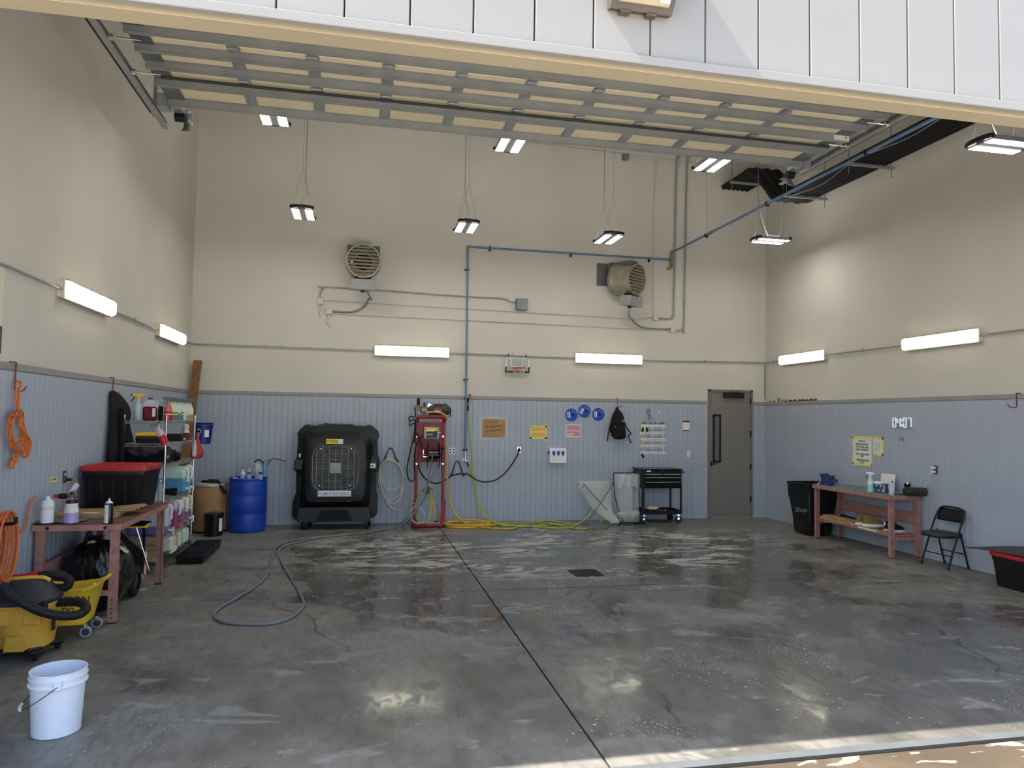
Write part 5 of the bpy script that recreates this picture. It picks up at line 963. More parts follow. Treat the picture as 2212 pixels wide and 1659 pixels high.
for k in range(4):
    a0 = PI/4+k*PI/2
    def bl(u, v, a0=a0): r_ = .07+u*(hg*.84-.07); a = a0+(v-.5)*(.9-.25*u); return gc+Vector((r_*math.cos(a), -.05-.05*(v-.5), r_*math.sin(a)))
    m = MB(t); m.grid(bl, 8, 6); m.build('fan_blade', 'dark_grey', t, solid=.006)
m = MB(t)
for k in range(38):
    z = cc.z-hg*.95+k*hg*1.9/37; w = [v for v in hole]; lim = hg*(max(0, 1-(abs(z-cc.z)/hg)**4.5))**(1/4.5); m.cyl((cc.x-lim, -.672, z), (cc.x+lim, -.672, z), .0022, n=4)
for k in range(7):
    x = cc.x+(-3+k)*hg*.27; lim = hg*(max(0, 1-(abs(x-cc.x)/hg)**4.5))**(1/4.5); m.cyl((x, -.678, cc.z-lim), (x, -.678, cc.z+lim), .0038, n=5)
m.tube(RG(hole, -.672, .985), .006, 6, closed=True); m.build('wire_grille', 'grey_plastic', t)
m = MB(t); m.box((cc.x, -.69, cc.z), (.18, .02, .18), b=.02); h_ = m.build('hub_plate', 'grey_plastic', t); MB(t).box((cc.x, -.703, cc.z), (.09, .012, .09), b=.01).build('hub_cap', 'grey_plastic', h_)
for cx_, cy_ in ((513, 485), (915, 485), (492, 978), (895, 972)): c = CN(cx_, cy_, -.68); MB(t).cyl((c.x, -.676, c.z), (c.x, -.688, c.z), .008).build('screw', 'chrome', t)
a, b = CN(466, 1050, -.70), CN(912, 1122, -.70); m = MB(t); m.box(((a.x+b.x)/2, -.697, (a.z+b.z)/2), (b.x-a.x, .018, a.z-b.z), b=.012); m.build('nameplate', 'white_plastic', t); text('PORTACOOL', .072, ((a.x+b.x)/2, -.7075, (a.z+b.z)/2), (1, 0, 0), (0, 0, 1), 'ink_blue', t, sx=1.25)
a, b = CN(580, 356, -.70), CN(742, 424, -.70); c = CN(805, 424, -.70); m = MB(t); m.box(((a.x+b.x)/2, -.692, (a.z+b.z)/2), (b.x-a.x, .004, a.z-b.z)); m.build('asset_tag', 'sticker_yellow', t); MB(t).box(((b.x+c.x)/2, -.692, (a.z+b.z)/2), (c.x-b.x, .004, a.z-b.z)).build('tag_end', 'label_white', t); text('397046', .072, ((a.x+b.x)/2, -.695, (a.z+b.z)/2), (1, 0, 0), (0, 0, 1), 'ink', t, sx=.95)
for cx_, cy_, w, h_ in ((1195, 500, .055, .20), (1175, 900, .055, .20), (255, 520, .06, .20), (235, 910, .06, .20)): c = CN(cx_, cy_, -.52); MB(t).box((c.x, -.53, c.z), (w, .03, h_), b=.006).build('side_vent', 'black_matte', t)
for cx_ in (228, 1200): c = CN(cx_, 700, -.5); MB(t).box((c.x, -.52, c.z), (.17, .10, .19), b=.02).build('side_grip', 'black_plastic', t)
a = CN(1188, 713, -.58); MB(t).box((a.x, -.575, a.z), (.12, .012, .075), b=.004).build('control_panel', 'label_white', t); MB(t).box((a.x, -.582, a.z), (.05, .004, .02)).build('display', 'ink', t)
for cx_ in (490, 880): c = CN(cx_, 1180, -.62); MB(t).box((c.x, -.64, c.z), (.14, .05, .05), b=.015).build('foot_grip', 'black_plastic', t)
m = MB(t); m.tube([CN(590, 150, -.45), CN(480, 180, -.52), CN(330, 240, -.55), CN(255, 350, -.56), CN(232, 470, -.56), CN(225, 570, -.56)], .008, 6, 5); m.build('power_cord', 'black_rubber', t); c = CN(230, 577, -.57); MB(t).box((c.x, -.57, c.z), (.03, .02, .06), b=.005).build('cord_plug', 'label_white', t)
for px, y, rr_ in ((656, -.62, .075), (791, -.62, .07), (668, -.22, .075), (797, -.22, .07)):
    x = onY(px, 1138, y).x; ax = Vector((.8, .6, 0)) if px < 700 else Vector((1, .15, 0)); m = MB(t); m.cyl(Vector((x, y, rr_))-ax*.016, Vector((x, y, rr_))+ax*.016, rr_, n=22); w_ = m.build('caster_wheel', 'black_rubber', t); m = MB(t); m.bar(Vector((x, y, rr_))-ax*.022, (x, y, lo.z-.14), .04, .004); m.bar(Vector((x, y, rr_))+ax*.022, (x, y, lo.z-.14), .04, .004); m.build('caster_fork', 'chrome', t)
# ================================================================ WALL-MOUNTED PRESSURE WASHER
YW = -.36; PW = lambda px, py, y=YW: onY(px, py, y)
a, b = PW(899, 912), PW(960, 998); X0, X1 = a.x, b.x; XC = (X0+X1)/2
t = thing('washer_stand', 'red electric pressure washer on an upright frame by the back wall', 'pressure washer', (XC, -.30, 0))
zt = PW(930, 905).z; zp = PW(930, 998).z; zb = PW(930, 1139, -.56).z
m = MB(t); m.box((XC, YW+.01, (PW(930, 912).z+zp)/2), (X1-X0-.02, .012, PW(930, 912).z-zp), b=.004); m.build('back_plate', 'red_paint', t)
for x in (X0+.02, X1-.02): m = MB(t); m.box((x, YW, (zt+.05)/2), (.055, .05, zt-.02), b=.008); m.build('upright', 'red_paint', t)
m = MB(t); m.tube([(X0+.02, YW-.02, zt-.05), (X0+.03, YW-.05, zt+.02), (X0+.08, YW-.06, zt+.035), (X1-.08, YW-.06, zt+.035), (X1-.03, YW-.05, zt+.02), (X1-.02, YW-.02, zt-.05)], .034, 10, 4); m.build('top_handle', 'red_paint', t)
m = MB(t); m.tube([(X0-.01, -.14, .035), (X0-.01, -.50, .035), (X0+.05, -.565, .035), (X1-.05, -.565, .035), (X1+.01, -.50, .035), (X1+.01, -.14, .035)], .034, 10, 4); m.build('base_rail', 'red_paint', t)
MB(t).box((XC, -.36, .04), (X1-X0, .38, .01)).build('base_tray', 'offwhite', t); MB(t).box((X1-.12, -.28, .055), (.08, .05, .025), b=.005).build('debris', 'dark_grey', t)
for x, s in ((X0-.01, 1), (X1+.01, -1)): m = MB(t); m.prism([(0, .05), (.09*s, .05), (.07*s, .42), (.045*s, .45), (0, .45)], (x-.02*s, YW-.02, 0), (1, 0, 0), (0, 0, 1), .02); m.build('gusset', 'red_paint', t)
for px, py in ((901, 943), (957, 943), (900, 1002), (957, 1002)): c = PW(px, py, YW-.03); m = MB(t); m.cyl((c.x, YW-.025, c.z), (c.x, YW-.036, c.z), .018, n=14); m.build('bolt', 'chrome', t); MB(t).cyl((c.x, YW-.036, c.z), (c.x, YW-.038, c.z), .008, n=8).build('bolt_hole', 'ink', t)
a, b = PW(916, 922, -.46), PW(948, 948, -.46); m = MB(t); m.box(((a.x+b.x)/2, -.43, (a.z+b.z)/2), (b.x-a.x, .12, a.z-b.z), b=.006); cb = m.build('control_box', 'grey_plastic', t); cx_, cz_, cw, ch = (a.x+b.x)/2, (a.z+b.z)/2, b.x-a.x, a.z-b.z
MB(t).box((cx_, -.492, cz_-.12*ch), (cw*.72, .003, ch*.58)).build('dark_label', 'dark_grey', cb); MB(t).box((cx_, -.492, cz_+.27*ch), (cw*.66, .004, ch*.22)).build('yellow_label', 'sticker_yellow', cb)
for k in range(2): text(('WARNING' , 'DANGER')[k], .035, (cx_-.05, -.495, cz_+.03-.06*k), (1, 0, 0), (0, 0, 1), 'ink_white', t)
m = MB(t); m.cyl((cx_+cw/2, -.43, cz_), (cx_+cw/2+.03, -.43, cz_), .01); m.build('latch', 'chrome', t)
# motor and pump on top
mo = PW(950, 886, -.30); m = MB(t); m.lathe([(.06, -.20), (.085, -.19), (.088, -.18), (.088, .12), (.08, .16), (.05, .175)], mo, 26, R=Matrix.Rotation(PI/2, 3, 'Y')); m.build('motor', 'dark_grey', t)
MB(t).box(mo+Vector((-.03, -.01, .085)), (.15, .1, .05), b=.008).build('terminal_box', 'black_plastic', t); MB(t).box(mo+Vector((-.04, -.088, .02)), (.12, .004, .03)).build('red_sticker', 'flag_red', t); MB(t).box(mo+Vector((-.04, -.088, -.015)), (.12, .004, .014)).build('white_sticker', 'paper', t)
pu = PW(916, 886, -.30); m = MB(t); m.box(pu, (.13, .12, .10), b=.02); 
for i in range(3):
    for j in range(2): m.cyl(pu+Vector((-.035+.035*i, -.055, .02-.035*j)), pu+Vector((-.035+.035*i, -.08, .02-.035*j)), .014, n=10)
m.build('pump_head', 'brass', t)
c = PW(915, 893, -.40); MB(t).cyl(c+Vector((0, .02, 0)), c-Vector((0, .03, 0)), .032, n=10).build('valve_knob', 'blue_plastic', t)
c = PW(904, 866, -.32); m = MB(t); m.lathe([(.016, -.08), (.028, -.06), (.032, 0), (.024, .05), (.01, .055)], c, 14); m.build('unloader_knob', 'black_plastic', t); m = MB(t); m.cyl(c+Vector((0, 0, -.18)), c+Vector((0, 0, -.06)), .016); m.cyl(c+Vector((-.06, 0, -.09)), c+Vector((.09, 0, -.09)), .016); m.build('unloader_valve', 'brass', t)
c = PW(917, 874, -.32); MB(t).box(c, (.035, .03, .08), b=.008).build('pressure_switch', 'black_plastic', t)
c = PW(927.5, 876, -.32); m = MB(t); m.cyl(c+Vector((0, .01, 0)), c-Vector((0, .02, 0)), .035, n=20); m.cyl(c, c+Vector((0, 0, -.085)), .01); m.build('pressure_gauge', 'chrome', t)
# hose reel
rz_ = PW(925, 982, -.50).z; xl, xr = PW(923, 982, -.56).x, PW(947, 982, -.56).x; rc = Vector((0, -.52, rz_))
for x in (xl, xr): m = MB(t); m.lathe([(.02, -.004), (.235, -.004), (.245, 0), (.235, .004), (.02, .004)], (x, -.60, rz_), 36, R=Matrix.Rotation(PI/2, 3, 'Y')); m.build('reel_disc', 'black_gloss', t)
m = MB(t); m.cyl((xl, -.60, rz_), (xr, -.60, rz_), .085, n=24); m.cyl((xl-.08, -.60, rz_), (xr+.06, -.60, rz_), .025, n=12); m.build('reel_drum', 'black_gloss', t)
m = MB(t); m.box((xl-.06, -.48, rz_), (.02, .25, .06)); m.box((xr+.045, -.48, rz_), (.02, .25, .05)); m.build('reel_arm', 'metal_dark', t); m = MB(t); m.box((xl-.075, -.60, rz_+.03), (.012, .04, .12)); m.box((xl-.045, -.60, rz_-.03), (.06, .04, .02)); m.build('swivel_bracket', 'chrome', t)
m = MB(t); m.bar((xr+.05, -.60, rz_), (xr+.07, -.62, rz_+.12), .02, .01); m.cyl((xr+.0, -.63, rz_+.125), (xr+.10, -.63, rz_+.125), .018); m.build('reel_crank', 'black_plastic', t)
m = MB(t); m.tube([PW(896, 880, -.40), PW(897, 900, -.42), PW(885, 900, -.44), PW(884, 908, -.45), PW(896, 908, -.44), PW(897, 925, -.43), PW(899, 935, -.43), PW(908, 952, -.46), PW(912, 975, -.58)], .012, 8, 6); m.build('black_hose', 'black_rubber', t)
m = MB(t); m.tube([PW(897, 905, -.42), PW(886, 910, -.46), PW(885, 920, -.47), PW(894, 914, -.45), PW(896, 925, -.42), PW(893, 950, -.44), PW(895, 955, -.44), PW(899, 920, -.44)], .011, 8, 6); m.build('black_hose', 'black_rubber', t)
m = MB(t); m.tube([PW(897, 930, -.42), PW(890, 960, -.42), PW(881, 1000, -.42), PW(879, 1020, -.42), PW(884, 1037, -.42), PW(892, 1039, -.42), PW(896, 1030, -.42), PW(895, 1000, -.42), PW(898, 965, -.42), PW(912, 942, -.44)], .011, 8, 6); m.build('black_hose', 'black_rubber', t)
m = MB(t); m.tube([PW(972, 900, -.32), PW(973, 885, -.28), PW(966, 876, -.27), PW(958, 873, -.28)], .011, 8, 5); m.build('motor_cable', 'black_rubber', t)
# black power cable from the stand over the hanger to the outlet
def hanger(px0, pyt, px1, pyb, label):
    a, b, c = onY(px0, pyb, -.10), onY((px0+px1)/2, pyt, -.03), onY(px1, pyb, -.10); t = thing('hose_hanger', label, 'hanger', (b.x, -.05, a.z), group='black wire hose hangers')
    MB(t).tube([a+Vector((0, -.05, .03)), a, onY(px0+.18*(px1-px0), (pyt+pyb)/2, -.04), onY(px0+.36*(px1-px0), pyt+3, -.035), b, onY(px0+.64*(px1-px0), pyt+3, -.035), onY(px0+.82*(px1-px0), (pyt+pyb)/2, -.04), c, c+Vector((.01, -.05, .03))], .011, 8, 5).build('hanger_rod', 'black_gloss', t)
    for k in (.2, .8): c = onY(px0+k*(px1-px0), (pyt+pyb)/2+1, -.04); MB(t).box((c.x, -.035, c.z), (.05, .03, .012), b=.003).build('wall_clip', 'galv', t)
hanger(829, 968, 858, 998, 'black wire hanger beside the cooler holding the cream hose'); hanger(975, 996, 1001, 1028, 'black wire hanger under the blue pipe holding the black cable')
t = thing('power_cable', 'black power cable swagged along the back wall to an outlet', 'cable', (onY(1000, 1030, -.1).x, -.1, 1.0)); N_ = lambda px, py, y=-.11: onY(px, py, y)
MB(t).tube([N_(904, 1000, -.40), N_(906, 1015, -.34), N_(920, 1035, -.2), N_(940, 1044, -.12), N_(957, 1040), N_(975, 1028, -.13), N_(985, 1025, -.13), N_(1000, 1023, -.13), N_(1012, 1025, -.12), N_(1030, 1037), N_(1048, 1041), N_(1070, 1037), N_(1090, 1023), N_(1108, 1000), N_(1118, 983, -.08), N_(1121, 975, -.05)], .012, 8, 6).build('cable', 'black_rubber', t); c = N_(1121.5, 973, -.05); MB(t).box((c.x, -.05, c.z), (.045, .05, .05), b=.01).build('plug', 'black_rubber', t)
def plate(px, py, w, h, label, mt='white_plastic', outs=()):
    c = onY(px, py, -.02); t = thing('power_outlet', label, 'outlet', (c.x, -.02, c.z-h/2)); MB(t).box((c.x, -.0235, c.z), (w, .007, h), b=.002).build('cover_plate', mt, t)
    for x, z in outs: MB(t).cyl((c.x+x, -.026, c.z+z), (c.x+x, -.029, c.z+z), .016, n=12).build('receptacle', 'dark_grey', t)
plate(976.5, 974.5, .12, .12, 'white quad outlet right of the red pressure washer', 'white_plastic', ((-.03, .025), (.03, .025), (-.03, -.025), (.03, -.025)))
plate(1121, 972, .075, .12, 'steel outlet cover with the black plug in it', 'chrome', ((0, .03),))
plate(1487, 981, .07, .12, 'ivory switch plate beside the grey door', 'light_yellow')
# cream hose on its hanger
t = thing('cream_hose', 'cream coloured hose coiled on the hanger beside the cooler', 'hose', (onY(845, 1040, -.1).x, -.1, .55)); G_ = lambda px, py, y: onY(px, py, y); r_ = random.Random(3)
loops = [[(843, 993), (858, 1000), (868, 1015), (872, 1035), (866, 1050), (845, 1058), (832, 1053), (823, 1030), (822, 1008), (830, 996)], [(843, 995), (862, 1006), (870, 1030), (866, 1060), (850, 1080), (833, 1078), (820, 1055), (818, 1025), (824, 1003), (834, 995)], [(845, 992), (864, 1008), (872, 1040), (864, 1075), (850, 1087), (838, 1084), (826, 1060), (820, 1030), (822, 1008), (832, 995)]]
for k, L in enumerate(loops): MB(t).tube([G_(x, y, -.085-.03*k) for x, y in L], .011, 8, 6, closed=True).build('hose_loop', 'cream_hose', t)
MB(t).tube([G_(834, 1079, -.12), G_(840, 1092, -.13), G_(858, 1103, -.16), G_(878, 1099, -.25), G_(894, 1087, -.42)], .011, 8, 6).build('hose_tail', 'cream_hose', t)
MB(t).tube([G_(869, 1040, -.1), G_(870, 1048, -.1)], .016, 8).build('hose_fitting', 'chrome', t)
# grey hose run from the reel to the floor loop
t = thing('grey_hose', 'long grey pressure hose looping across the concrete floor', 'hose', (2.6, -3, 0)); Fz = lambda px, py: onZ(px, py, .014)
P = [onY(936, 975, -.68), onY(930, 1010, -.68), onY(922, 1050, -.70), onY(918, 1075, -.72), onY(900, 1100, -.75), onY(885, 1122, -.78)]
P += [Fz(x, y) for x, y in ((868, 1137), (830, 1143), (790, 1150), (720, 1157), (650, 1164), (605, 1176), (588, 1200), (582, 1232), (556, 1264), (510, 1292), (474, 1314), (462, 1330), (480, 1343), (530, 1348), (590, 1346), (632, 1332), (655, 1308), (650, 1286), (628, 1248), (606, 1210), (602, 1192), (622, 1177), (680, 1163), (750, 1155), (810, 1147), (850, 1140))]
P += [onY(880, 1118, -.84), onY(905, 1078, -.80), onY(928, 1040, -.76), onY(945, 1005, -.72), onY(948, 990, -.68)]
MB(t).tube(P, .0135, 8, 6).build('hose', 'grey_hose', t)
# valve cluster and short hoses at the foot of the stand
t = thing('hose_manifold', 'valve manifold with short yellow hoses at the foot of the washer stand', 'hose fitting', (onY(926, 1055, -.1).x, -.1, .4)); c = onY(926, 1056, -.09)
m = MB(t); m.cyl((c.x, -.02, c.z), (c.x, -.12, c.z), .02); m.cyl((c.x-.06, -.1, c.z), (c.x+.08, -.1, c.z), .015); m.cyl((c.x, -.1, c.z-.09), (c.x, -.1, c.z+.05), .016); m.build('valve_body', 'brass', t)
m = MB(t); m.box((c.x-.01, -.13, c.z-.03), (.025, .02, .12), Matrix.Rotation(.2, 3, 'Y'), b=.004); m.build('valve_lever', 'black_plastic', t); m = MB(t); m.cyl((c.x-.06, -.1, c.z), (c.x-.11, -.13, c.z-.04), .016); m.build('hose_cuff', 'black_rubber', t)
MB(t).tube([(c.x-.10, -.13, c.z-.04), onY(905, 1070, -.2), onY(899, 1088, -.62), onY(898, 1105, -.64), onY(903, 1125, -.62), onY(915, 1130, -.6), onY(928, 1118, -.62), onY(931, 1095, -.5), onY(930, 1075, -.2), onY(927, 1066, -.12)], .011, 8, 6).build('short_hose', 'green_hose', t)
MB(t).tube([onY(886, 1108, -.64), onY(892, 1125, -.62), onY(906, 1131, -.60), onY(917, 1122, -.62), onY(916, 1108, -.66), onY(905, 1096, -.68), onY(893, 1096, -.66)], .010, 8, 6, closed=True).build('short_hose', 'cream_hose', t)
def fz(x, y, z):
    p = onZ(x, y+3, z); p.y = min(p.y, -.07); return p
# yellow hose: from the pump down the wall to a coil on the floor
t = thing('yellow_hose', 'yellow hose dropping from the pump into a coil on the floor', 'hose', (4.5, -.7, 0)); Y_ = lambda px, py, y: onY(px, py, y)
MB(t).tube([Y_(921, 891, -.42), Y_(940, 890, -.42), Y_(955, 893, -.42), Y_(965, 899, -.40), Y_(966, 905, -.36), Y_(962, 912, -.32), Y_(961, 930, -.28), Y_(963, 970, -.25), Y_(966, 1010, -.25), Y_(967, 1050, -.25), Y_(972, 1085, -.28), Y_(982, 1108, -.36), Y_(996, 1123, -.48)]+[fz(x, y, .016) for x, y in ((1015, 1131), (1050, 1137), (1090, 1139), (1112, 1138), (1117, 1134), (1105, 1131), (1070, 1129), (1030, 1130), (990, 1133), (958, 1133))], .014, 8, 6).build('supply_hose', 'yellow_hose', t)
MB(t).tube([Y_(930, 1062, -.14), Y_(935, 1085, -.3), Y_(941, 1110, -.45)]+[fz(x, y, .018) for x, y in ((952, 1126), (970, 1135), (1010, 1137), (1045, 1133), (1058, 1129), (1050, 1126))], .014, 8, 6).build('supply_hose', 'yellow_hose', t)
for k in range(5):
    c0 = fz(1003+3*k, 1131+.5*(k % 3), .02); c0.y = min(c0.y, -.42); rx, ry = .36+.025*k, .17+.012*k; MB(t).tube([(c0.x+rx*math.cos(2*PI*i/14+.3*k), c0.y+ry*math.sin(2*PI*i/14+.3*k)+.02*math.sin(3*i+k), .016+.022*(k % 3)+.008*math.sin(i*2+k)+(.05*max(0, math.sin(2*PI*i/14+.3*k)) if k > 3 else 0)) for i in range(14)], .0115, 8, 4, closed=True).build('hose_turn', 'yellow_hose', t)
# green hose
t = thing('green_hose', 'yellow green hose hanging from the blue pipe and trailing along the wall', 'hose', (5.5, -.6, 0))
MB(t).tube([Y_(1011, 888, -.09), Y_(1013, 920, -.09), Y_(1018, 970, -.09), Y_(1024, 1030, -.10), Y_(1029, 1075, -.13), Y_(1040, 1105, -.25), Y_(1054, 1119, -.40)]+[fz(x, y, .012) for x, y in ((1072, 1125), (1110, 1126), (1150, 1124), (1185, 1122), (1215, 1126), (1238, 1130), (1244, 1132), (1235, 1135), (1210, 1138), (1160, 1135), (1120, 1132))], .011, 8, 6).build('hose', 'green_hose', t)
MB(t).tube([Y_(1011, 998, -.09), Y_(1020, 1020, -.10), Y_(1026, 1050, -.12), Y_(1033, 1085, -.18), Y_(1046, 1110, -.3), Y_(1062, 1124, -.45)]+[fz(x, y, .016) for x, y in ((1085, 1131), (1130, 1134), (1180, 1132), (1150, 1128), (1160, 1124), (1195, 1129), (1235, 1137), (1265, 1139))]+[Y_(1288, 1136, -.50), Y_(1299, 1125, -.5), Y_(1301, 1108, -.48), Y_(1296, 1094, -.44), Y_(1291, 1088, -.42), Y_(1284, 1091, -.42), Y_(1277, 1105, -.48), Y_(1266, 1118, -.50)]+[fz(x, y, .014) for x, y in ((1250, 1128), (1220, 1130), (1190, 1129))], .011, 8, 6).build('hose', 'green_hose', t)
MB(t).tube([Y_(1011, 862, -.09), Y_(1011, 888, -.09)], .016, 8).build('hose_cuff', 'black_rubber', t); MB(t).cyl(Y_(1011, 870, -.09), Y_(1011, 876, -.09), .021).build('hose_fitting', 'brass', t)
c = Y_(1008, 995, -.08); t = thing('air_coupler', 'metal quick coupler with valve at the end of the blue pipe', 'coupler', (c.x, -.08, c.z-.1)); z_ = Y_(1005, 975, -.06)
m = MB(t); m.cyl((z_.x, -.065, z_.z-.002), (z_.x+.005, -.07, c.z-.02), .018); m.cyl((c.x-.03, -.07, c.z-.02), (c.x+.04, -.09, c.z-.0), .016); m.cyl((z_.x, -.07, c.z+.02), (z_.x-.035, -.08, c.z+.0), .012); m.build('coupler_body', 'chrome', t); m = MB(t); m.ball((z_.x-.045, -.08, c.z+.01), (.016, .012, .03)); m.build('relief_knob', 'white_plastic', t); m = MB(t); m.cyl((c.x+.01, -.085, c.z-.03), (c.x+.05, -.095, c.z-.11), .015); m.build('hose_cuff', 'black_rubber', t); c2 = Y_(1005, 972, -.06); MB(t).box((c2.x, -.05, c2.z+.005), (.10, .06, .025), b=.006).build('pipe_clamp', 'black_plastic', t)
c = Y_(1008, 858, -.06); t = thing('rag_strip', 'rust coloured rag tied round the blue pipe at the wainscot cap', 'rag', (c.x+.045, -.08, c.z-.06)); MB(t).tube([(c.x+.045, -.08, c.z-.04), (c.x+.07, -.085, c.z+.01), (c.x+.06, -.09, c.z+.05), (c.x+.035, -.09, c.z+.03), (c.x+.03, -.085, c.z+.05)], .010, 6, 4).build('rag', 'toy_red', t)
# ================================================================ SIGNS ON THE BACK WALL
def sheet(name, x0, y0, x1, y1, mt, label, cat='sign', th=.003, y=-.0215):
    a, b = onY(x0, y0, y), onY(x1, y1, y); t = thing(name, label, cat, ((a.x+b.x)/2, y, b.z)); MB(t).box(((a.x+b.x)/2, y-th/2, (a.z+b.z)/2), (b.x-a.x, th, a.z-b.z)).build('sheet', mt, t); return t, a, b
def tape(t, x0, z0, x1, z1, w, mt='tape_yellow', y=-.0262): MB(t).bar((x0, y, z0), (x1, y, z1), .001, w, up=(0, -1, 0) if abs(x1-x0) > abs(z1-z0) else (0, -1, 0)).build('tape', mt, t)
def strip(t, a, b, w, mt='tape_yellow', y=-.0262):
    a, b = Vector((a[0], y, a[1])), Vector((b[0], y, b[1])); d = (b-a).normalized(); n = Vector((-d.z, 0, d.x))*w/2; MB(t).add([a-n, b-n, b+n, a+n, a-n+Vector((0, .0015, 0)), b-n+Vector((0, .0015, 0)), b+n+Vector((0, .0015, 0)), a+n+Vector((0, .0015, 0))], [(0, 1, 2, 3), (7, 6, 5, 4), (0, 4, 5, 1), (1, 5, 6, 2), (2, 6, 7, 3), (3, 7, 4, 0)]).build('tape', mt, t)
t, a, b = sheet('cardboard_sign', 1042, 904, 1092, 946, 'cardboard', 'brown cardboard sign handwritten and taped to the wall', th=.005)
for k, s in enumerate(('TURN OFF', 'PRESSURE WASHER', 'FIRST PRESSURE WASHER')): text(s, .062-.006*k, ((a.x+b.x)/2-.04+.02*k, -.028, a.z-.07-.075*k), (1, 0, .12), (-.12, 0, 1), 'ink_brown', t, 'handwriting', sx=.72-.1*k)
for q in (((a.x-.02, a.z+.03), (a.x-.025, b.z-.04)), ((a.x-.03, a.z+.01), (b.x+.03, a.z+.008)), ((a.x-.04, b.z-.01), (b.x+.04, b.z-.012)), ((b.x+.012, a.z+.02), (b.x+.01, b.z-.02))): strip(t, *q, .04, 'clear_plastic', -.029)
t, a, b = sheet('clean_rags_sign', 1148, 921, 1179, 945, 'orange_paper', 'orange CLEAN RAGS sign framed in yellow tape'); text('CLEAN RAGS', .048, ((a.x+b.x)/2, -.0265, (a.z+b.z)/2), (1, 0, 0), (0, 0, 1), 'ink_white', t, sx=.85)
for q in (((a.x-.05, a.z), (b.x+.06, a.z+.0)), ((a.x-.01, a.z), (a.x-.012, b.z-.03)), ((a.x-.03, b.z-.01), (b.x+.03, b.z-.012)), ((b.x+.01, a.z+.04), (b.x+.0, b.z-.07))): strip(t, *q, .034)
t, a, b = sheet('dirty_rags_sign', 1223, 917, 1254, 944, 'ink_white', 'pink DIRTY RAGS sign with white border'); MB(t).box(((a.x+b.x)/2, -.0255, (a.z+b.z)/2), (b.x-a.x-.02, .002, a.z-b.z-.025)).build('pink_print', 'pink_paper', t); text('DIRTY RAGS', .05, ((a.x+b.x)/2, -.0275, (a.z+b.z)/2), (1, 0, 0), (0, 0, 1), 'ink_white', t, sx=.85); MB(t).box(((a.x+b.x)/2-.06, -.027, b.z+.05), (.12, .001, .035), Matrix.Rotation(-.15, 3, 'Y')).build('worn_patch', 'offwhite', t)
# three round blue discs
for k, (px, py, rot, lb) in enumerate(((1234.5, 896, .1, 'left'), (1262.5, 888, -.3, 'middle, highest'), (1292.5, 895, 0, 'right'))):
    c = onY(px, py, -.03); t = thing('blue_disc', 'round blue plastic disc with triangular rib on the wall, %s of three' % lb, 'disc', (c.x, -.02, c.z-.12), group='blue discs above the dirty rags sign'); R2 = Matrix((Vector((1, 0, 0)), Vector((0, 0, 1)), Vector((0, -1, 0)))).transposed(); c.y = -.02
    MB(t).lathe([(.12, 0), (.122, .004), (.12, .018), (.112, .02), (.001, .018)], c, 36, R=R2).build('disc', 'blue_disc', t)
    pts = [Vector((.118*math.cos(rot+q), 0, .118*math.sin(rot+q))) for q in (0, 2*PI/3, 4*PI/3)]; m = MB(t)
    for i in range(3): m.bar(c+Vector((0, -.021, 0))+pts[i], c+Vector((0, -.021, 0))+pts[(i+1) % 3], .008, .012)
    m.build('triangle_rib', 'blue_disc', t); MB(t).cyl(c+Vector((.025, -.016, 0)), c+Vector((.025, -.022, 0)), .026, n=18).build('centre_hole', 'ink', t); MB(t).box(c+Vector((-.055, -.020, -.0)), (.05, .004, .11), Matrix.Rotation(-rot*1.5, 3, 'Y')).build('label', 'paper', t); MB(t).bar(c+Vector((.0, -.02, .075)), c+Vector((.085, -.02, .035)), .003, .02, up=(0, 1, 0)).build('light_strip', 'label_white', t)
# chemical dispenser
a, b = onY(1188, 968, -.10), onY(1223.5, 1000, -.10); t = thing('soap_dispenser', 'white wall dispenser with three blue knobs', 'dispenser', ((a.x+b.x)/2, -.02, b.z)); xc, zc_, w, h = (a.x+b.x)/2, (a.z+b.z)/2, b.x-a.x, a.z-b.z
m = MB(t); m.loft([[Vector((xc+s*w/2, y, z)) for y, z in ((-.02, zc_-h/2), (-.10, zc_-h/2), (-.11, zc_-h*.1), (-.09, zc_+h*.45), (-.07, zc_+h/2), (-.02, zc_+h/2))] for s in (-1, 1)]); m.build('case', 'white_plastic', t)
for k in range(3):
    c = Vector((xc+(-.085+.088*k)*1.0, -.105, zc_+h*.18)); m = MB(t); m.box(c, (.055, .03, .07), b=.012); k_ = m.build('knob', 'blue_disc', t); m = MB(t); m.box(c-Vector((0, 0, .04)), (.025, .025, .03), b=.005); m.build('knob_pointer', 'ink_blue', k_)
for k, dx in enumerate((-.10, -.075, -.02, .06, .085)): MB(t).tube([(xc+dx, -.06, zc_-h/2), (xc+dx, -.055, zc_-h/2-.09-.02*(k % 2))], .005, 6).build('dip_tube', 'clear_bottle', t)
MB(t).box((xc-w/2-.015, -.06, zc_+h*.2), (.03, .03, .04), b=.006).build('inlet', 'black_plastic', t)
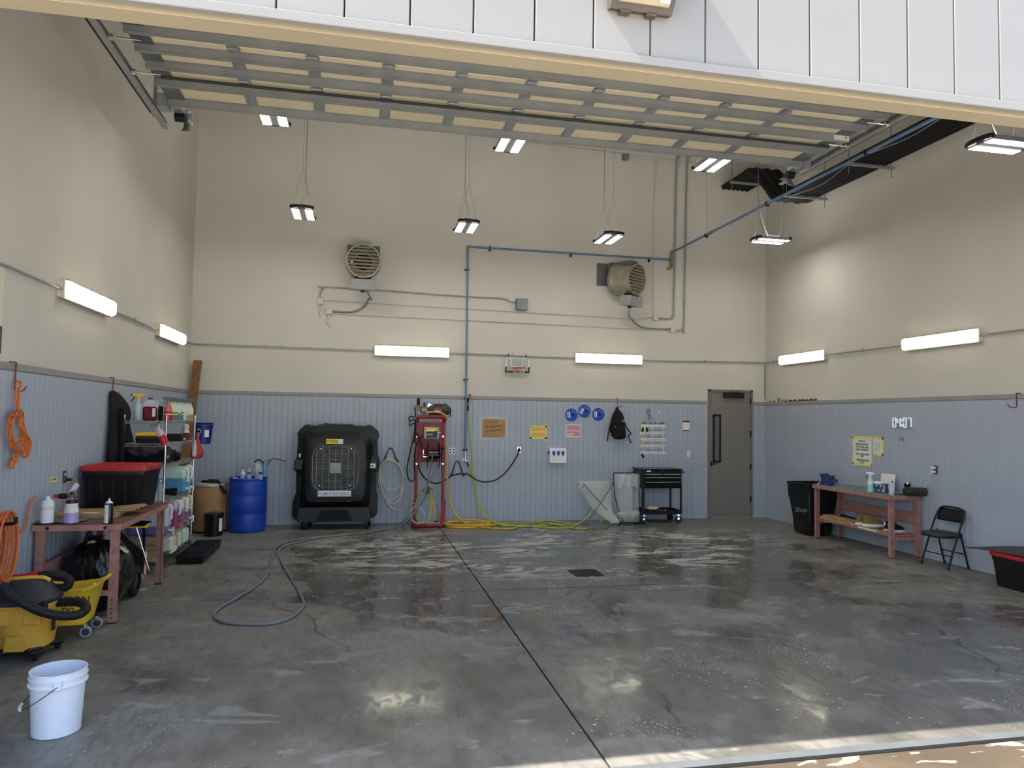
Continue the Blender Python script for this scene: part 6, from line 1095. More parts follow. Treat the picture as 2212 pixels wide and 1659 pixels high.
# backpack on a hook
h3 = onY(1333.5, 866, -.02); wall_hook(h3.x, -.002, HW, 0, -1, 'red wall hook holding the black backpack', .15); c = onY(1337, 920, -.12); t = thing('backpack', 'black backpack hanging on the back wall', 'backpack', (c.x, -.14, c.z-.3)); BK = lambda px, py: onY(1180+px/5.353, 850+py/5.353, -.14)
prof = [(150, 832, 845), (190, 818, 862), (215, 795, 888), (250, 775, 905), (320, 755, 915), (390, 745, 922), (440, 742, 930), (490, 760, 935), (520, 790, 925), (533, 815, 890)]
rings = []
for i, (yy, x0, x1) in enumerate(prof):
    A, Bq = BK(x0, yy), BK(x1, yy); d = .02+.13*math.sin(min(1, i/5)*PI/2) if i < 9 else .08; rings.append([Vector(((A.x+Bq.x)/2+(Bq.x-A.x)/2*math.cos(2*PI*k/20), -.022-d/2+d/2*math.sin(2*PI*k/20), A.z)) for k in range(20)])
MB(t).loft(rings).build('pack_body', 'cloth_black', t, ang=60, sub=1); m = MB(t); a, b = BK(757, 380), BK(920, 525); m.box(((a.x+b.x)/2, -.165, (a.z+b.z)/2), (.24, .05, .22), b=.025); m.build('front_pocket', 'cloth_black', t)
MB(t).tube([BK(820, 215)+Vector((0, .08, 0)), BK(828, 170)+Vector((0, .09, 0)), BK(838, 155)+Vector((0, .09, 0)), BK(850, 170)+Vector((0, .09, 0)), BK(865, 205)+Vector((0, .08, 0))], .008, 6, 4).build('grab_loop', 'cloth_black', t)
for s, pts in ((0, ((770, 290), (740, 370), (720, 450), (708, 550))), (1, ((910, 340), (930, 400), (980, 465), (950, 490), (982, 575)))): MB(t).tube([BK(*q) for q in pts], .011, 6, 4).build('strap', 'black_matte', t)
c = BK(876, 312); text('^', .09, (c.x, -.185, c.z-.02), (1, 0, 0), (0, 0, 1), 'label_white', t, 'logo')
for q in ((790, 382), (920, 380), (738, 465)): c = BK(*q); MB(t).box((c.x, -.185, c.z), (.012, .01, .03), Matrix.Rotation(.6, 3, 'Y')).build('zip_pull', 'chrome', t)
# key rack
a, b = onY(1383, 914, -.025), onY(1438, 981, -.025); t = thing('key_rack', 'white wire key rack with five numbered rows', 'key rack', ((a.x+b.x)/2, -.02, b.z)); KX = lambda px, py: onY(1360+px/5.027, 820+py/5.027, -.025); num = 1
for k, yy in enumerate((503, 576, 649, 719, 794)):
    A, Bq = KX(122-14*(k % 2), yy), KX(392-16*(k % 2), yy); zc_ = A.z; m = MB(t); m.box(((A.x+Bq.x)/2, -.026, zc_), (Bq.x-A.x, .006, .046), b=.002); rl = m.build('number_rail', 'white_plastic', t); m = MB(t); m.cyl((A.x, -.026, zc_+.055), (Bq.x, -.026, zc_+.055), .0035, n=6); m.build('wire', 'chrome', t)
    for j in range(10):
        x = A.x+(j+.5)*(Bq.x-A.x)/10; text(str(k*10+j+1), .034, (x, -.0295, zc_), (1, 0, 0), (0, 0, 1), 'ink', t, 'number')
m = MB(t)
for px in (148, 252, 366): A, Bq = KX(px, 480), KX(px-2, 800); m.cyl((A.x, -.024, A.z), (Bq.x, -.024, Bq.z), .0035, n=6)
m.build('wire_frame', 'chrome', t)
for px in (150, 174, 229, 280, 338, 360): c = KX(px, 467); MB(t).tube([(c.x, -.026, c.z-.03), (c.x, -.03, c.z), (c.x, -.035, c.z+.012)], .007, 6, 3).build('peg', 'black_plastic', t)
for k, (x0, x1, yy) in enumerate(((135, 195, 500), (108, 165, 580), (122, 180, 648))): A, Bq = KX(x0, yy), KX(x1, yy); MB(t).box(((A.x+Bq.x)/2, -.0315, A.z), (Bq.x-A.x, .002, .05)).build('paper_tag', 'light_yellow', t)
for k, (px, py, mt, lb) in enumerate(((140, 545, 'black_plastic', 'black key fob at the left of the top key row'), (160, 535, 'light_yellow', 'yellow tagged key in the top key row'), (185, 545, 'black_plastic', 'black key fob right of the yellow tag'), (140, 828, 'black_plastic', 'black and cream key fob under the lowest key row'))):
    c = KX(px, py); t2 = thing('key_set', lb, 'keys', (c.x, -.03, c.z-.05), group='keys on the key rack'); MB(t2).box((c.x, -.043, c.z), (.04, .014, .085), Matrix.Rotation(.25*(1-k), 3, 'Y'), b=.006).build('fob', mt, t2); MB(t2).tube([(c.x+.012*math.cos(2*PI*i/10), -.038, c.z+.055+.016*math.sin(2*PI*i/10)) for i in range(10)], .002, 5, closed=True).build('ring', 'chrome', t2)
# awareness ribbon, sticker, notice
c = onY(1401, 893, -.025); t = thing('ribbon_magnet', 'striped awareness ribbon decal on the back wall above the key rack', 'decal', (c.x, -.02, c.z-.1)); RB = lambda px, py: onY(1360+px/5.027, 820+py/5.027, -.023)
for k, (dx, mt) in enumerate(((-5, 'flag_red'), (0, 'label_white'), (5, 'ink_blue'))):
    pts = [RB(240+dx, 430+dx*.5), RB(215+dx, 395), RB(185+dx*.4, 355), RB(183+dx*.6, 335), RB(203, 323-dx*.6), RB(220-dx*.6, 340), RB(213-dx*.6, 385), RB(207-dx*.8, 440)]; MB(t).tube([p+Vector((0, -.003*k, 0)) for p in pts], .010, 6, 5).build('stripe', mt, t)
o = onY(1423.5, 890, -.022); o = MB().box((o.x, -.0225, o.z), (.02, .004, .05), b=.001).build('sticker', 'paper'); tag(o, 'tiny white sticker right of the ribbon decal', 'sticker')
t, a, b = sheet('notice_card', 1475, 909, 1489, 931, 'paper', 'small notice card with dark header left of the grey door'); MB(t).box(((a.x+b.x)/2, -.0255, a.z-.014), (b.x-a.x, .002, .03)).build('header', 'ink', t); MB(t).box(((a.x+b.x)/2-.02, -.027, a.z-.014), (.04, .001, .015)).build('red_mark', 'flag_red', t); MB(t).box(((a.x+b.x)/2, -.0255, b.z+.008), (b.x-a.x, .002, .016)).build('footer', 'ink', t)
# ================================================================ BAG STANDS AND TOOL CART
t = thing('bag_stand', 'folding wire bag stand with a limp clear bag, left one', 'bag stand', (6.95, -.42, 0)); Q = lambda px, py, y: onY(px, py, y); node = Q(1293, 1087, -.42)
m = MB(t); zb_ = .008
A = [Q(1261, 1046, -.52), Q(1326, 1043, -.52), Q(1246, 1041, -.28), Q(1316, 1040, -.28)]
def legs(m, tl, br): m.tube([tl, br], .0055, 6)
f1, f2, f3, f4 = onZ(1258, 1128, zb_), onZ(1327, 1127, zb_), onZ(1247, 1123, zb_), onZ(1313, 1120, zb_); f1.y = f2.y = -.55; f3.y = f4.y = -.30
legs(m, A[0], f2); legs(m, A[1], f1); legs(m, A[2], f4); legs(m, A[3], f3); m.tube([f1, f3], .0055, 6); m.tube([f2, f4], .0055, 6); m.tube([A[0], A[2]], .0055, 6); m.tube([A[1], A[3]], .0055, 6); m.build('wire_frame', 'black_gloss', t)
t = thing('clear_bag', 'limp translucent bag sagging in the left folding stand', 'plastic bag', (6.95, -.42, 0))
def sag(rows):
    out_ = []
    for (yy, x0, x1, yc, dp) in rows:
        A_, B_ = Q(x0, yy, yc), Q(x1, yy, yc); n = 28; out_.append([Vector(((A_.x+B_.x)/2+(B_.x-A_.x)/2*math.cos(2*PI*k/n)*(1+.05*math.sin(6*2*PI*k/n+yy)), yc+dp*math.sin(2*PI*k/n)*(1+.10*math.sin(5*2*PI*k/n+yy)), max(.012, A_.z))) for k in range(n)])
    return out_
MB(t).loft(sag([(1038, 1247, 1324, -.40, .11), (1044, 1248, 1322, -.40, .12), (1052, 1250, 1317, -.40, .12), (1064, 1258, 1320, -.40, .12), (1078, 1264, 1322, -.40, .11), (1092, 1272, 1322, -.41, .10), (1105, 1285, 1324, -.47, .10), (1116, 1300, 1332, -.56, .09), (1124, 1312, 1338, -.66, .08), (1130, 1318, 1338, -.68, .05)]), caps=False).build('bag_film', 'clear_bag', t, ang=80)
m = MB(t); m.grid(lambda u, v: Q(1246+14*u+6*math.sin(v*3), 1040+16*v, -.52-.02*math.sin(u*6)), 8, 6); m.build('rim_fold', 'clear_bag', t)
t = thing('bag_stand', 'folding wire bag stand with an upright clear bag, right one', 'bag stand', (7.75, -.42, 0)); m = MB(t); T4 = [Q(1324, 1023, -.67), Q(1377, 1024, -.67), Q(1372, 1021, -.43), Q(1326, 1021, -.43)]
m.tube(T4, .0055, 6, closed=True); F4 = [onZ(1334, 1127, .008), onZ(1381, 1127, .008)]; F4 = [Vector((F4[0].x, -.67, .008)), Vector((F4[1].x, -.67, .008)), Vector((F4[1].x, -.43, .008)), Vector((F4[0].x, -.43, .008))]
m.tube([T4[0], Q(1328, 1070, -.56), F4[3]], .0055, 6); m.tube([T4[3], Q(1327, 1070, -.54), F4[0]], .0055, 6); m.tube([T4[1], F4[2]], .0055, 6); m.tube([T4[2], F4[1]], .0055, 6); m.tube(F4, .0055, 6, closed=True); m.build('wire_frame', 'black_gloss', t)
t = thing('clear_bag', 'upright clear plastic bag with film scraps in the right stand', 'plastic bag', (7.75, -.42, 0)); MB(t).loft(sag([(1024, 1326, 1382, -.55, .12), (1040, 1327, 1381, -.55, .12), (1050, 1330, 1381, -.55, .12), (1053, 1331, 1381, -.55, .12), (1075, 1333, 1379, -.55, .12), (1100, 1335, 1380, -.55, .12), (1120, 1337, 1381, -.55, .12), (1126, 1339, 1380, -.55, .115)]), caps=False).build('bag_film', 'clear_plastic', t, ang=80)
m = MB(t); m.grid(lambda u, v: Q(1333+46*u, 1024+28*v+2*math.sin(u*14), -.68-.012*math.sin(u*20+v*3)), 24, 6); m.build('folded_cuff', 'clear_bag', t)
r_ = random.Random(9)
for k in range(7): c = Q(1343+5*k+r_.uniform(-2, 2), 1112+r_.uniform(-5, 4), -.55+r_.uniform(-.06, .06)); MB(t).ball((c.x, c.y, max(.06, c.z)), (.07+r_.uniform(0, .03), .07, .05+r_.uniform(0, .02)), 9, 6).build('film_scrap', 'clear_bag', t)
# tool cart
a, b = onY(1388, 1018, -.58), onY(1473, 1018, -.58); X0, X1, YF_, YB = a.x, b.x, -.58, -.09; ztop = onY(1430, 1013, -.58).z; t = thing('tool_cart', 'black rolling tool cart with chrome drawer pulls by the back wall', 'tool cart', ((X0+X1)/2, (YF_+YB)/2, 0)); XC = (X0+X1)/2; w = X1-X0; yc = (YF_+YB)/2; d_ = YB-YF_
zl = onY(1430, 1055, -.58).z; MB(t).box((XC, yc, ztop-.012), (w+.03, d_+.02, .024), b=.005).build('lid_top', 'black_gloss', t); MB(t).box((XC, yc, (ztop+zl)/2-.012), (w, d_-.02, ztop-zl-.026), b=.003).build('chest_body', 'black_plastic', t)
zz = [onY(1430, y, -.58).z for y in (1024, 1031, 1041, 1055)]
for i in range(3):
    for x0, x1 in (((X0+.05, XC-.004), (XC+.004, X1-.03)) if i == 0 else ((X0+.05, X1-.03),)):
        zt_, zb2 = zz[i], zz[i+1]; dr = MB(t).box(((x0+x1)/2, YF_+.002, (zt_+zb2)/2), (x1-x0, .02, zt_-zb2-.006), b=.002).build('drawer', 'black_gloss', t); MB(t).box(((x0+x1)/2, YF_-.014, zt_-.006), (x1-x0-.01, .012, .014), b=.003).build('drawer_pull', 'chrome', dr)
c = onY(1402, 1018, -.59); MB(t).box((c.x, YF_-.004, c.z), (.08, .004, .028)).build('name_badge', 'offwhite', t); c = onY(1431, 1017, -.59); MB(t).cyl((c.x, YF_, c.z), (c.x, YF_-.01, c.z), .008).build('lock', 'chrome', t)
zs = onY(1430, 1107, -.58).z
for x in (X0+.02, X1-.012):
    for y in (YF_+.015, YB-.02): MB(t).box((x, y, (zl+zs)/2+.05), (.045 if x < XC else .03, .03, zl-zs+.12), b=.003).build('corner_post', 'black_plastic', t)
m = MB(t); m.box((XC, yc, zs-.03), (w, d_, .008)); m.box((XC, YF_+.004, zs-.0), (w, .008, .07)); m.box((XC, YB-.004, zs-.0), (w, .008, .07)); m.box((X0+.004, yc, zs), (.008, d_, .07)); m.box((X1-.004, yc, zs), (.008, d_, .07)); m.build('lower_tray', 'black_plastic', t)
MB(t).tube([(X1+.01, YF_+.06, ztop-.05), (X1+.07, YF_+.05, ztop-.07), (X1+.07, YB-.06, ztop-.07), (X1+.01, YB-.06, ztop-.05)], .012, 8, 3).build('push_handle', 'black_gloss', t)
for x, y in ((X0+.06, YF_+.05), (X1-.04, YF_+.05), (X0+.06, YB-.06), (X1-.04, YB-.06)):
    rr_ = .064; ax = Vector((.35, .94, 0)) if y < yc else Vector((.9, .4, 0)); c = Vector((x, y, rr_)); m = MB(t); m.cyl(c-ax*.015, c+ax*.015, rr_, n=22); w_ = m.build('caster_wheel', 'black_rubber', t); m = MB(t); m.bar(c-ax*.02, (x, y, zs-.034), .035, .004); m.bar(c+ax*.02, (x, y, zs-.034), .035, .004); m.build('caster_fork', 'chrome', t)
for px, py in ((1391, 1013), (1391, 1018), (1469, 1013), (1469, 1018), (1391, 1100), (1471, 1100)): c = onY(px, py, YF_); MB(t).cyl((c.x, YF_+.002, c.z), (c.x, YF_-.004, c.z), .006, n=8).build('rivet', 'chrome', t)
c = onY(1409, 1092, -.40); t = thing('buffing_pad', 'fluffy cream wool buffing pad on the cart lower tray', 'buffing pad', (c.x, -.38, zs-.026)); MB(t).box((c.x, -.38, zs+.0), (.09, .09, .05)).build('pad_backing', 'black_plastic', t)
def wp(u, v): a = 2*PI*u; th = PI*v; k = 1+.06*math.sin(11*a)+.05*math.sin(17*a+5*th); return (c.x+.125*math.sin(th)*k*math.cos(a), -.38+.125*math.sin(th)*k*math.sin(a), zs+.06-math.cos(th)*.04*k)
MB(t).grid(wp, 44, 14, True).build('wool_pad', 'wool', t, ang=80)
for k, (px, mt) in enumerate(((1406, 'ink_blue'), (1413, 'black_plastic'), (1420, 'yellow_hose'), (1428, 'wool'), (1436, 'wool'))): c = onY(px, 1100, -.5); o = MB().bar((c.x-.03, -.49+.05*(k % 2), zs-.005+.004*k), (c.x+.05, -.44, zs+.005+.004*k), .028, .02, b=.005).build('hand_tool', mt); tag(o, ['blue handled tool lying on the cart tray', 'black tool lying on the cart tray', 'yellow handled brush on the cart tray', 'cream brush in the middle of the cart tray', 'cream brush at the right of the cart tray'][k], 'tool', 'small tools on the cart tray')
# ================================================================ RIGHT SIDE
RZ = .885; e = onZ(1756, 1047, RZ); g = onZ(1912, 1071, RZ); RX0, RX1, RY0, RY1 = (e.x+g.x)/2, W-.06, g.y-.03, e.y+.05
RX0, RX1, RY0, RY1 = 10.25, 10.80, -4.16, -2.36
wbR = workbench('workbench', 'reddish steel workbench with worn blue top on the right wall', RX0, RX1, RY0, RY1, RZ, 'bench_blue', -1)
MB(wbR).box((RX1-.05, (RY0+RY1)/2, .55), (.02, RY1-RY0-.12, .15), b=.004).build('back_panel', 'bench_red', wbR)
MB(wbR).box(((RX0+RX1)/2, (RY0+RY1)/2, .31), (RX1-RX0-.08, RY1-RY0-.06, .02), b=.003).build('lower_shelf', 'bench_red', wbR)
RB_ = lambda px, py: onZ(px, py, RZ)
def put(px, py, m=.08): q = RB_(px, py); return Vector((min(max(q.x, RX0+m), RX1-m), q.y, RZ))
# vise
BY = lambda px, x: onX(px, 1055, x).y
c = put(1787, 1042, .12); t = thing('bench_vise', 'blue bench vise clamped on the far corner of the right bench', 'vise', (RX0+.16, BY(1787, RX0+.16), RZ), rz=-1.2)
MB().box((0, 0, .02), (.16, .14, .04), b=.008).build('base', 'vise_blue', t); m = MB(); m.box((-.03, 0, .09), (.12, .10, .11), b=.015); m.box((-.05, 0, .16), (.09, .13, .05), b=.008); m.build('fixed_jaw', 'vise_blue', t); m = MB(); m.box((.09, 0, .08), (.16, .07, .06), b=.01); m.box((.08, 0, .135), (.05, .13, .05), b=.008); m.build('sliding_jaw', 'vise_blue', t); m = MB(); m.cyl((-.14, -.09, -.02), (-.10, .06, .09), .008); m.build('lever', 'chrome', t)
c = put(1880, 1058); spray_bottle((RX0+.10, BY(1880, RX0+.1), RZ), PI*.75, 'pale green spray bottle with green trigger on the right bench', 'liq_green', .85, 'white_plastic', 'green_dark', .30, .043, 'jug_aqua', lab=None)
c = put(1902, 1052); t = thing('tissue_box', 'blue and gold patterned box with white wipes on the right bench', 'box', (RX0+.25, BY(1905, RX0+.25), RZ), rz=.15)
MB().box((0, 0, .065), (.13, .22, .13), b=.003).build('carton', 'label_blue', t); 
for k in range(5): MB().box((-.066, -.08+.04*k, .03+.07*(k % 2)), (.003, .03, .035), Matrix.Rotation(.5*k, 3, 'X')).build('gold_print', 'orange_paper', t)
for s in (-1, 1): MB().box((-.066, s*.10, .065), (.003, .02, .12)).build('gold_edge', 'orange_paper', t)
m = MB(); m.ball((-.04, .04, .135), (.05, .09, .03), 12, 7); m.build('wipe', 'white_plastic', t)
c = put(1887, 1050); t = thing('tissue_roll', 'white paper roll behind the green spray bottle', 'paper roll', (RX0+.28, BY(1888, RX0+.28)+.06, RZ)); MB().lathe([(.02, 0), (.05, 0), (.052, .01), (.052, .12), (.05, .13), (.02, .13)], n=20).build('roll', 'paper', t)
t = thing('white_board', 'white rounded board leaning on the wall behind the bench items', 'board', (RX1-.05, BY(1917, RX1-.05), RZ)); m = MB(); m.box((0, 0, .13), (.012, .30, .26), Matrix.Rotation(.18, 3, 'Y'), b=.005); m.build('panel', 'white_plastic', t); MB().cyl((-.012, -.12, .15), (-.02, -.12, .152), .012).build('knob', 'ink', t)
t = thing('plastic_cup', 'clear plastic cup of yellow liquid on the right bench', 'cup', (RX0+.10, BY(1926, RX0+.1), RZ)); MB().lathe([(.036, 0), (.045, .15), (.043, .15), (.034, .004), (.001, .004)], n=20, caps=False).build('cup', 'clear_bottle', t); MB().cyl((0, 0, .004), (0, 0, .045), .034, .037).build('liquid', 'liq_yellow', t)
o = MB().box((RX0+.24, BY(1942, RX0+.24), RZ+.008), (.03, .13, .014), Matrix.Rotation(.5, 3, 'Z'), b=.004).build('utility_knife', 'black_plastic'); tag(o, 'black utility knife lying on the right bench', 'knife')
c = put(1959, 1055); t = thing('tumbler', 'black steel tumbler on the right bench behind the speaker', 'tumbler', (RX0+.40, BY(1960, RX0+.40), RZ)); MB().lathe([(.033, 0), (.036, .005), (.044, .16), (.044, .165)], n=22).build('cup', 'black_gloss', t); MB().lathe([(.045, .16), (.0455, .175), (.04, .18), (.001, .178)], n=22).build('lid_rim', 'chrome', t)
t = thing('bluetooth_speaker', 'cylindrical camouflage speaker lying at the near end of the right bench', 'speaker', (RX0+.36, BY(1977, RX0+.36)-.06, RZ)); ax = Vector((.55, -.25, 0)).normalized(); a0 = Vector((0, .06, .062)); R_ = ax.to_track_quat('Z', 'Y').to_matrix()
MB().lathe([(.045, -.15), (.06, -.14), (.062, -.10), (.062, .10), (.06, .14), (.045, .15)], a0, 24, R=R_).build('grille_body', 'camo', t)
for s in (-1, 1): MB().lathe([(.001, .152), (.04, .15), (.05, .142), (.052, .135), (.05, .13)] if s > 0 else [(.05, -.13), (.052, -.135), (.05, -.142), (.04, -.15), (.001, -.152)], a0, 22, R=R_).build('passive_radiator', 'black_rubber', t)
# things on the lower shelf
zs2 = .321
t = thing('cardboard_stack', 'long folded cardboard on the lower shelf of the right bench', 'cardboard', (RX0+.14, -2.85, zs2)); MB().box((0, 0, .03), (.22, .72, .05), Matrix.Rotation(-.06, 3, 'Z'), b=.004).build('carton', 'cardboard', t); MB().box((-.02, -.03, .075), (.16, .66, .03), Matrix.Rotation(-.05, 3, 'Z'), b=.003).build('carton', 'cardboard', t)
o = MB().box((RX0+.40, -2.95, zs2+.045), (.06, .80, .04), Matrix.Rotation(-.04, 3, 'Z') @ Matrix.Rotation(.05, 3, 'X'), b=.006).build('rubber_strip', 'black_rubber'); tag(o, 'long black rubber strip behind the cardboard on the bench shelf', 'strip')
t = thing('wrapped_board', 'taped cardboard piece with torn clear wrap under the tan shoes', 'cardboard', (RX0+.15, -3.44, zs2)); MB().box((0, 0, .02), (.15, .40, .035), b=.003).build('board', 'cardboard', t); MB().box((-.09, .17, .035), (.08, .10, .03), Matrix.Rotation(.4, 3, 'X'), b=.01).build('torn_wrap', 'clear_bag', t)
o = MB().box((RX0+.055, -3.62, zs2+.012), (.035, .38, .02), b=.003).build('white_strip', 'white_plastic'); tag(o, 'white plastic strip at the front of the bench shelf', 'strip')
o = MB().box((RX0+.24, -3.86, zs2+.012), (.34, .34, .022), Matrix.Rotation(.1, 3, 'Z'), b=.004).build('kneeling_board', 'cardboard'); tag(o, 'tan board under the black shoes on the bench shelf', 'board')
def shoe(loc, rz, upper, sole, label, group, heel=1.0):
    t = thing('shoe', label, 'shoe', loc, rz, group); L = .28
    def rg(z, k, x0, x1, w): return [Vector((x0+(x1-x0)*(.5-.5*math.cos(2*PI*i/20)), w*math.sin(2*PI*i/20)*(1+.15*math.cos(2*PI*i/20+PI)), z)) for i in range(20)]
    MB().loft([rg(0, 1, -.14, .14, .042), rg(.006, 1, -.145, .145, .046), rg(.028, 1, -.145, .14, .046)]).build('sole', sole, t)
    MB().loft([rg(.027, 1, -.138, .135, .043), rg(.05, 1, -.135, .12, .042), rg(.075, 1, -.13, .06, .038), rg(.10, 1, -.128, -.005, .033), rg(.112, 1, -.13, -.02, .03), rg(.10, 1, -.12, -.03, .024)]).build('upper', upper, t, ang=60)
    m = MB()
    for k in range(4): m.tube([(.01+.022*k, -.022, .092-.012*k), (.012+.022*k, 0, .10-.012*k), (.01+.022*k, .022, .092-.012*k)], .003, 5, 3)
    m.build('laces', sole, t); MB().box((-.134, 0, .085), (.006, .03, .04), b=.003).build('heel_tab', sole if upper == 'black_matte' else upper, t)
    t.scale = (1.12, 1.12, 1.45) if upper == 'tan_suede' else (1.05, 1.05, 1.25)
    return t
shoe((RX0+.20, -3.42, zs2+.038), -.5, 'tan_suede', 'white_plastic', 'tan suede shoe on the bench shelf, farther of the tan pair', 'tan shoes on the bench shelf'); shoe((RX0+.20, -3.57, zs2+.039), -.35, 'tan_suede', 'white_plastic', 'tan suede shoe on the bench shelf beside the near leg', 'tan shoes on the bench shelf')
shoe((RX0+.27, -3.87, zs2+.024), .15, 'black_matte', 'label_white', 'black shoe with white heel stripe, farther of the black pair', 'black shoes on the bench shelf'); shoe((RX0+.23, -4.01, zs2+.024), .1, 'black_matte', 'label_white', 'black shoe with white heel stripe at the near end of the shelf', 'black shoes on the bench shelf')
# trash can
t = thing('trash_can', 'large black wheeled trash can with Shop written on it', 'trash can', (10.49, -2.02, 0)); 
rc4 = lambda w, d, z, r=.05: [Vector((cx_*(w/2-r)+r*math.cos(math.radians(a0+30*q)), cy_*(d/2-r)+r*math.sin(math.radians(a0+30*q)), z)) for cx_, cy_, a0 in ((1, 1, 0), (-1, 1, 90), (-1, -1, 180), (1, -1, 270)) for q in range(4)]
m = MB(); m.loft([rc4(.44, .44, .03), rc4(.45, .45, .04), rc4(.52, .53, .60), rc4(.58, .60, .61), rc4(.59, .61, .83), rc4(.62, .63, .85), rc4(.62, .63, .88), rc4(.58, .60, .88), rc4(.56, .58, .62), rc4(.42, .42, .06)]); m.build('bin_body', 'black_plastic', t, ang=40)
for s in (-1, 1): MB().cyl((.10+.0, s*.20-.03, .06), (.10, s*.20+.03, .06), .06, n=18).build('wheel', 'black_rubber', t)
text('Shop', .115, (onY(1731, 1088, -2.29).x, -2.29, .45), (1, 0, 0), (0, -.13, 1), 'grey_plastic', t, 'chalk_writing')
# wall notices on the right wall
def rsheet(name, x0, y0, x1, y1, mt, label):
    a, b = onX(x0, y0, W-.022), onX(x1, y1, W-.022); t = thing(name, label, 'sign', (W-.022, (a.y+b.y)/2, b.z)); MB(t).box((W-.0225, (a.y+b.y)/2, (a.z+b.z)/2), (.003, abs(a.y-b.y), a.z-b.z)).build('sheet', mt, t); return t, a, b
def rtape(t, y0, z0, y1, z1): MB(t).box((W-.0255, (y0+y1)/2, (z0+z1)/2), (.0015, abs(y1-y0), abs(z1-z0))).build('tape', 'tape_yellow', t)
t, a, b = rsheet('handwritten_poster', 1842.5, 943, 1883, 1006, 'paper', 'white poster with black handwriting taped to the right wall'); yc_ = (a.y+b.y)/2; hh_ = a.z-b.z
rtape(t, a.y+.02, a.z-.03, b.y-.02, a.z+.015); rtape(t, a.y+.02, b.z-.02, b.y-.02, b.z+.025); rtape(t, a.y+.02, a.z-.14, a.y-.01, a.z); rtape(t, a.y+.02, b.z, a.y-.015, b.z+.15); rtape(t, b.y+.01, b.z, b.y-.025, b.z+.14)
for k, (s, z, sz) in enumerate((('CLEAN DETAILS', .86, .03), ('WASTED THE DAY', .74, .05), ('- OUT OF HERE, A BAG', .64, .042), ('SOAK IN THE BUCKET', .54, .042), ('- KEEP A CLEAN WORK', .37, .042), ('AREA', .30, .042), ('- THEN MARK SWEEP', .15, .048), ('TO DO', .06, .048))): text(s, sz, (W-.026, yc_, b.z+hh_*(.02+.96*z)), (0, -1, 0), (0, 0, 1), 'ink', t, 'handwriting', sx=.72)
t, a, b = rsheet('printed_notice', 1886, 946, 1907, 982, 'paper', 'printed notice with yellow tape edge beside the handwritten poster'); rtape(t, a.y, a.z-.02, b.y-.02, a.z+.02); rtape(t, b.y+.01, a.z+.02, b.y-.03, b.z-.02); rtape(t, a.y, b.z+.015, b.y-.02, b.z-.025)
for k in range(9): MB(t).box((W-.0245, (a.y+b.y)/2+.02, a.z-.06-k*(a.z-b.z-.1)/9), (.001, abs(a.y-b.y)*(.7 if k % 3 else .5), .006)).build('text_line', 'grey_plastic', t)
# digital clock
c = onX(1947.5, 913, W-.04); t = thing('digital_clock', 'white LED digital clock showing 04:07 on the right wall', 'clock', (W-.03, c.y, c.z-.08)); SEG = {'0': 'abcdef', '4': 'bcfg', '7': 'abc'}; dw, dh, th_ = .088, .135, .019
tot = abs(onX(1926, 913, W-.04).y-onX(1969, 913, W-.04).y); sp = tot/4.35
for k, ch in enumerate('0407'):
    yy = c.y+tot/2-sp*(.52+k+(.32 if k > 1 else 0)); o = Vector((W-.035, yy, c.z)); dw = sp*.62
    for s in 'abcdefg':
        z, y, hz = dict(a=(dh/2, 0, 1), b=(dh/4, -dw/2, 0), c=(-dh/4, -dw/2, 0), d=(-dh/2, 0, 1), e=(-dh/4, dw/2, 0), f=(dh/4, dw/2, 0), g=(0, 0, 1))[s]
        MB(t).box(o+Vector((0, y, z)), (.026, dw if hz else th_, th_ if hz else dh/2), b=.006).build('segment', 'clock_led' if s in SEG[ch] else 'clock_off', t)
for s in (-1, 1): MB(t).box((W-.035, c.y, c.z+s*.035), (.024, .03, .03), b=.006).build('colon_dot', 'clock_led', t)
MB(t).box((W-.024, c.y, c.z), (.006, tot*.9, .04)).build('back_bar', 'clock_off', t)
c = onX(1948, 948, W-.03); t = thing('cable_ties', 'small twist of wire pinned to the right wall under the clock', 'wire', (W-.025, c.y, c.z-.04))
for k in range(3): an = .6+1.0*k; MB(t).tube([(W-.03, c.y-.05*math.cos(an), c.z-.05*math.sin(an)), (W-.035-.005*k, c.y, c.z), (W-.03, c.y+.05*math.cos(an), c.z+.05*math.sin(an))], .0035, 5, 3).build('wire', ('metal_dark', 'offwhite', 'metal_dark')[k], t)
# outlet with chargers and the white lead
c = onX(2020, 1015, W-.03); t = thing('power_outlet', 'brown outlet with two white chargers above the folding chair', 'outlet', (W-.025, c.y, c.z-.09)); MB(t).box((W-.024, c.y, c.z), (.007, .075, .12), b=.002).build('cover_plate', 'bronze', t)
for s in (-1, 1): MB(t).box((W-.045, c.y+.015, c.z+s*.027), (.04, .055, .032), b=.006).build('charger', 'white_plastic', t)
t = thing('charging_cable', 'white charging cable dropping from the outlet to the speaker', 'cable', (W-.05, c.y, RZ)); MB(t).tube([(W-.066, c.y+.03, c.z-.027), (W-.08, c.y+.06, c.z-.08), (W-.06, c.y+.10, c.z-.18), (RX1-.01, -4.08, RZ+.03), (RX1-.09, -4.06, RZ+.02), (RX1-.13, -4.0, RZ+.05)], .004, 6, 5).build('cable', 'white_plastic', t)
h4 = onX(2197, 850, W-.03); wall_hook(W-.002, h4.y, HW, -1, 0, 'empty red wall hook at the right edge', .17, -1)
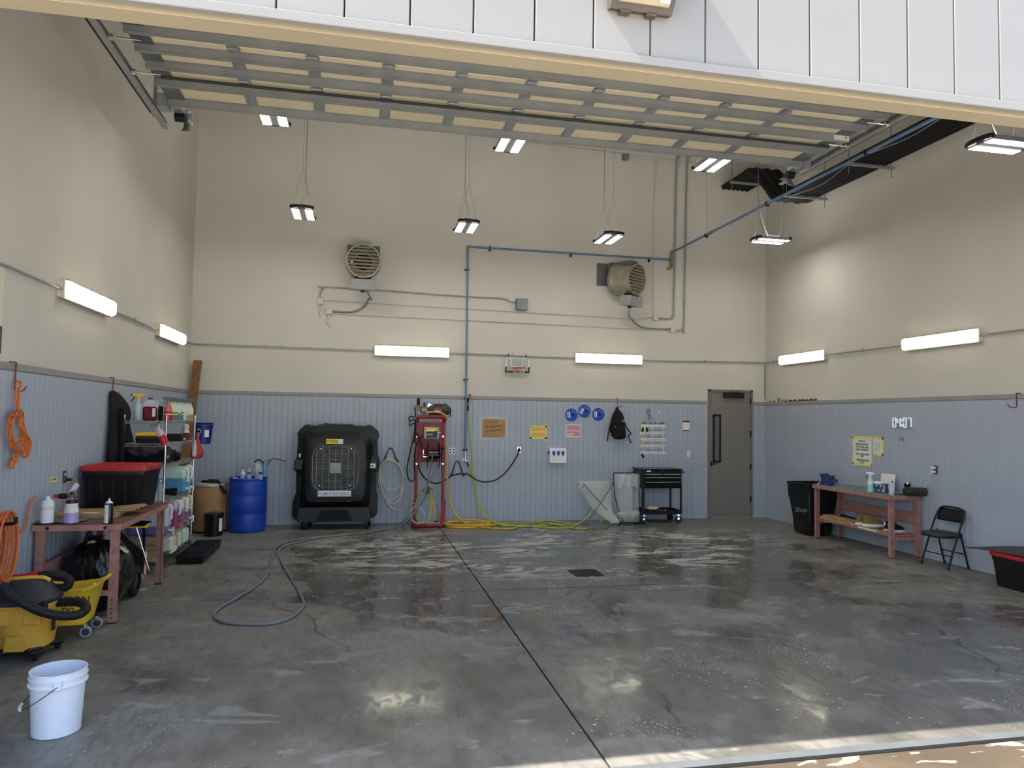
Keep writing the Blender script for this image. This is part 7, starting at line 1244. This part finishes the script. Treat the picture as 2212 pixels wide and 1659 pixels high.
# folding chair
fl_, fr_, bl_, br_ = Vector((10.50, -4.50, 0)), Vector((10.50, -4.965, 0)), Vector((10.79, -4.49, 0)), Vector((10.79, -4.955, 0)); t = thing('folding_chair', 'dark grey metal folding chair against the right wall', 'chair', (10.62, -4.72, 0)); zs3 = .44; zt3 = .77; R_ = .013
def xz(px, py, y): return onY(px, py, y)
m = MB(t); yA, yB = -4.50, -4.96; xb = 10.775
front = lambda y: [Vector((10.46, y, .012)), Vector((10.56, y, .30)), Vector((10.66, y, .56))]
m.tube(front(yA)+[Vector((10.72, yA-.01, .70)), Vector((10.745, yA-.06, .775)), Vector((10.748, (yA+yB)/2, .79)), Vector((10.745, yB+.06, .775)), Vector((10.72, yB+.01, .70))]+front(yB)[::-1], R_, 10, 4); m.build('front_frame', 'metal_dark', t)
m = MB(t)
for y in (yA-.03, yB+.03): m.tube([(10.80, y, .012), (10.735, y, .26), (10.68, y, .47)], R_*.9, 8, 3)
m.build('rear_leg', 'metal_dark', t); 
for z, x in ((.17, 10.515),): MB(t).cyl((x, yA, z), (x, yB, z), .007).build('stretcher', 'metal_dark', t)
MB(t).cyl((10.755, yA-.03, .19), (10.755, yB+.03, .19), .007).build('stretcher', 'metal_dark', t)
m = MB(t); m.grid(lambda u, v: (10.705+.045*v+.014*math.sin(PI*u)*1.0, yA-.012+(yB-yA+.024)*u, .60+.165*v), 12, 6); m.build('backrest', 'metal_dark', t, solid=.006)
def sring(z, k): 
    P = []
    for cx_, cy_, a0, r in ((1, 1, 0, .05), (-1, 1, 90, .11), (-1, -1, 180, .11), (1, -1, 270, .05)):
        for q in range(5): a = math.radians(a0+22.5*q); P.append(Vector((10.555+cx_*(.19*k-r)+r*math.cos(a), -4.73+cy_*(.20*k-r)+r*math.sin(a), z)))
    return P
MB(t).loft([sring(.425, 1), sring(.44, 1.02), sring(.455, .99), sring(.462, .9), sring(.455, .3)]).build('seat', 'dark_grey', t, ang=50); MB(t).loft([sring(.405, .97), sring(.425, .99)]).build('seat_rim', 'metal_dark', t)
for x, y in ((10.46, yA), (10.46, yB), (10.80, yA-.03), (10.80, yB+.03)): MB(t).cyl((x, y, 0), (x, y, .03), .016).build('foot_cap', 'black_rubber', t)
# tote with a grey board on top at the right edge
tt = tote((10.55, -6.08, 0), .50, .66, .375, 'black tote with red lid on the floor at the right edge'); 
m = MB(); m.grid(lambda u, v: (10.22+.58*u+.05*math.sin(v*3), -6.55+1.07*v, .43+.10*math.sin(u*1.5)*(1-v)-.035*v*v), 10, 10); o = m.build('grey_mat', 'dark_grey', solid=.008); tag(o, 'curved dark grey mat lying on the tote at the right edge', 'mat')
# small toys lined up on the wainscot cap
kinds = [(1664, 'toy_gold', 1), (1672, 'toy_red', 1), (1682, 'toy_green', 0), (1690, 'toy_red', 0), (1697, 'toy_gold', 2), (1707, 'toy_grey', 2), (1716, 'toy_grey', 2), (1727, 'toy_red', 2), (1735, 'toy_red', 2), (1743, 'toy_gold', 2), (1752, 'metal_dark', 2), (1761, 'toy_grey', 2)]
words = ['gold toy bug at the corner end of the ledge', 'red toy bug second from the corner on the ledge', 'green toy figure standing on the ledge', 'red and white toy figure standing on the ledge', 'gold toy car just after the figures on the ledge', 'grey toy car second after the figures', 'grey toy car third after the figures', 'red toy car fourth after the figures', 'red toy car fifth after the figures', 'gold toy car sixth after the figures', 'dark toy car seventh after the figures', 'grey toy car nearest the camera on the ledge']
for k, (px, mt, kd) in enumerate(kinds):
    q = onX(px, 868, W-.015); t = thing('toy', words[k], 'toy', (W-.016, q.y, HW-.001), PI/2, 'small toys on the wainscot ledge')
    if kd == 2:
        m = MB(); m.box((0, 0, .016), (.085, .028, .016), b=.005); m.box((-.006, 0, .03), (.042, .024, .016), b=.006); m.build('body', mt, t)
        for x in (-.026, .026): MB().cyl((x, -.015, .009), (x, .015, .009), .009, n=10).build('wheels', 'black_rubber', t)
    elif kd == 1: m = MB(); m.ball((0, 0, .014), (.035, .014, .013), 10, 6); m.build('body', mt, t); m = MB(); [m.tube([(x, -.013, .012), (x, -.016, .002)], .003, 4) for x in (-.02, 0, .02)]; m.build('feet', 'black_rubber', t)
    else:
        h_ = .085 if k == 2 else .055; m = MB(); m.lathe([(.012, 0), (.014, h_*.1), (.008, h_*.4), (.013, h_*.7), (.005, h_*.75)], n=10); m.tube([(-.03, 0, h_*.55), (0, 0, h_*.68), (.03, 0, h_*.9)], .005, 6, 3); m.build('body', mt, t); MB().ball((0, 0, h_*.86), .010, 8, 6).build('head', 'ink_white' if k == 3 else mt, t)
